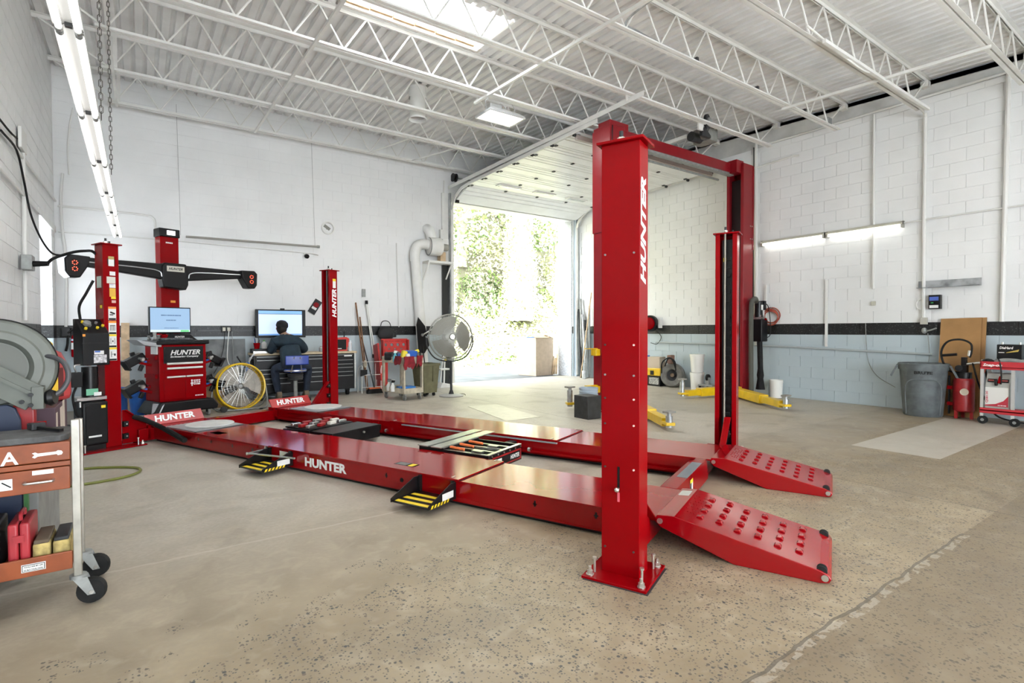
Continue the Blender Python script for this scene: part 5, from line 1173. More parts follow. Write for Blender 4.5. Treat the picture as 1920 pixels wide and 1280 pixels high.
for x in (3.9, 4.0, 4.1): obj('rack_wire', MB().cyl((x, 10.9, .12), (x, 10.9, .62), .004, n=6), WHITE, t)
single('rag', MB().ball((3.86, 10.86, .62), .05, 10, (.8, .7, 1.6)), mat('dirty_rag', (.62, .55, .42), .9, noise=.4, nscale=14, bump=.5, bscale=20), 'dirty pale rag hanging on the brown broom handle', 'rag')
single('dust_pan', MB().prism([(3.76, .5), (3.90, .5), (3.90, .40), (3.76, .36)], 'y', 10.84, 10.88), BLACK, 'black dustpan hanging beside the right end of the bench', 'dustpan', bev=.006)
# black bag and red crate panels
t = thing('hanging_bag', 'black round bag hanging on the painted band above the red crate', 'bag', (4.47, YB-.15, 1.06), off=(4.47, YB-.15, 1.06))
obj('bag', MB().ball((4.47, YB-.13, 1.25), .16, 16, (1.25, .6, 1.0)), mat('black_nylon', (.02, .02, .022), .7, bump=.4, bscale=25), t); obj('strap', MB().tube(curve([(4.34, YB-.13, 1.36), (4.38, YB-.11, 1.50), (4.47, YB-.1, 1.54), (4.56, YB-.11, 1.50), (4.60, YB-.13, 1.36)]), .009, 6), BLACK, t); obj('pouch', MB().obox((4.68, YB-.07, 1.24), (.1, .08, .14)), DGREY, t, bev=.02)
t = thing('plastic_crate', 'red plastic crate standing on edge with round holes behind the beige cart', 'crate', (4.52, 11.0, 0), off=(4.52, 11.0, 0))
CR = mat('crate_red', (.56, .035, .03), .45, noise=.08)
def crate_panel(x0, x1, z0, z1, y, lean):
    mb = MB(); nx, nz = 4, 2; hx, hz = .045, .04
    # a plate with round windows, built from a grid of ring cells
    cw, ch = (x1-x0)/nx, (z1-z0)/nz
    for i in range(nx):
        for j in range(nz):
            cx, cz = x0+(i+.5)*cw, z0+(j+.5)*ch; inn = []; out = []
            for k in range(16):
                a = 2*math.pi*k/16; inn.append((cx+.034*math.cos(a), cz+.034*math.sin(a)))
                ux, uz = math.cos(a), math.sin(a); m = max(abs(ux)/(cw/2), abs(uz)/(ch/2)); out.append((cx+ux/m, cz+uz/m))
            for yy in (y, y+.02):
                mb.add([(p[0], yy+(p[1]-z0)*lean, p[1]) for p in inn+out], [(k, (k+1) % 16, 16+(k+1) % 16, 16+k) for k in range(16)])
            mb.add([(p[0], yy+(p[1]-z0)*lean, p[1]) for yy in (y, y+.02) for p in inn], [(k, (k+1) % 16, 16+(k+1) % 16, 16+k) for k in range(16)])
    return mb
obj('panel', crate_panel(4.30, 4.86, .74, 1.10, 10.93, .25), CR, t); obj('rim', MB().box(4.28, 4.88, 11.0, 11.06, 1.09, 1.14).box(4.28, 4.31, 10.9, 11.04, .70, 1.12).box(4.85, 4.88, 10.9, 11.04, .70, 1.12), CR, t, bev=.004); obj('side', MB().prism([(10.85, .25), (11.2, .25), (11.3, 1.0), (11.05, 1.05)], 'x', 4.20, 4.24), CR, t, bev=.006); obj('base', MB().box(4.22, 4.40, 10.95, 11.25, 0, .70), CR, t, bev=.01)
# beige service cart and what lies on it
def service_cart():
    t = thing('service_cart', 'dirty beige plastic two-shelf cart draped with red cloths', 'cart', (4.16, 9.62, 0), math.radians(10))
    BE = mat('cart_beige', (.50, .45, .34), .6, noise=.22, nscale=9); w, d = .22, .38
    def tray(z0, z1): 
        m = MB().box(-w, w, -d, d, z0, z0+.02)
        for a in ((-w, w, -d, -d+.02), (-w, w, d-.02, d), (-w, -w+.02, -d, d), (w-.02, w, -d, d)): m.box(*a, z0, z1)
        return m
    obj('lower_shelf', tray(.13, .23), BE, t, bev=.006); obj('upper_shelf', tray(.70, .82), BE, t, bev=.006)
    for sx in (-1, 1):
        for sy in (-1, 1):
            obj('post', MB().box(sx*w-.035 if sx > 0 else -w, sx*w if sx > 0 else -w+.035, sy*d-.06 if sy > 0 else -d, sy*d if sy > 0 else -d+.06, .2, .72), BE, t, bev=.006)
            c = obj('caster_fork', MB().box(sx*(w-.05)-.02, sx*(w-.05)+.02, sy*(d-.06)-.03, sy*(d-.06)+.03, .06, .13), GREY, t); obj('wheel', MB().cyl((sx*(w-.05)-.015, sy*(d-.06), .05), (sx*(w-.05)+.015, sy*(d-.06), .05), .05, n=16), mat('wheel_grey', (.2, .2, .19), .6), c)
service_cart()
CLOTH = mat('red_cloth', (.25, .014, .022), .9, noise=.3, nscale=12, bump=.5, bscale=18)
def drape(name, pts_top, drop, label, seed):
    rnd = random.Random(seed); n = len(pts_top); mb = MB(); rows = 5; vs = []
    for i, p in enumerate(pts_top):
        p = Vector(p); dr = drop*rnd.uniform(.6, 1.05)
        for j in range(rows):
            k = j/(rows-1); vs.append((p.x+.012*math.sin(i*2.1+j), p.y-.02-.012*math.cos(i*2.4)+.0*k, p.z-dr*k))
    fs = [(i*rows+j, (i+1)*rows+j, (i+1)*rows+j+1, i*rows+j+1) for i in range(n-1) for j in range(rows-1)]
    mb.add(vs, fs).add([(v[0], v[1]+.006, v[2]) for v in vs], [f[::-1] for f in fs])
    single(name, mb, CLOTH, label, 'cloth', group='red cloths on the beige cart')
drape('shop_cloth', [(3.99+.03*i, 9.19+.006*i, .835) for i in range(9)], .26, 'dark red cloth hanging over the front middle of the beige cart', 1)
drape('shop_cloth', [(4.27+.022*i, 9.24+.006*i, .845) for i in range(8)], .22, 'dark red cloth hanging over the front right corner of the beige cart', 2)
drape('shop_cloth', [(3.97-.004*i, 9.28+.06*i, .84) for i in range(6)], .2, 'dark red cloth hanging over the left side of the beige cart', 3)
def spray(x, y, z, m1, m2, label):
    t = thing('spray_bottle', label, 'bottle', (x, y, z), group='bottles on the beige cart')
    obj('body', MB().lathe([(.04, 0), (.045, .02), (.045, .1), (.018, .15), (.018, .17), (0, .17)], n=16), m1, t); obj('trigger', MB().prism([(-.03, .17), (.03, .17), (.05, .21), (-.02, .22)], 'y', -.012, .012), m2, t, bev=.003)
spray(3.98, 9.55, .72, mat('aqua_bottle', (.1, .45, .55), .3), WHITE, 'aqua spray bottle on the left of the beige cart top')
single('yellow_jug', MB().obox((4.10, 9.42, .84), (.10, .10, .20), ry=.25), mat('yellow_jug_plastic', (.80, .66, .04), .4), 'yellow jug lying among bottles on the beige cart top', 'jug', bev=.025)
single('blue_carton', MB().obox((4.27, 9.50, .845), (.22, .16, .17), rz=.2, rx=.1), mat('blue_carton', (.03, .13, .52), .5), 'blue box in the middle of the beige cart top', 'box', bev=.006)
single('blue_glove_box', MB().obox((4.14, 9.62, .82), (.16, .1, .12), rz=-.3), BLUE, 'smaller blue box behind the yellow jug on the cart', 'box', bev=.006)
single('yellow_sponge', MB().obox((4.40, 9.55, .90), (.15, .07, .06), ry=-.4), mat('sponge_yellow', (.82, .68, .05), .8), 'yellow sponge bottle at the right of the cart top', 'sponge', bev=.015)
single('white_jar', MB().lathe([(.04, 0), (.042, .06), (.03, .08), (0, .08)], (4.15, 9.34, .80), n=16), WHITE, 'small white jar at the front edge of the cart top', 'jar')
single('dark_tools', MB().obox((4.0, 9.75, .82), (.2, .25, .16), rz=.3), DGREY, 'dark tool pouch at the back of the cart top', 'pouch', bev=.03)
single('blue_tray', MB().box(4.02, 4.32, 9.36, 9.60, .155, .25), mat('tray_blue', (.03, .20, .58), .4), 'blue plastic tray on the lower shelf of the beige cart', 'tray', bev=.012)
for i in range(4): spray(3.93+.04*(i % 2), 9.55+.10*i, .155, [WHITE, DGREY, WHITE, mat('orange_bottle', (.7, .25, .05), .4)][i], [BLACK, WHITE, GREY, BLACK][i], ['white spray bottle nearest the front on the cart lower shelf', 'dark spray bottle on the cart lower shelf', 'white spray bottle behind the dark one on the lower shelf', 'orange spray bottle at the back of the cart lower shelf'][i])
# olive bin
def bin_olive():
    t = thing('waste_bin', 'olive square waste bin on casters between beige cart and door', 'bin', (4.72, 9.75, 0), math.radians(10))
    OL = mat('olive_plastic', (.15, .14, .075), .6, noise=.2); s0, s1, h = .155, .20, .66
    b = MB().add([(sx*s, sy*s, z) for s, z in ((s0, .07), (s1, h), (s1-.012, h), (s0-.012, .085)) for sx, sy in ((-1,-1),(1,-1),(1,1),(-1,1))], [(i*4+k, i*4+(k+1) % 4, i*4+4+(k+1) % 4, i*4+4+k) for i in range(3) for k in range(4)] + [(3, 2, 1, 0), (12, 13, 14, 15)])
    obj('body', b, OL, t, smooth=False); obj('rim', MB().box(-s1-.012, s1+.012, -s1-.012, -s1+.01, h-.05, h).box(-s1-.012, s1+.012, s1-.01, s1+.012, h-.05, h).box(-s1-.012, -s1+.01, -s1, s1, h-.05, h).box(s1-.01, s1+.012, -s1, s1, h-.05, h), OL, t, bev=.004)
    obj('rib', MB().box(.03, .07, -s1-.006, -s0, .3, h-.05), OL, t)
    for sx in (-1, 1):
        for sy in (-1, 1): obj('caster', MB().cyl((sx*.11-.015, sy*.11, .035), (sx*.11+.015, sy*.11, .035), .035, n=12), RUBBER, t)
bin_olive()
# white duct with blower and its shelf
def duct():
    t = thing('exhaust_duct', 'white exhaust duct with blower bending down the back wall', 'duct', (5.27, YB-.2, .1), off=(5.27, YB-.2, .1))
    y = YB-.16
    obj('riser', MB().tube([(5.36, y, .45), (5.30, y, 1.5), (5.20, y, 2.6), (5.17, y, 2.95)], [.12, .12, .105, .105], 18), WHITE, t)
    obj('elbow', MB().tube(curve([(5.17, y, 2.90), (5.17, y, 3.10), (5.23, y, 3.25), (5.36, y-.02, 3.31), (5.52, y-.03, 3.30)]), .115, 18), WHITE, t)
    obj('blower', MB().lathe([(.10, 0), (.205, .02), (.21, .06), (.21, .28), (.19, .32), (.06, .33), (0, .33)], (5.48, y-.04, 3.27), (1, -.08, .0), n=28), WHITE, t, bev=0); obj('collar', MB().ring((5.50, y-.04, 3.27), (1, -.08, 0), .20, .012, 30), GREY, t)
    obj('motor', MB().cyl((5.80, y-.05, 3.27), (5.98, y-.06, 3.27), .075, n=16), mat('motor_grey', (.35, .34, .3), .5), t); obj('motor_box', MB().box(5.82, 5.98, y-.12, y+.0, 3.34, 3.46), WHITE, t, bev=.008)
    obj('outlet', MB().tube(curve([(5.60, y, 3.42), (5.56, y+.02, 3.62), (5.56, YB+.02, 3.72)]), .12, 16), WHITE, t); obj('switch_box', MB().box(5.86, 6.06, YB-.1, YB-.01, 3.42, 3.72), WHITE, t, bev=.006)
    obj('timber_pad', MB().box(5.78, 5.92, y-.08, y+.08, 2.94, 3.16), WOOD, t)
duct()
t = thing('wall_shelf', 'white bracket shelf under the blower beside the overhead door', 'shelf', (5.75, YB-.2, 2.55), off=(5.75, YB-.2, 2.55))
obj('plate', MB().box(5.42, 6.06, YB-.36, YB-.02, 2.88, 2.93), WHITE, t, bev=.004)
for x in (5.44, 6.02): obj('bracket', MB().bar((x, YB-.34, 2.88), (x-.0, YB-.02, 2.50), .035, .012).bar((x, YB-.015, 2.3), (x, YB-.015, 2.9), .03, .01), WHITE, t)
# black folded board leaning, and white stand parts by the jamb
t = thing('folded_sign', 'black angular folded panel on a thin stand behind the waste bin', 'panel', (5.23, 11.0, 0), off=(5.23, 11.0, 0))
obj('panel', MB().prism([(5.09, 1.45), (5.13, 1.62), (5.30, 1.42), (5.40, .98), (5.28, .80), (5.14, .82)], 'y', 10.96, 10.99), BLACK, t, bev=.004); obj('stand_leg', MB().cyl((5.20, 10.98, 1.15), (5.10, 10.9, 0.0), .012).cyl((5.22, 10.98, 1.15), (5.32, 10.9, 0), .012).cyl((5.21, 10.98, 1.15), (5.21, 11.2, 0), .012), BLACKM, t); obj('knob', MB().ball((5.22, 10.94, 1.22), .035, 10), GREY, t); obj('arm', MB().cyl((5.22, 10.94, 1.22), (5.46, 10.9, 1.36), .014), WHITE, t)
t = thing('white_stand', 'small white folding stand at the foot of the door jamb', 'stand', (5.75, 10.95, 0), off=(5.75, 10.95, 0))
obj('base', MB().prism([(5.58, 0), (5.92, 0), (5.85, .08), (5.65, .12)], 'y', 10.8, 11.1), WHITE, t, bev=.01); obj('post', MB().cyl((5.76, 10.95, .08), (5.82, 11.0, .9), .02).cyl((5.66, 10.95, .1), (5.78, 11.0, .75), .014), WHITE, t); obj('shelf', MB().box(5.64, 5.88, 10.88, 11.05, .40, .44), WHITE, t, bev=.01); obj('grip', MB().box(5.79, 5.84, 10.96, 11.02, .60, .68), YLABEL, t)
# pedestal fan
def pedestal():
    t = thing('pedestal_fan', 'large grey wire-guard pedestal fan standing in front of the door jamb', 'fan', (5.10, 9.38, 0), math.radians(-14))
    c, d, R = Vector((-.02, -.05, 1.19)), Vector((.06, -1, .03)).normalized(), .45
    a = d.orthogonal().normalized(); b = d.cross(a); FG = mat('fan_grey', (.30, .30, .27), .45, .5)
    obj('base', MB().lathe([(0, 0), (.24, 0), (.25, .012), (.23, .025), (.06, .045), (0, .045)], n=36), mat('base_grey', (.38, .37, .35), .6), t); obj('base_cone', MB().lathe([(.055, .04), (.03, .12), (0, .12)], n=16), DGREY, t)
    obj('pole', MB().cyl((0, 0, .1), (0, 0, .70), .024, n=14), DGREY, t)
    obj('yoke', MB().tube(curve([c+Vector((-R-.03, .06, 0)), c+Vector((-R-.01, .06, -.2)), c+Vector((-.30, .06, -.42)), (-.02, .02, .70), c+Vector((.30, .06, -.42)), c+Vector((R+.01, .06, -.2)), c+Vector((R+.03, .06, 0))]), .014, 8), DGREY, t)
    obj('yoke_pivot', MB().cyl(c+Vector((-R-.04, .06, 0)), c+Vector((-R+.02, .06, 0)), .02).cyl(c+Vector((R-.02, .06, 0)), c+Vector((R+.04, .06, 0)), .02), GREY, t)
    for k, nm, dep in ((-.07, 'rear_guard', -.04), (.07, 'front_guard', .05)):
        g = MB()
        for i in range(110):
            th = 2*math.pi*i/110; e = a*math.cos(th)+b*math.sin(th); e2 = a*math.cos(th+.18)+b*math.sin(th+.18)
            g.tube([c+e*.07+d*(k+dep), c+e2*.30+d*(k+dep*.8), c+e2*R+d*(k*.3)], .0030, 4, cap=False)
        for rr, dd in ((.2, .9), (.33, .7)): g.ring(c+d*(k+dep*dd), d, rr, .003, 40, 4)
        obj(nm, g, FG, t)
    obj('guard_rim', MB().ring(c, d, R, .012, 48).ring(c+d*.025, d, R, .006, 48, 6), FG, t)
    obj('hub_badge', MB().lathe([(0, .125), (.05, .125), (.055, .115), (.05, .105), (0, .105)], c, d, 20), mat('badge', (.6, .6, .56), .3, .6), t); obj('motor', MB().lathe([(0, -.25), (.08, -.24), (.095, -.15), (.09, -.05), (.0, -.04)], c, d, 20), FG, t)
    for k in range(3):
        th = 2*math.pi*k/3+.3; vs = []
        for i in range(6):
            for j in range(5):
                ang = th+(i/5-.5)*(1.75 if j > 1 else 1.1); rr = .05+.36*j/4; vs.append(c+(a*math.cos(ang)+b*math.sin(ang))*rr+d*((i/5-.5)*-.10*(.4+.6*j/4)))
        fs = [(i*5+j, i*5+j+1, i*5+j+6, i*5+j+5) for i in range(5) for j in range(4)]
        obj('blade', MB().add(vs, fs).add([v-d*.003 for v in vs], [f[::-1] for f in fs]), mat('fan_blade', (.27, .26, .22), .5, .2), t)
    obj('cord', MB().tube(curve([(.0, .05, .1), (.1, .2, .02), (.3, .15, .012), (.28, -.05, .012)]), .006, 6), RUBBER, t)
pedestal()
single('floor_plate', MB().add([(4.62, 7.9, .0005), (5.16, 7.84, .0005), (4.95, 6.3, .0005), (4.33, 6.3, .0005), (4.62, 7.9, .004), (5.16, 7.84, .004), (4.95, 6.3, .004), (4.33, 6.3, .004)], [(3,2,1,0),(4,5,6,7),(0,1,5,4),(1,2,6,5),(2,3,7,6),(3,0,4,7)]), mat('plate_concrete', (.52, .48, .40), .4, noise=.1), 'flat pale plate let into the floor beyond the far runway', 'plate')
# roof vent pipe above the duct side
t = thing('roof_vent_pipe', 'white round roof vent pipe coming down between the joists', 'vent', (4.05, 8.5, 5.0), off=(4.05, 8.5, 5.0))
obj('pipe', MB().lathe([(.13, .02), (.15, .0), (.155, .03), (.13, .05), (.13, .5)], (3.97, 8.45, 4.95), n=28, cap=False), WHITE, t); obj('inner', MB().lathe([(0, .14), (.13, .14)], (3.97, 8.45, 4.95), n=28, cap=False), mat('vent_dark2', (.05, .05, .045), .7), t); obj('collar', MB().lathe([(.15, 0), (.15, .18), (.17, .19)], (3.97, 8.45, zd(8.45)-.2), n=28, cap=False), WHITE, t)
conduit([(3.5, 9.2, zd(9.2)-.10), (3.62, 8.95, zd(9)-.12)], .03, 'short white pipe stub below the deck beside the roof vent', JOISTM, 'pipe_stub', 'pipe', None, 0)

# ------------------------------------------------------------------ two-post lift
def two_post():
    t = thing('two_post_lift', 'dark red two-post lift with yellow arms standing in the bay before the overhead door', 'car lift', (8.03, 6.05, 0), off=(8.03, 6.05, 0))
    H = 4.58
    for x0, x1, op in ((6.10, 6.44, 1), (9.61, 9.95, -1)):
        y0, y1 = (5.97, 6.34) if op > 0 else (5.84, 6.20); tt, l = .012, .06
        u0, u1, v0, v1 = x0, x1, y0, y1
        if op > 0: p = [(u0,v0),(u1,v0),(u1,v0+l),(u1-tt,v0+l),(u1-tt,v0+tt),(u0+tt,v0+tt),(u0+tt,v1-tt),(u1-tt,v1-tt),(u1-tt,v1-l),(u1,v1-l),(u1,v1),(u0,v1)]
        else: p = [(u1,v0),(u0,v0),(u0,v0+l),(u0+tt,v0+l),(u0+tt,v0+tt),(u1-tt,v0+tt),(u1-tt,v1-tt),(u0+tt,v1-tt),(u0+tt,v1-l),(u0,v1-l),(u0,v1),(u1,v1)]
        post = obj('post', MB().prism(p, 'z', .02, H if op > 0 else H-.03), RED2, t, bev=.006)
        obj('base_plate', MB().box(x0-.08, x1+.08, y0-.1, y1+.1, 0, .02), RED2, post, bev=.003)
        obj('extension_sleeve', MB().box(x0-.012, x0+.02, y0-.012, y1+.012, 2.89, H-.05) if op > 0 else MB().box(x1-.02, x1+.012, y0-.012, y1+.012, 2.89, H-.05), RED2, post, bev=.004)
        xm, ym = (x0+x1)/2, (y0+y1)/2
        for dx in (-.05, .05): obj('cable', MB().cyl((xm+dx, ym-.06, .3), (xm+dx, ym-.06, H-.1), .008, n=8), mat('rope_brown', (.35, .28, .2), .5, .3), post)
        obj('carriage', MB().box(x0+.05, x1-.03 if op > 0 else x1-.05, y0+.03, y1-.03, .10, 1.15), BLACKM, post, bev=.01)
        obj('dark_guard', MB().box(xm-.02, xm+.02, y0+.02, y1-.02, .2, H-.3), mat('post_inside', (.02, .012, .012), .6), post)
        for z in (3.1, 3.35): 
            for dx in (-.03, .03): obj('bolt', MB().cyl((xm+dx*op+.1*(-op), y0, z), (xm+dx*op+.1*(-op), y0-.01, z), .012, n=8), BOLT, post)
        obj('top_bracket', MB().box(x0+.02, x1+.10, y0+.02, y0+.28, H-.05, H+.07) if op > 0 else MB().box(x0-.16, x0+.08, y0+.05, y0+.25, H-.22, H+.02), RED2, post, bev=.004)
        # arms
        px = x1+.16 if op > 0 else x0-.16
        obj('arm_yoke', MB().box(min(px, xm), max(px, xm), ym-.17, ym+.17, .06, .20), YELLOW, post, bev=.01)
        for (ax, ay), nm in ((((5.83, 6.62), 'a'), ((5.60, 4.42), 'b')) if op > 0 else (((8.47, 6.38), 'a'), ((8.48, 4.40), 'b'))):
            s = Vector((px, ym+(.1 if ay > ym else -.1), .12)); e = Vector((ax, ay, .10)); dirv = (e-s).normalized(); mid = s+dirv*((e-s).length*.62)
            am = obj('swing_arm', MB().bar(s, mid, .17, .15), YELLOW, t, bev=.006); obj('extension', MB().bar(s+dirv*((e-s).length*.4), e-dirv*.10, .12, .11), YELLOW, am, bev=.004); obj('tip', MB().bar(e-dirv*.15, e+dirv*.06, .12, .04), YELLOW, am, bev=.006)
            h = .36 if ay > ym else .24
            obj('pad_post', MB().cyl((e.x, e.y, .05), (e.x, e.y, h-.04), .045, n=18).cyl((e.x, e.y, h-.04), (e.x, e.y, h), .028, n=14), GALV, am); obj('pad', MB().box(e.x-.075, e.x+.075, e.y-.05, e.y+.05, h, h+.025), mat('pad_grey', (.28, .27, .24), .6), am, bev=.004)
    obj('overhead_beam', MB().box(6.30, 9.62, 6.02, 6.17, H-.20, H-.02), RED2, t, bev=.004); obj('beam_channel', MB().box(6.5, 9.6, 6.04, 6.15, H-.235, H-.20), GREY, t)
    obj('shut_off_bar', MB().cyl((6.6, 6.25, 4.28), (9.4, 6.25, 4.28), .02), GREY, t)
    for z in (1.0, .40): b = obj('arm_restraint', MB().box(6.0, 6.10, 6.18, 6.30, z-.10, z+.01), YELLOW, t, bev=.012); obj('restraint_lever', MB().box(5.86, 6.10, 6.24, 6.30, z+.01, z+.022), YELLOW, t)
    obj('cable_line', MB().tube(curve([(6.14, 5.95, 4.55), (6.12, 5.94, 4.0), (6.20, 5.95, 3.4), (6.11, 5.95, 2.9), (6.14, 5.95, 1.6)]), .008, 6), BLACK, t)
    # power unit and hoses on the wall-side post
    pu = obj('power_unit_tank', MB().box(9.90, 10.12, 5.62, 5.84, 1.08, 1.52), BLACK, t, bev=.02, label='black oil tank of the power unit'); obj('power_unit_motor', MB().cyl((9.98, 5.73, 1.56), (9.98, 5.73, 1.86), .075, n=18), BLACKM, t); obj('pump_block', MB().box(9.93, 10.05, 5.66, 5.82, 1.50, 1.60), STEEL, t); obj('motor_box', MB().box(10.02, 10.10, 5.64, 5.76, 1.70, 1.88), BLACK, t, bev=.006); obj('motor_label', MB().box(9.93, 10.0, 5.648, 5.652, 1.70, 1.80), WLABEL, t); obj('instruction_plate', MB().box(10.06, 10.14, 5.70, 5.71, 1.52, 1.80), WLABEL, t); obj('red_button', MB().cyl((10.03, 5.63, 1.52), (10.03, 5.60, 1.52), .02), RED, t)
    obj('vacuum_hose', MB().tube(curve([(9.72, 5.72, .05), (9.70, 5.72, .8), (9.70, 5.72, 1.7), (9.74, 5.72, 1.87), (9.84, 5.72, 1.92), (9.92, 5.74, 1.86)]), .045, 12), mat('ribbed_hose', (.09, .09, .075), .6, bump=1., bscale=120), t)
    obj('drop_hose', MB().tube([(9.97, 5.70, 1.08), (9.97, 5.68, .55), (9.97, 5.68, .42), (9.97, 5.68, .35), (9.97, 5.68, .14)], [.05, .05, .065, .055, .085], 14), RUBBER, t)
    obj('black_line', MB().tube(curve([(10.06, 5.66, 1.85), (10.14, 5.62, 1.75), (10.18, 5.60, 1.4), (10.16, 5.6, 1.2), (10.08, 5.64, 1.15)]), .008, 6), BLACK, t)
two_post()
t = thing('coiled_hose', 'coiled red air hose hanging on the right wall behind the power unit', 'hose', (10.2, 5.62, 1.4), off=(10.2, 5.62, 1.4))
for k in range(5): obj('coil', MB().ring((XR-.04-.012*k, 5.60+.02*(k % 2), 1.60-.015*k), (1, .2, .1), .15-.012*(k % 3), .010, 28, 6), mat('hose_red', (.38, .07, .04), .5), t)
obj('hook', MB().cyl((XR-.01, 5.6, 1.74), (XR-.10, 5.6, 1.75), .012), GREY, t)
single('black_drum', MB().box(5.35, 5.62, 5.68, 5.98, 0, .34), mat('worn_black_box', (.035, .036, .036), .55, noise=.4, nscale=9), 'worn black cube box on the floor beyond the far runway', 'box', bev=.006)
t = thing('pail', 'pale blue ribbed pail behind the black cube box', 'bucket', (5.78, 6.12, 0)); PB = mat('pale_blue_plastic', (.40, .47, .54), .4)
obj('body', MB().lathe([(.12, 0), (.14, .30), (.15, .30), (.15, .315), (.14, .32), (.15, .345), (.15, .36), (.142, .365), (.152, .39), (.152, .41), (.14, .41), (.12, .01)], n=28, cap=False).lathe([(0, .005), (.12, .005)], n=28, cap=False), PB, t)
# ------------------------------------------------------------------ along the right wall
for i, (a, b, r, z) in enumerate(((0, 0, .04, 1.9), (.10, .05, .03, 2.2), (.18, -.05, .045, 1.75), (.26, .06, .035, 1.6), (.08, -.12, .05, 1.3), (.30, -.08, .03, 2.0), (-.03, .0, .018, 2.35))):
    single('leaning_pipe', MB().cyl((9.93+a*.75, 10.80+b, 0), (10.19, 11.2-.22*i*.4, z), r, n=14), [DGREY, GREY, GALV, DGREY, GREY, GREY, WOOD][i], ['thick dark pipe leaning leftmost in the corner by the door', 'slim grey pipe leaning in the door corner', 'shiny pipe leaning in the middle of the corner bundle', 'dark pipe right of the shiny pipe in the corner', 'short stout pipe at the front of the corner bundle', 'thin grey pipe rightmost in the corner bundle', 'thin pale stick leaning over the corner pipes'][i], 'pipe', group='pipes leaning in the corner by the door')
t = thing('muffler_can', 'small silver canister standing before the corner pipes', 'canister', (9.80, 10.55, 0)); obj('body', MB().lathe([(.05, 0), (.06, .01), (.06, .2), (.05, .22), (0, .22)], n=18), GALV, t); obj('neck', MB().cyl((.02, 0, .2), (.07, .05, .42), .025, n=12), GREY, t)
t = thing('cord_reel', 'round red and black cord reel on the right wall', 'reel', (XR-.15, 8.55, 1.28), off=(XR-.15, 8.55, 1.28))
obj('drum', MB().lathe([(.0, 0), (.19, 0), (.20, .02), (.20, .10), (.19, .12), (0, .12)], (XR-.10, 8.56, 1.47), (-1, -.2, 0), n=30), BLACK, t); obj('face', MB().lathe([(0, .12), (.15, .12), (.14, .15), (.05, .16), (0, .16)], (XR-.10, 8.56, 1.47), (-1, -.2, 0), n=30), RED, t); obj('bracket', MB().box(XR-.1, XR-.018, 8.3, 8.36, 1.36, 1.58), WHITE, t); obj('cord', MB().tube(curve([(XR-.15, 8.4, 1.32), (XR-.06, 8.3, 1.15), (XR-.06, 8.42, .98), (XR-.08, 8.6, 1.0)]), .008, 6), RUBBER, t)
def toolbox():
    t = thing('tool_box', 'yellow topped black tool box on the floor by the right wall', 'tool box', (9.98, 8.26, 0), math.radians(90))
    obj('body', MB().box(-.22, .22, -.13, .13, 0, .24), BLACK, t, bev=.012); obj('lid', MB().box(-.23, .23, -.14, .14, .24, .42), YELLOW, t, bev=.02); obj('latch', MB().box(-.05, .05, .135, .155, .26, .36), BLACK, t, bev=.004); obj('print', MB().box(-.18, .10, .13, .133, .04, .2), mat('grey_print2', (.4, .4, .38), .6, noise=.6, nscale=40), t)
toolbox()
single('small_carton', MB().obox((9.98, 8.26, .55), (.26, .34, .26), rz=.15), mat('carton_pale', (.58, .48, .37), .7), 'small pale carton sitting on the yellow tool box', 'box', bev=.004)
single('blue_can', MB().lathe([(.07, 0), (.07, .7), (0, .7)], (10.05, 8.60, 0), n=18), BLUE, 'blue container left of the yellow tool box', 'container')
def tire():
    t = thing('spool', 'grey wheel-shaped reel leaning on the right wall beside the white buckets', 'wheel', (10.02, 7.78, 0), off=(10.02, 7.78, 0))
    c, d = Vector((9.98, 7.78, .275)), Vector((-1, -.25, .12)).normalized(); TG = mat('tyre_grey', (.16, .155, .14), .8, noise=.25)
    obj('tyre', MB().lathe([(.14, -.08), (.25, -.09), (.275, -.05), (.28, 0), (.275, .05), (.25, .09), (.14, .08), (.12, 0), (.14, -.08)], c, d, 36, cap=False), TG, t); obj('rim', MB().lathe([(.14, .05), (.12, .02), (.06, .0), (.06, .03), (0, .03)], c, d, 28, cap=False), DGREY, t); obj('hub_cap', MB().lathe([(0, .06), (.04, .05), (.05, .02)], c, d, 16, cap=False), mat('rusty', (.2, .14, .09), .8), t)
    obj('hose', MB().tube(curve([(9.80, 7.95, .32), (9.78, 7.92, .56), (9.80, 7.75, .68), (9.82, 7.60, .6), (9.80, 7.56, .4)]), .015, 8).tube(curve([(9.85, 7.9, .48), (9.84, 7.8, .66), (9.84, 7.68, .64), (9.84, 7.6, .45)]), .014, 8), RUBBER, t); obj('bracket', MB().box(9.84, 9.98, 7.72, 7.84, .54, .74), mat('brown_leather', (.2, .11, .08), .7), t, bev=.02)
tire()
for i in range(2):
    b = bucket(10.02, 7.16, .15, .38, mat('white_bucket', (.80, .79, .74), .4), ['lower white plastic bucket of the stack of two', 'upper white plastic bucket of the stack of two'][i], False, MATS['white_bucket'] if i else None, 'white buckets')
    b.location.z = .385*i
bucket(10.08, 5.42, .12, .34, MATS['white_bucket'], 'white bucket under the black drop hose of the power unit', False, None, 'white buckets')
t = thing('creeper', 'mechanic creeper frame with casters leaning low behind the far column', 'creeper', (9.95, 6.75, 0), off=(9.95, 6.75, 0))
obj('frame', MB().box(9.75, 10.1, 6.6, 6.95, .12, .15), GREY, t, bev=.004); obj('caster', MB().cyl((9.86, 6.76, .30), (9.86, 6.80, .30), .07, n=16), RUBBER, t); obj('caster_fork', MB().box(9.83, 9.89, 6.74, 6.82, .15, .3), GREY, t)
for x, y in ((9.78, 6.63), (10.06, 6.63), (9.78, 6.92), (10.06, 6.92)): obj('leg', MB().cyl((x, y, 0), (x, y, .12), .025), RUBBER, t)
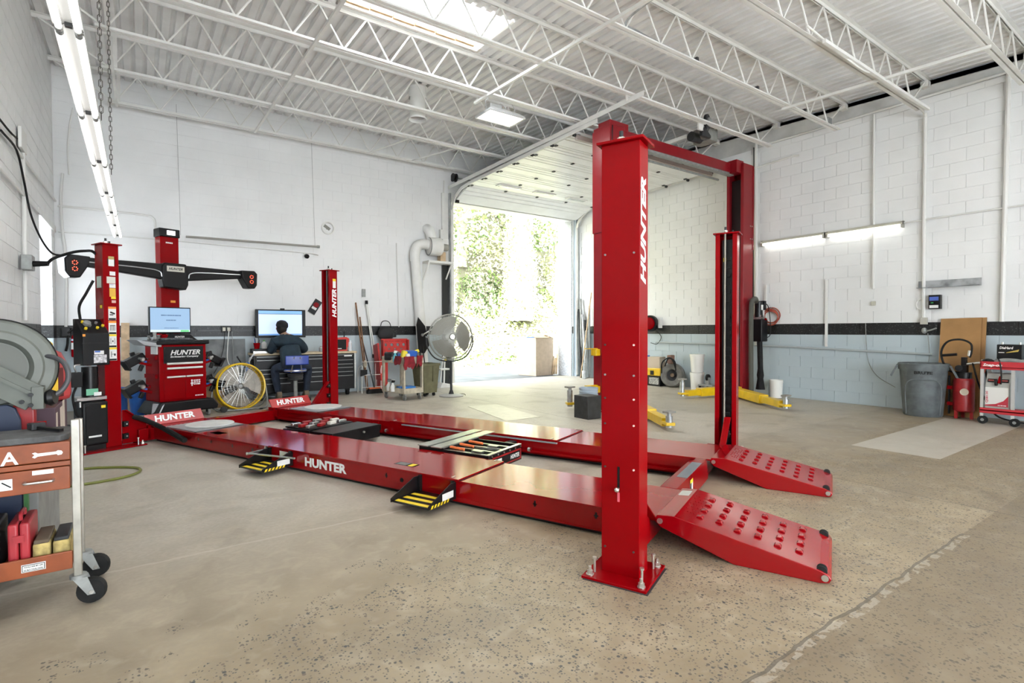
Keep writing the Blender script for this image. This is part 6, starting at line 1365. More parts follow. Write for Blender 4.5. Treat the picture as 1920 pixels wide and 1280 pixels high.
# conduits and boxes on the right wall
xw = XR-.045
conduit([(xw, 3.85, 4.95), (xw, 3.84, 3.4), (xw, 3.83, 2.0)], .02, 'vertical white conduit ending above the wall light end', sm=0)
conduit([(xw-.9, 3.05, zb(3)+.02), (xw-.3, 3.08, zb(3)-.03), (xw-.06, 3.12, 4.70), (xw, 3.13, 4.45), (xw, 3.13, 3.0), (xw, 3.12, 1.5)], .024, 'white conduit curving from the joist down the right wall')
conduit([(xw, 2.15, 4.98), (xw, 2.165, 3.2), (xw, 2.18, 1.42)], .03, 'thick vertical white conduit near the right photo edge', sm=0)
conduit([(xw, 5.95, 5.1), (xw, 5.94, 3.4), (xw, 5.92, 1.9), (xw, 5.92, 1.0)], .03, 'vertical white conduit beside the wall-side lift post', sm=0)
conduit([(xw, 5.99, 5.0), (xw-.01, 5.98, 4.2), (xw, 6.0, 3.0), (xw, 5.99, 1.9)], .012, 'black cable running down the right wall beside the lift post', RUBBER, 'wall_cable', 'cable')
conduit([(xw, 8.45, 1.02), (xw, 6.5, 1.0), (xw, 5.3, .985), (xw, 3.0, .915)], .018, 'long horizontal grey conduit low on the right wall', mat('grey_conduit', (.40, .44, .45), .4), sm=0)
conduit([(xw, 3.4, 3.05), (xw, 2.9, 3.055), (xw, 2.1, 3.06), (xw, 1.2, 3.07)], .013, 'thin horizontal conduit from the wall light to the right', sm=0)
conduit([(xw, 6.6, 4.55), (xw, 5.2, 4.62), (xw, 5.1, 4.6)], .02, 'short sloping white rail high on the right wall', JOISTM, 'wall_rail', 'rail', None, 0)
conduit([(XR-.02, 5.9, 5.0), (XR-.02, 3.0, 5.0), (XR-.02, 1.2, 5.0)], .02, 'white horizontal conduit along the ledge of the right wall', sm=0)
for i, (y, z0, z1) in enumerate(((5.735, 1.50, 2.20), (4.585, 1.0, 2.22))): single('slotted_strip', MB().box(XR-.045, XR-.018, y-.02, y+.02, z0, z1), WHITE, ['short white slotted strip on the right wall near the lift post', 'long white slotted strip on the right wall under the wall light'][i], 'strip', group='slotted strips')
single('small_fitting', MB().box(XR-.06, XR-.018, 3.80, 3.86, 1.72, 1.79), mat('fitting_cream', (.5, .48, .4), .5), 'small cream fitting on the wall under the vertical conduit', 'fitting', bev=.006)
single('metal_shelf_strip', MB().prism([(XR-.018, 1.965), (XR-.12, 1.965), (XR-.12, 1.975), (XR-.03, 1.98), (XR-.03, 2.08), (XR-.018, 2.08)], 'y', 2.42, 3.20), mat('bare_galv', (.42, .44, .45), .35, .7, noise=.5, nscale=5), 'galvanised angle shelf on the right wall above the small charger', 'shelf')
t = thing('wall_charger', 'small black battery charger with blue label on the right wall', 'charger', (XR-.06, 2.965, 1.62), off=(XR-.06, 2.965, 1.62))
obj('case', MB().box(XR-.10, XR-.018, 2.89, 3.045, 1.63, 1.85), BLACK, t, bev=.006); obj('blue_label', MB().box(XR-.103, XR-.10, 2.915, 3.03, 1.76, 1.82), mat('charger_blue', (.08, .14, .5), .4), t); obj('white_label', MB().box(XR-.103, XR-.10, 2.915, 3.03, 1.645, 1.69), WLABEL, t); obj('green_led', MB().box(XR-.104, XR-.10, 2.98, 3.01, 1.72, 1.735), mat('green_dot', (.05, .4, .1), .4), t); obj('cable_loop', MB().ring((XR-.03, 3.14, 1.71), (1, 0, 0), .085, .007, 24, 6), WHITE, t)
t = thing('wall_socket', 'grey socket box with plug and cords on the painted band of the right wall', 'outlet', (XR-.05, 3.11, 1.25), off=(XR-.05, 3.11, 1.25))
obj('box', MB().box(XR-.07, XR-.018, 3.07, 3.16, 1.39, 1.50), mat('socket_cream', (.5, .49, .43), .5), t, bev=.004); obj('plug', MB().ball((XR-.07, 3.10, 1.29), .05, 10, (.9, .8, 1)), GREY, t); obj('plug_cord', MB().tube(curve([(XR-.08, 3.09, 1.28), (XR-.12, 3.0, 1.30), (XR-.12, 2.93, 1.33)]), .012, 8), GREY, t)
obj('cord', MB().tube(curve([(XR-.05, 3.06, 1.25), (XR-.04, 3.04, .9), (XR-.04, 3.07, .7)]), .006, 6).tube(curve([(XR-.03, 3.95, 1.42), (XR-.03, 3.93, 1.0), (XR-.03, 3.88, .7), (XR-.03, 3.74, .5), (XR-.03, 3.5, .35)]), .005, 6), GREY, t)
# hardboard sheets
for i, (a, b) in enumerate(((2.40, 2.89), (2.35, 2.80))):
    x0, x1 = (10.03, 10.205) if i == 0 else (10.06, 10.23)
    mb = MB().add([(x0, a, 0), (x0, b, 0), (x1, b, 1.475-.01*i), (x1, a, 1.485), (x0+.012, a, 0), (x0+.012, b, 0), (x1+.012, b, 1.475-.01*i), (x1+.012, a, 1.485)], [(0,1,2,3),(7,6,5,4),(4,5,1,0),(5,6,2,1),(6,7,3,2),(7,4,0,3)])
    single('hardboard_sheet', mb, PLY, ['front brown hardboard sheet leaning on the right wall', 'rear brown hardboard sheet peeking out at the right behind the front one'][i], 'board', group='hardboard sheets')
def trash():
    t = thing('trash_can', 'large grey round trash can against the right wall', 'trash can', (9.78, 2.98, 0)); G = mat('can_grey', (.11, .125, .13), .6, noise=.3, nscale=7)
    obj('body', MB().lathe([(.235, 0), (.245, .02), (.29, .62), (.295, .70), (.31, .70), (.315, .78), (.30, .79), (.285, .78), (.23, .02)], n=44, cap=False).lathe([(0, .02), (.235, .02)], n=44, cap=False), G, t); obj('rim', MB().ring((0, 0, .785), (0, 0, 1), .305, .014, 44), G, t)
    for s in (-1, 1):
        d = Vector((-.30*s, .95*s, 0)).normalized(); o = Vector((-d.y, d.x, 0)); p = d*.30
        obj('handle', MB().add([tuple(p+o*k*.09+Vector((0, 0, z))+d*e) for k in (-1, 1) for z, e in ((.77, 0), (.77, .03), (.60, .11), (.58, .09))], [(0,1,2,3),(7,6,5,4),(0,4,5,1),(1,5,6,2),(2,6,7,3),(3,7,4,0)]), G, t)
    n = Vector((-.955, -.295, 0)); r = n.cross(Vector((0, 0, 1)))*-1
    text('lettering', 'BRUTE', n*.307+Vector((0, 0, .665)), Vector((0, 0, 1)).cross(n), (0, 0, 1), .045, BLACK, t, w=.22, bold=.03)
    pn = MB().tube(curve([n*.262+r*.20+Vector((0, 0, .04))*1, n*.29+r*.20+Vector((0, 0, .5)), n*.305+Vector((0, 0, .56)), n*.29-r*.20+Vector((0, 0, .5)), n*.262-r*.20+Vector((0, 0, .04))]), .008, 6); obj('panel_rib', pn, G, t)
    for i in range(14): a = random.uniform(0, 6.28); rr = .22*math.sqrt(random.random()); obj('rubbish', MB().ball((rr*math.cos(a), rr*math.sin(a), .69+random.uniform(0, .05)), random.uniform(.05, .09), 8, (1, 1, .6)), [DGREY, BLACK, GREY, CARD][i % 4], t)
trash()
def red_tank():
    t = thing('fluid_tank', 'red cylindrical fluid tank with black hose on top beside the trash can', 'tank', (9.90, 2.52, 0))
    obj('tank', MB().lathe([(.10, .10), (.125, .12), (.125, .55), (.11, .59), (0, .6)], n=28).lathe([(0, .10), (.10, .10)], n=28, cap=False), RED_D, t)
    for a in (.3, 2.4, 4.5): obj('leg', MB().box(.10*math.cos(a)-.018, .10*math.cos(a)+.018, .10*math.sin(a)-.018, .10*math.sin(a)+.018, 0, .12), RED_D, t)
    n = Vector((-.96, -.28, 0)); obj('oval_label', MB().lathe([(0, 0), (.05, 0), (.05, .003), (0, .003)], n*.125+Vector((0, 0, .40)), n, 20), mat('label_cream', (.6, .52, .4), .5), t); tank_l = t.children[-1]
    obj('pump_head', MB().cyl((0, 0, .58), (0, 0, .68), .09, n=18).box(-.05, .05, -.04, .04, .66, .78).box(-.03, .03, -.03, .03, .78, .90), BLACKM, t, bev=0); obj('gauge', MB().lathe([(0, 0), (.045, 0), (.045, .03), (0, .035)], (-.05, .05, .74), (-1, -.2, 0), 18), BLACK, t)
    obj('hose', MB().tube(curve([(0, .06, .66), (-.02, .2, .72), (-.02, .27, .95), (-.02, .20, 1.12), (-.01, .05, 1.16), (0, -.07, 1.10), (0, -.08, .98), (0, -.06, .9)]), .014, 8), RUBBER, t); obj('hose_grip', MB().cyl((-.03, .25, .92), (-.03, .08, .94), .02, n=10), BLACK, t); obj('chrome_valve', MB().cyl((0, -.05, .92), (0, -.06, 1.0), .018).cyl((0, -.03, .8), (-.02, -.24, .84), .02), STEEL, t)
    obj('dispenser', MB().box(-.05, .0, -.34, -.20, .80, .88), STEEL, t, bev=.01); obj('red_tip', MB().cyl((-.04, -.22, .68), (-.04, -.24, .76), .02), mat('orange_red', (.7, .12, .06), .4), t)
    obj('drop_hose', MB().tube(curve([(-.02, -.10, .82), (-.05, -.17, .55), (-.14, -.28, .30), (-.25, -.42, .12), (-.24, -.6, .06), (-.24, -.75, .05)]), .011, 8).tube(curve([(-.02, -.24, .80), (-.03, -.27, .55), (0, -.3, .45)]), .01, 8), RUBBER, t)
    obj('side_frame', MB().box(-.02, .0, .16, .18, .05, .62), BLACKM, t); 
    for z in (.18, .42): obj('clamp', MB().box(-.03, .01, .10, .19, z, z+.05), RED, t)
red_tank()
def charger_cart():
    t = thing('charger_cart', 'red and silver two-shelf charger cart at the right photo edge', 'cart', (9.72, 1.98, 0), off=(9.72, 1.98, 0))
    x0, x1, y0, y1 = 9.56, 9.96, 1.62, 2.26; SN = mat('cart_red', (.50, .03, .04), .4, noise=.1)
    obj('top_shelf', MB().box(x0, x1, y0, y1, .78, .795).box(x0, x0+.015, y0, y1, .76, .865).box(x1-.015, x1, y0, y1, .78, .865).box(x0, x1, y0, y0+.015, .78, .865).box(x0, x1, y1-.015, y1, .78, .865), SN, t, bev=.003); obj('bottom_shelf', MB().box(x0, x1, y0, y1, .18, .20).box(x0, x0+.015, y0, y1, .15, .225), SN, t, bev=.003)
    for y in (y0+.02, y1-.02, 1.92):
        for x in (x0+.02, x1-.02):
            if y == 1.92 and x > 9.7: continue
            obj('post', MB().box(x-.017, x+.017, y-.017, y+.017, .10 if y != 1.92 else .06, .78), mat('silver_post', (.62, .62, .6), .35, .5), t)
    for y in (y0+.05, y1-.03, 1.90):
        w = obj('wheel', MB().cyl((x0+.0, y, .055), (x0+.04, y, .055), .055, n=20), RUBBER, t); obj('wheel_cap', MB().cyl((x0-.004, y, .055), (x0, y, .055), .02, n=12), GREY, w)
    text('lettering', 'Snap-on', (x0, 2.13, .815), (0, -1, 0), (0, 0, 1), .05, LETTER, t, w=.2, shear=.25, bold=.03)
charger_cart()
def charger():
    t = thing('battery_charger', 'grey and white battery charger with red corner on the lower cart shelf', 'charger', (9.75, 2.09, .2), off=(9.75, 2.09, .2))
    GB = mat('charger_grey', (.42, .42, .38), .5, noise=.12)
    obj('case', MB().prism([(9.60, .22), (9.88, .22), (9.88, .70), (9.70, .70), (9.60, .52)], 'y', 1.96, 2.215), GB, t, bev=.006); obj('front', MB().box(9.594, 9.60, 1.97, 2.21, .26, .51), mat('charger_white', (.68, .66, .62), .5), t)
    obj('red_corner', MB().prism([(1.97, .25), (2.21, .25), (2.21, .265), (2.10, .285), (2.02, .33), (1.97, .40)], 'x', 9.590, 9.595), mat('corner_red', (.45, .03, .05), .5), t)
    text('lettering', 'QSB130', (9.594, 2.19, .375), (0, 0, 1), (0, 1, 0), .03, mat('print_red', (.5, .06, .08), .5), t, w=.16); marks('model_print', (9.589, 2.03, .268), (0, -1, 0), (0, 0, 1), .09, .014, LETTER, t, 1, 8, 9)
    sl = Vector((.10, 0, .18)).normalized()
    for y in (2.15, 2.02): obj('meter', MB().obox((9.640, y, .602), (.008, .09, .05), ry=.5), BLACK, t); obj('meter_scale', MB().obox((9.635, y, .604), (.008, .07, .02), ry=.5), mat('meter_red', (.5, .12, .1), .5), t)
    obj('clamp_red', MB().obox((9.60, 2.06, .62), (.04, .03, .10), rx=.2), RED, t, bev=.008); obj('clamp_black', MB().obox((9.60, 2.10, .58), (.04, .03, .09), rx=-.1), BLACK, t, bev=.008)
    obj('lead', MB().tube(curve([(9.60, 2.05, .56), (9.57, 2.04, .7), (9.56, 2.05, .84), (9.62, 2.08, .9)]), .009, 8), BLACK, t)
    for y in (2.12, 2.02): obj('vent_slot', MB().box(9.72, 9.80, y-.03, y+.03, .699, .702), BLACK, t)
charger()
def battery():
    t = thing('car_battery', 'black car battery with white and gold lettering on top of the charger cart', 'battery', (9.78, 1.99, .88), off=(9.78, 1.99, .88))
    obj('case', MB().box(9.70, 9.87, 1.86, 2.12, .90, 1.10), BLACK, t, bev=.008); text('lettering', 'DieHard', (9.70, 2.02, 1.055), (0, -1, 0), (0, 0, 1), .035, LETTER, t, w=.14, shear=.15, bold=.03); obj('gold_flash', MB().prism([(1.90, 1.005), (2.02, .985), (2.02, .992), (1.89, 1.035)], 'x', 9.697, 9.70), mat('gold_print', (.5, .36, .08), .4), t); obj('white_print', MB().box(9.697, 9.70, 2.04, 2.10, .985, .995), WLABEL, t)
    for y in (1.90, 2.08): obj('terminal', MB().cyl((9.80, y, 1.10), (9.80, y, 1.13), .012), STEEL, t)
    obj('base_tray', MB().box(9.69, 9.92, 1.72, 2.13, .88, .90), GREY, t)
battery()
single('black_cap_bag', MB().ball((9.66, 2.20, .84), .07, 12, (.9, 1.2, .9)), BLACK, 'black crumpled pouch on the left of the charger cart top', 'pouch')
single('grey_cable_bundle', MB().tube(curve([(9.62, 2.12, .835), (9.63, 2.05, .88), (9.62, 1.92, .885), (9.62, 1.8, .86), (9.64, 1.7, .85)]), .03, 10), GREY, 'grey cable bundle lying along the front of the cart top', 'cable')
# ------------------------------------------------------------------ tool cart and things at the left edge
ORG = mat('orange_enamel', (.26, .062, .018), .4, noise=.22, nscale=9)
def tool_cart():
    t = thing('tool_cart', 'worn orange rolling tool cart with a drawer and steel posts at the left photo edge', 'cart', (-.66, 3.45, 0), off=(-.66, 3.45, 0))
    x0, x1, y0, y1 = -1.06, -.262, 3.27, 3.60
    POST = mat('worn_steel_post', (.42, .40, .35), .35, .7, noise=.25)
    for x in (x0+.01, x1):
        for y in (y0, y1): xx = x if y == y0 else x-.012; obj('post', MB().box(xx-.016, xx+.016, y-.016, y+.016, .15, .90 if y == y0 else .86), POST, t, bev=.003)
    top = obj('top_tray', MB().box(x0, x1-.02, y0-.012, y1, .712, .80), ORG, t, bev=.004)
    text('lettering', 'NA', (-.523, y0-.012, .745), (1, 0, 0), (0, 0, 1), .06, LETTER, top, w=.12, bold=.02)
    obj('wrench_emblem', MB().prism([(-.397, .742), (-.330, .745), (-.326, .739), (-.312, .741), (-.308, .750), (-.313, .759), (-.326, .762), (-.333, .757), (-.397, .756), (-.406, .762), (-.417, .759), (-.408, .750), (-.417, .741), (-.408, .735)], 'y', y0-.0145, y0-.012), LETTER, top)
    obj('middle_rail', MB().box(x0, x1-.02, y0-.014, y0+.01, .686, .708), ORG, t, bev=.003)
    dr = obj('drawer', MB().box(x0+.02, x1-.022, y0-.016, y1-.02, .575, .682), ORG, t, bev=.004)
    obj('drawer_pull', MB().tube(curve([(-.443, y0-.016, .627), (-.443, y0-.04, .627), (-.425, y0-.045, .627), (-.362, y0-.045, .627), (-.344, y0-.04, .627), (-.344, y0-.016, .627)]), .006, 8), STEEL, dr)
    decal('label', (-.38, y0-.016, .668), (1, 0, 0), (0, 0, 1), .075, .02, WLABEL, dr); decal('label', (-.53, y0-.016, .628), (1, 0, 0), (0, 0, 1), .09, .05, WLABEL, dr); obj('sketch', MB().obox((-.505, y0-.019, .628), (.04, .001, .005), ry=.7), BLACK, dr)
    sh = obj('bottom_shelf', MB().box(x0, x1-.02, y0-.012, y1, .20, .215).box(x0, x1-.02, y0-.014, y0, .19, .275).box(x0, x1-.02, y1-.01, y1, .2, .275), ORG, t, bev=.003)
    decal('notice', (-.42, y0-.014, .232), (1, 0, 0), (0, 0, 1), .085, .036, WLABEL, sh); decal('notice_frame', (-.42, y0-.0155, .232), (1, 0, 0), (0, 0, 1), .079, .030, BLACK, sh); decal('notice_panel', (-.42, y0-.017, .232), (1, 0, 0), (0, 0, 1), .074, .025, WLABEL, sh)
    text('notice_text', 'TOOLS ARE MY LIFE', (-.42, y0-.0185, .2385), (1, 0, 0), (0, 0, 1), .007, BLACK, sh, w=.066); text('notice_text', 'SO BUY YOUR OWN!', (-.42, y0-.0185, .225), (1, 0, 0), (0, 0, 1), .007, BLACK, sh, w=.066)
    for x, y in ((x1, y0), (x1, y1), (x0+.02, y0), (x0+.02, y1)):
        f = obj('caster_fork', MB().cyl((x, y, .135), (x, y, .152), .034, n=16).prism([(x-.02, .14), (x+.035, .14), (x+.065, .05), (x+.035, .05)], 'y', y-.03, y-.024).prism([(x-.02, .14), (x+.035, .14), (x+.065, .05), (x+.035, .05)], 'y', y+.024, y+.03), GREY, t); obj('caster_wheel', MB().lathe([(.03, -.018), (.058, -.018), (.063, 0), (.058, .018), (.03, .018)], (x+.05, y, .063), (.25, 1, 0), 24), RUBBER, f); obj('axle', MB().cyl((x+.05, y-.034, .063), (x+.05, y+.034, .063), .01, n=8), STEEL, f)
tool_cart()
single('rubber_mat', MB().prism([(-1.05, 3.275), (-.32, 3.275), (-.29, 3.31), (-.29, 3.53), (-.33, 3.58), (-1.05, 3.58)], 'z', .80, .83), mat('worn_mat', (.09, .09, .09), .7, noise=.4, nscale=14, bump=.4, bscale=40), 'worn dark grey mat covering the top of the tool cart', 'mat', bev=.006)
t = thing('ratchet', 'small black ratchet lying on the mat of the tool cart', 'tool', (-.40, 3.45, .83)); obj('shank', MB().bar((.08, -.10, .012), (-.02, .04, .014), .018, .014), BLACK, t); obj('head', MB().obox((-.03, .06, .02), (.06, .05, .035), rz=.5), DGREY, t, bev=.006); obj('red_ring', MB().obox((-.02, .075, .03), (.05, .012, .02), rz=.3), RED, t)
def case(x, w, h, m, label):
    t = thing('tool_case', label, 'case', (x, 3.41, .2155), group='cases standing on the cart shelf')
    obj('half', MB().box(-w/2, -.002, -.11, .13, 0, h), m, t, bev=.01); obj('half', MB().box(.002, w/2, -.11, .13, 0, h), m, t, bev=.01); obj('handle', MB().tube(curve([(0, -.05, h), (0, -.04, h+.03), (0, .05, h+.03), (0, .06, h)]), .008, 6), m, t); obj('latch', MB().box(-.02, .02, -.118, -.11, h*.6, h*.75), m, t)
case(-.475, .078, .215, mat('case_red', (.42, .03, .04), .4, noise=.15), 'red plastic tool case standing on the cart shelf')
case(-.59, .09, .22, DGREY, 'dark grey case beside the red case on the cart shelf')
case(-.71, .09, .19, BLACK, 'black case at the far left of the cart shelf')
STN = mat('stained_sponge', (.42, .32, .12), .9, noise=.6, nscale=16, bump=.4, bscale=30)
for i, (a, b) in enumerate(((-.428, -.364), (-.356, -.292))):
    t = thing('sanding_block', ['stained yellow and brown block beside the red case', 'stained yellow block with dark top beside the steel post'][i], 'block', ((a+b)/2, 3.42, .216), off=((a+b)/2, 3.42, .216), group='stained blocks on the cart shelf')
    obj('block', MB().box(a, b, 3.29, 3.52, .216, .325), STN, t, bev=.012); obj('top', MB().box(a+.004, b-.004, 3.292, 3.518, .322, .34), [mat('brown_grime', (.12, .09, .06), .8), DGREY][i], t, bev=.006)
# low bench behind the cart with boxes
BGY = mat('bench_grey', (.24, .24, .23), .5, noise=.2)
single('steel_cabinet', MB().box(-1.08, -.47, 3.86, 4.72, 0, .62), BGY, 'grey steel cabinet against the left wall behind the tool cart', 'cabinet', bev=.008)
single('dark_blue_panel', MB().prism([(-1.08, .03), (-.52, .03), (-.52, .86), (-.54, .92), (-.57, .94), (-1.08, .94)], 'y', 3.74, 3.77), mat('navy_panel', (.008, .018, .05), .45), 'dark blue panel standing behind the tool cart', 'panel', bev=.006)
single('green_board', MB().box(-.515, -.50, 3.74, 3.79, 0.03, .50), mat('green_edge', (.03, .14, .03), .5), 'thin green edged board beside the dark blue panel', 'board')
def printed_box():
    t = thing('printed_carton', 'maroon printed carton with white panels on the grey cabinet', 'box', (-.60, 4.24, .62), off=(-.60, 4.24, .62))
    obj('body', MB().box(-.80, -.405, 3.98, 4.55, .62, .885), mat('maroon_carton', (.07, .035, .05), .6), t, bev=.004)
    for y, w, z, h in ((4.03, .06, .79, .12), (4.24, .1, .76, .2), (4.36, .1, .78, .22), (4.14, .1, .67, .07)): decal('print', (-.405, y, z), (0, 1, 0), (0, 0, 1), w, h, mat('print_cream', (.55, .47, .40), .6), t)
    decal('print', (-.6, 3.98, .76), (1, 0, 0), (0, 0, 1), .2, .15, MATS['print_cream'], t)
printed_box()
def gas_can():
    t = thing('gas_can', 'red plastic fuel can with yellow spout parts on the printed carton', 'fuel can', (-.56, 4.28, .886), math.radians(65))
    G = mat('can_red', (.40, .03, .035), .45, noise=.18, nscale=6)
    obj('body', MB().prism([(-.20, 0), (.20, 0), (.215, .04), (.21, .20), (.12, .31), (.04, .335), (-.10, .34), (-.12, .335), (-.20, .25), (-.215, .05)], 'y', -.12, .12), G, t, bev=.03)
    obj('handle', MB().tube(curve([(-.16, 0, .26), (-.17, 0, .34), (-.08, 0, .375), (.04, 0, .36), (.06, 0, .30)]), .022, 10), G, t); obj('spout', MB().cyl((.12, 0, .31), (.17, 0, .36), .035, n=16), YELLOW, t); obj('vent_cap', MB().cyl((-.14, .05, .30), (-.15, .05, .34), .02, n=12), YELLOW, t); obj('yellow_patch', MB().obox((.02, -.125, .10), (.07, .012, .13)), YELLOW, t, bev=.004); obj('recess_shade', MB().obox((.09, -.122, .12), (.05, .008, .18)), mat('recess_shade_red', (.1, .01, .012), .6), t, bev=.004)  # the hollow is a raised patch, its shade put into a darker red
gas_can()
def hose_reel():
    t = thing('hose_reel', 'large grey metal hose reel on the cabinet behind the tool cart', 'hose reel', (-.72, 3.93, .62), off=(-.72, 3.93, .62))
    RG = mat('reel_grey', (.135, .145, .125), .5, noise=.14, nscale=6); c, d = Vector((-.645, 3.92, 1.13)), Vector((.18, -1, .0)).normalized(); R = .255
    obj('front_disc', MB().lathe([(.0, .07), (.135, .07), (.14, .085), (.155, .10), (.19, .10), (.20, .092), (.24, .095), (R, .085), (R, .07), (.1, .06)], c, d, 48), RG, t); obj('centre_plate', MB().lathe([(0, .074), (.13, .074)], c, d, 40, cap=False), mat('reel_dark', (.11, .115, .10), .55), t)
    obj('rear_disc', MB().lathe([(0, -.09), (R, -.09), (R, -.075), (0, -.07)], c, d, 48), RG, t); obj('hose_pack', MB().lathe([(.12, -.07), (.22, -.07), (.225, 0), (.22, .06), (.12, .06)], c, d, 40), RUBBER, t); obj('rim_band', MB().lathe([(R, .06), (R+.006, .07), (R+.006, .085), (R, .09)], c, d, 48, cap=False), BLACKM, t)
    a0, a1 = Vector((-.80, 3.76, 1.20)), Vector((-.46, 3.74, .965))
    arm = obj('guide_arm', MB().bar(a0, a1, .02, .14, up=(.3, 0, 1)), RG, t, bev=.004); obj('arm_ridge', MB().bar(a0+Vector((0, -.014, .02)), a1+Vector((0, -.014, .02)), .012, .018, up=(.3, 0, 1)), RG, arm); obj('arm_end', MB().box(-.475, -.425, 3.72, 3.80, .91, 1.03), RG, arm, bev=.004)
    for x, z in ((-.51, .955), (-.475, .99), (-.475, .935)): obj('bolt', MB().cyl((x, 3.712, z), (x, 3.698, z), .011, n=8), BLACKM, arm)
    obj('stop_ball', MB().lathe([(0, -.02), (.035, -.02), (.045, 0), (.035, .02), (0, .02)], (-.40, 3.76, .965), (1, -.3, .1), 18), BLACK, t); obj('hose', MB().tube(curve([(-.43, 3.76, .965), (-.365, 3.78, .99), (-.33, 3.80, 1.06), (-.345, 3.82, 1.14), (-.40, 3.86, 1.18), (-.48, 3.90, 1.19)]), .013, 10), mat('hose_grey', (.06, .06, .065), .5), t)
    obj('frame', MB().bar((-.72, 3.98, .62), (-.72, 3.98, 1.2), .10, .03, up=(0, 1, 0)).box(-.9, -.55, 3.86, 4.08, .62, .64), RG, t, bev=.004); obj('top_bracket', MB().prism([(-.79, 1.38), (-.70, 1.38), (-.715, 1.50), (-.745, 1.52), (-.79, 1.52)], 'y', 3.95, 3.98), mat('bracket_olive', (.30, .29, .22), .5), t, bev=.004)
hose_reel()
single('red_can', MB().box(-.56, -.47, 3.80, 3.86, .885 if False else .62, .93), RED_D, 'small red can below the hose reel arm', 'can', bev=.01)
single('small_black_can', MB().lathe([(.05, 0), (.05, .06), (.035, .075), (0, .075)], (-.43, 4.60, .62), n=18), BLACK, 'small black can at the far end of the cabinet', 'can')
# floor hose
mb = MB().tube(curve([(-.9, 6.55, .012), (-.47, 6.46, .012), (-.25, 6.37, .012), (-.06, 6.22, .012), (-.02, 6.06, .012), (-.10, 5.90, .012), (-.28, 5.82, .012), (-.5, 5.80, .012), (-.85, 5.85, .012)], 8), .012, 8)
single('floor_hose', mb, mat('olive_hose', (.15, .16, .03), .45), 'olive green hose looped on the floor behind the tool cart post', 'hose')
# left wall: conduits, plug, cables
xl = XL+.035
conduit([(xl, 3.8, 2.86), (xl, 7.1, 2.89), (xl, 9.7, 2.93)], .016, 'lower grey conduit running along the left wall', sm=0)
conduit([(xl, 3.8, 3.22), (xl, 8.0, 3.33), (xl, 11.2, 3.42)], .016, 'upper grey conduit running along the left wall', sm=0)
conduit([(xl, 8.33, 3.40), (xl, 8.34, 2.9), (xl, 8.30, 2.3), (xl, 8.25, 1.45)], .022, 'vertical white conduit carrying the outlet on the left wall')
conduit([(xl, 6.6, 4.4), (xl, 6.62, 3.0), (xl, 6.64, 1.5)], .02, 'vertical white conduit at the left photo edge', sm=0)
single('junction_plate', MB().box(XL+.018, XL+.05, 8.15, 8.5, 3.42, 3.66), CON, 'pale square junction plate on the left wall', 'junction box', bev=.006)
t = thing('power_outlet', 'grey outlet with a black plug and thick cable on the left wall', 'outlet', (XL+.06, 8.22, 2.0), off=(XL+.06, 8.22, 2.0))
obj('box', MB().box(XL+.02, XL+.12, 8.12, 8.32, 2.03, 2.20), GREY, t, bev=.008); obj('plug', MB().cyl((XL+.10, 8.16, 2.10), (XL+.26, 8.12, 2.11), .035, .028, n=14), BLACK, t)
obj('cable', MB().tube(curve([(XL+.25, 8.12, 2.11), (-.80, 8.05, 2.17), (-.62, 7.98, 2.245), (-.5, 7.9, 2.26), (-.44, 7.72, 2.24), (-.40, 7.64, 2.20)]), .016, 8), RUBBER, t)
conduit([(xl+.01, 7.06, 3.27), (xl+.01, 7.86, 3.30), (xl+.02, 8.21, 3.04), (-1.04, 8.40, 2.72), (-.98, 8.6, 2.47), (-.86, 8.4, 2.27), (-.72, 8.05, 2.205)], .011, 'long black cable drooping from the left wall to the red column', RUBBER, 'drooping_cable', 'cable', None)
conduit([(xl, 3.9, 3.30), (xl, 6.0, 3.34), (xl, 7.4, 3.40), (xl+.01, 7.9, 3.44)], .010, 'black cable strung along the upper left wall', RUBBER, 'wall_cable', 'cable', None)
t = thing('corner_outlet', 'black outlet with cords on the painted band in the left corner', 'outlet', (-1.0, YB-.06, 1.2), off=(-1.0, YB-.06, 1.2))
obj('box', MB().box(-1.06, -.94, YB-.09, YB-.018, 1.24, 1.38), DGREY, t, bev=.006); obj('cord', MB().tube(curve([(-.97, YB-.1, 1.30), (-.90, YB-.12, 1.36), (-.75, YB-.14, 1.44), (-.6, YB-.16, 1.45)]), .014, 8).tube(curve([(-.97, YB-.1, 1.26), (-.98, YB-.1, 1.1), (-1.0, YB-.1, 1.0)]), .018, 8), RUBBER, t)
single('wall_box', MB().box(XL+.018, XL+.10, 8.35, 8.75, 1.22, 1.36), BLACK, 'black box on the painted band of the left wall behind the reel', 'box', bev=.008)
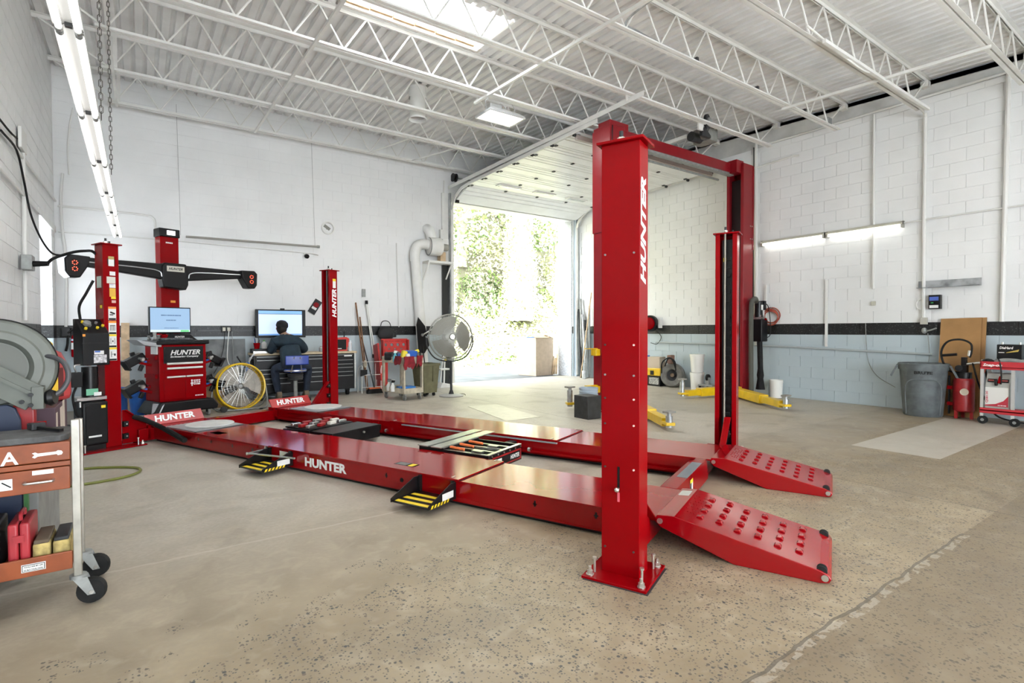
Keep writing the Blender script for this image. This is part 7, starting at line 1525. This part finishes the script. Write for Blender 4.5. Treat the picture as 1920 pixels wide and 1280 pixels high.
# ------------------------------------------------------------------ lamps of the shop and added fill lamps
TUBE = mat('lit_tube', (1, 1, 1), .4, emit=(1, .99, .96), estr=2.0)
FIX = mat('fixture_white', (.45, .45, .44), .35)
def strip_light(y0, y1, z0, z1, label):
    """two-lamp batten hung on chains over the left wall"""
    t = thing('tube_light', label, 'light', (-.275, (y0+y1)/2, min(z0, z1)), off=(-.275, (y0+y1)/2, min(z0, z1)), group='fluorescent battens in a row')
    def P(x, y, dz): k = (y-y0)/(y1-y0); return (x, y, z0+(z1-z0)*k+dz)
    xs = [(-.335, 0), (-.335, .03), (-.30, .055), (-.25, .055), (-.215, .03), (-.215, 0), (-.23, .012), (-.255, .03), (-.295, .03), (-.32, .012)]
    vs = [P(x, y0, d) for x, d in xs] + [P(x, y1, d) for x, d in xs]; n = len(xs)
    obj('housing', MB().add(vs, [(i, (i+1) % n, n+(i+1) % n, n+i) for i in range(n)] + [tuple(range(n))[::-1], tuple(range(n, 2*n))]), FIX, t)
    for x in (-.313, -.237):
        obj('tube', MB().cyl(P(x, y0+.03, -.004), P(x, y1-.03, -.004), .0145, n=10), TUBE, t)
        for y in (y0+.012, y1-.012): obj('lamp_holder', MB().cyl(P(x, y-.012, -.004), P(x, y+.016, -.004), .0165, n=10), GREY, t)
    obj('end_plate', MB().box(-.29, -.26, y1-.02, y1+.004, P(0, y1, .01)[2], P(0, y1, .035)[2]), DGREY, t)
    return t
ys = [2.3, 3.53, 4.77, 5.96, 7.2, 8.4, 9.5, 10.6]; zz = [2.86, 2.855, 2.83, 2.80, 2.79, 2.80, 2.82, 2.84]
nm = ['first and nearest batten of the row of fluorescent lights, cut by the photo edge', 'second batten of the fluorescent row, large at the top left', 'third batten of the fluorescent row counted from the camera', 'fourth batten of the fluorescent row counted from the camera',
      'fifth batten of the fluorescent row counted from the camera', 'sixth batten of the fluorescent row counted from the camera', 'last batten of the fluorescent row, beside the red column top']
for i in range(7): strip_light(ys[i]+.006, ys[i+1]-.006, zz[i], zz[i+1], nm[i])
def chain(x, y, z0, z1, label):
    mb = MB(); n = int((z1-z0)/.045)
    for i in range(n):
        z = z0+i*(z1-z0)/n; a = Vector((1, 0, 0)) if i % 2 else Vector((0, 1, 0))
        mb.tube([(Vector((x, y, z)) + a*sx*.010 + Vector((0, 0, sz))) for sx, sz in ((-1, .0), (-1, .04), (0, .052), (1, .04), (1, 0), (0, -.012))], .003, 5, closed=True)
    single('hanging_chain', mb, mat('dark_chain', (.10, .09, .08), .5, .6), label, 'chain', group='chains carrying the fluorescent row')
chain(-.205, 4.80, 2.84, zd(4.8), 'long dark chain hanging beside the nearest joint of the fluorescent row')
chain(-.205, 6.4, 2.84, zd(6.4), 'dark chain hanging farther along the fluorescent row')
def high_bay(x, y, z, label, watts, rz=0):
    t = thing('high_bay_lamp', label, 'light', (x, y, z), rz, group='high bay lamps')
    obj('reflector', MB().add([(sx*a, sy*b, h) for a, b, h in ((.33, .21, 0), (.33, .21, .03), (.24, .14, .09)) for sx, sy in ((-1,-1),(1,-1),(1,1),(-1,1))],
        [(i*4+k, i*4+(k+1) % 4, i*4+4+(k+1) % 4, i*4+4+k) for i in range(2) for k in range(4)] + [(8, 9, 10, 11)]), FIX, t, bev=0, smooth=False)
    obj('ballast', MB().box(-.24, -.02, -.08, .08, .09, .17), FIX, t, bev=.012)
    obj('rim', MB().box(-.335, .335, -.215, -.20, -.006, .012).box(-.335, .335, .20, .215, -.006, .012).box(-.335, -.32, -.2, .2, -.006, .012).box(.32, .335, -.2, .2, -.006, .012), FIX, t)
    obj('lens', MB().box(-.31, .31, -.19, .19, .001, .005), mat('lit_lens', (1, 1, 1), .4, emit=(1, .98, .93), estr=5*LAMP), t)
    for sx in (-.25, .25): obj('hook', MB().tube(curve([(sx, 0, .09), (sx*1.1, 0, .2), (sx*.9, 0, .27)]), .006, 6), FIX, t)
    obj('cable', MB().tube(curve([(-.05, 0, .15), (.02, .03, .24), (.12, .05, .22), (.18, .02, .12)]), .007, 6), FIX, t)
    ld = bpy.data.lights.new('high_bay_light', 'AREA'); ld.shape = 'RECTANGLE'; ld.size = .62; ld.size_y = .38; ld.energy = watts*LAMP; ld.color = (1, .985, .96)
    lo = bpy.data.objects.new('high_bay_light', ld); link(lo, t); lo.location = (0, 0, -.006)
    return t
high_bay(4.70, 6.98, 4.66, 'white rectangular high bay lamp lit below the joists near the overhead door', 110)
for i, (x, y) in enumerate(((1.2, 2.2), (4.7, 2.0), (8.4, .9))):  # out-of-view lamps added to brighten the interior
    high_bay(x, y, zb(y)-.25, 'unseen high bay lamp added as fill light, ' + ['front left', 'over the near column', 'right'][i], (50, 30, 8)[i])
# wall lights on the right wall
def wall_light(y0, y1, label):
    z = 2.985; t = thing('wall_tube_light', label, 'light', (XR-.06, (y0+y1)/2, z), off=(XR-.06, (y0+y1)/2, z), group='fluorescent lights on the right wall')
    obj('housing', MB().prism([(XR-.018, z+.03), (XR-.018, z+.10), (XR-.07, z+.10), (XR-.12, z+.06), (XR-.12, z+.045), (XR-.07, z+.05)], 'y', y0, y1), mat('cream_fixture', (.62, .60, .5), .4), t)
    obj('tube', MB().cyl((XR-.075, y0+.04, z+.02), (XR-.075, y1-.04, z+.02), .022, n=12), mat('lit_wall_tube', (1, 1, 1), .4, emit=(1, 1, .95), estr=10*LAMP), t)
    for y in (y0, y1-.03): obj('end_cap', MB().box(XR-.11, XR-.018, y, y+.03, z-.01, z+.09), mat('end_cap_grey', (.35, .34, .3), .5), t)
wall_light(4.61, 5.80, 'wall fluorescent light farther from the camera on the right wall'); wall_light(3.40, 4.58, 'wall fluorescent light nearer the camera on the right wall')
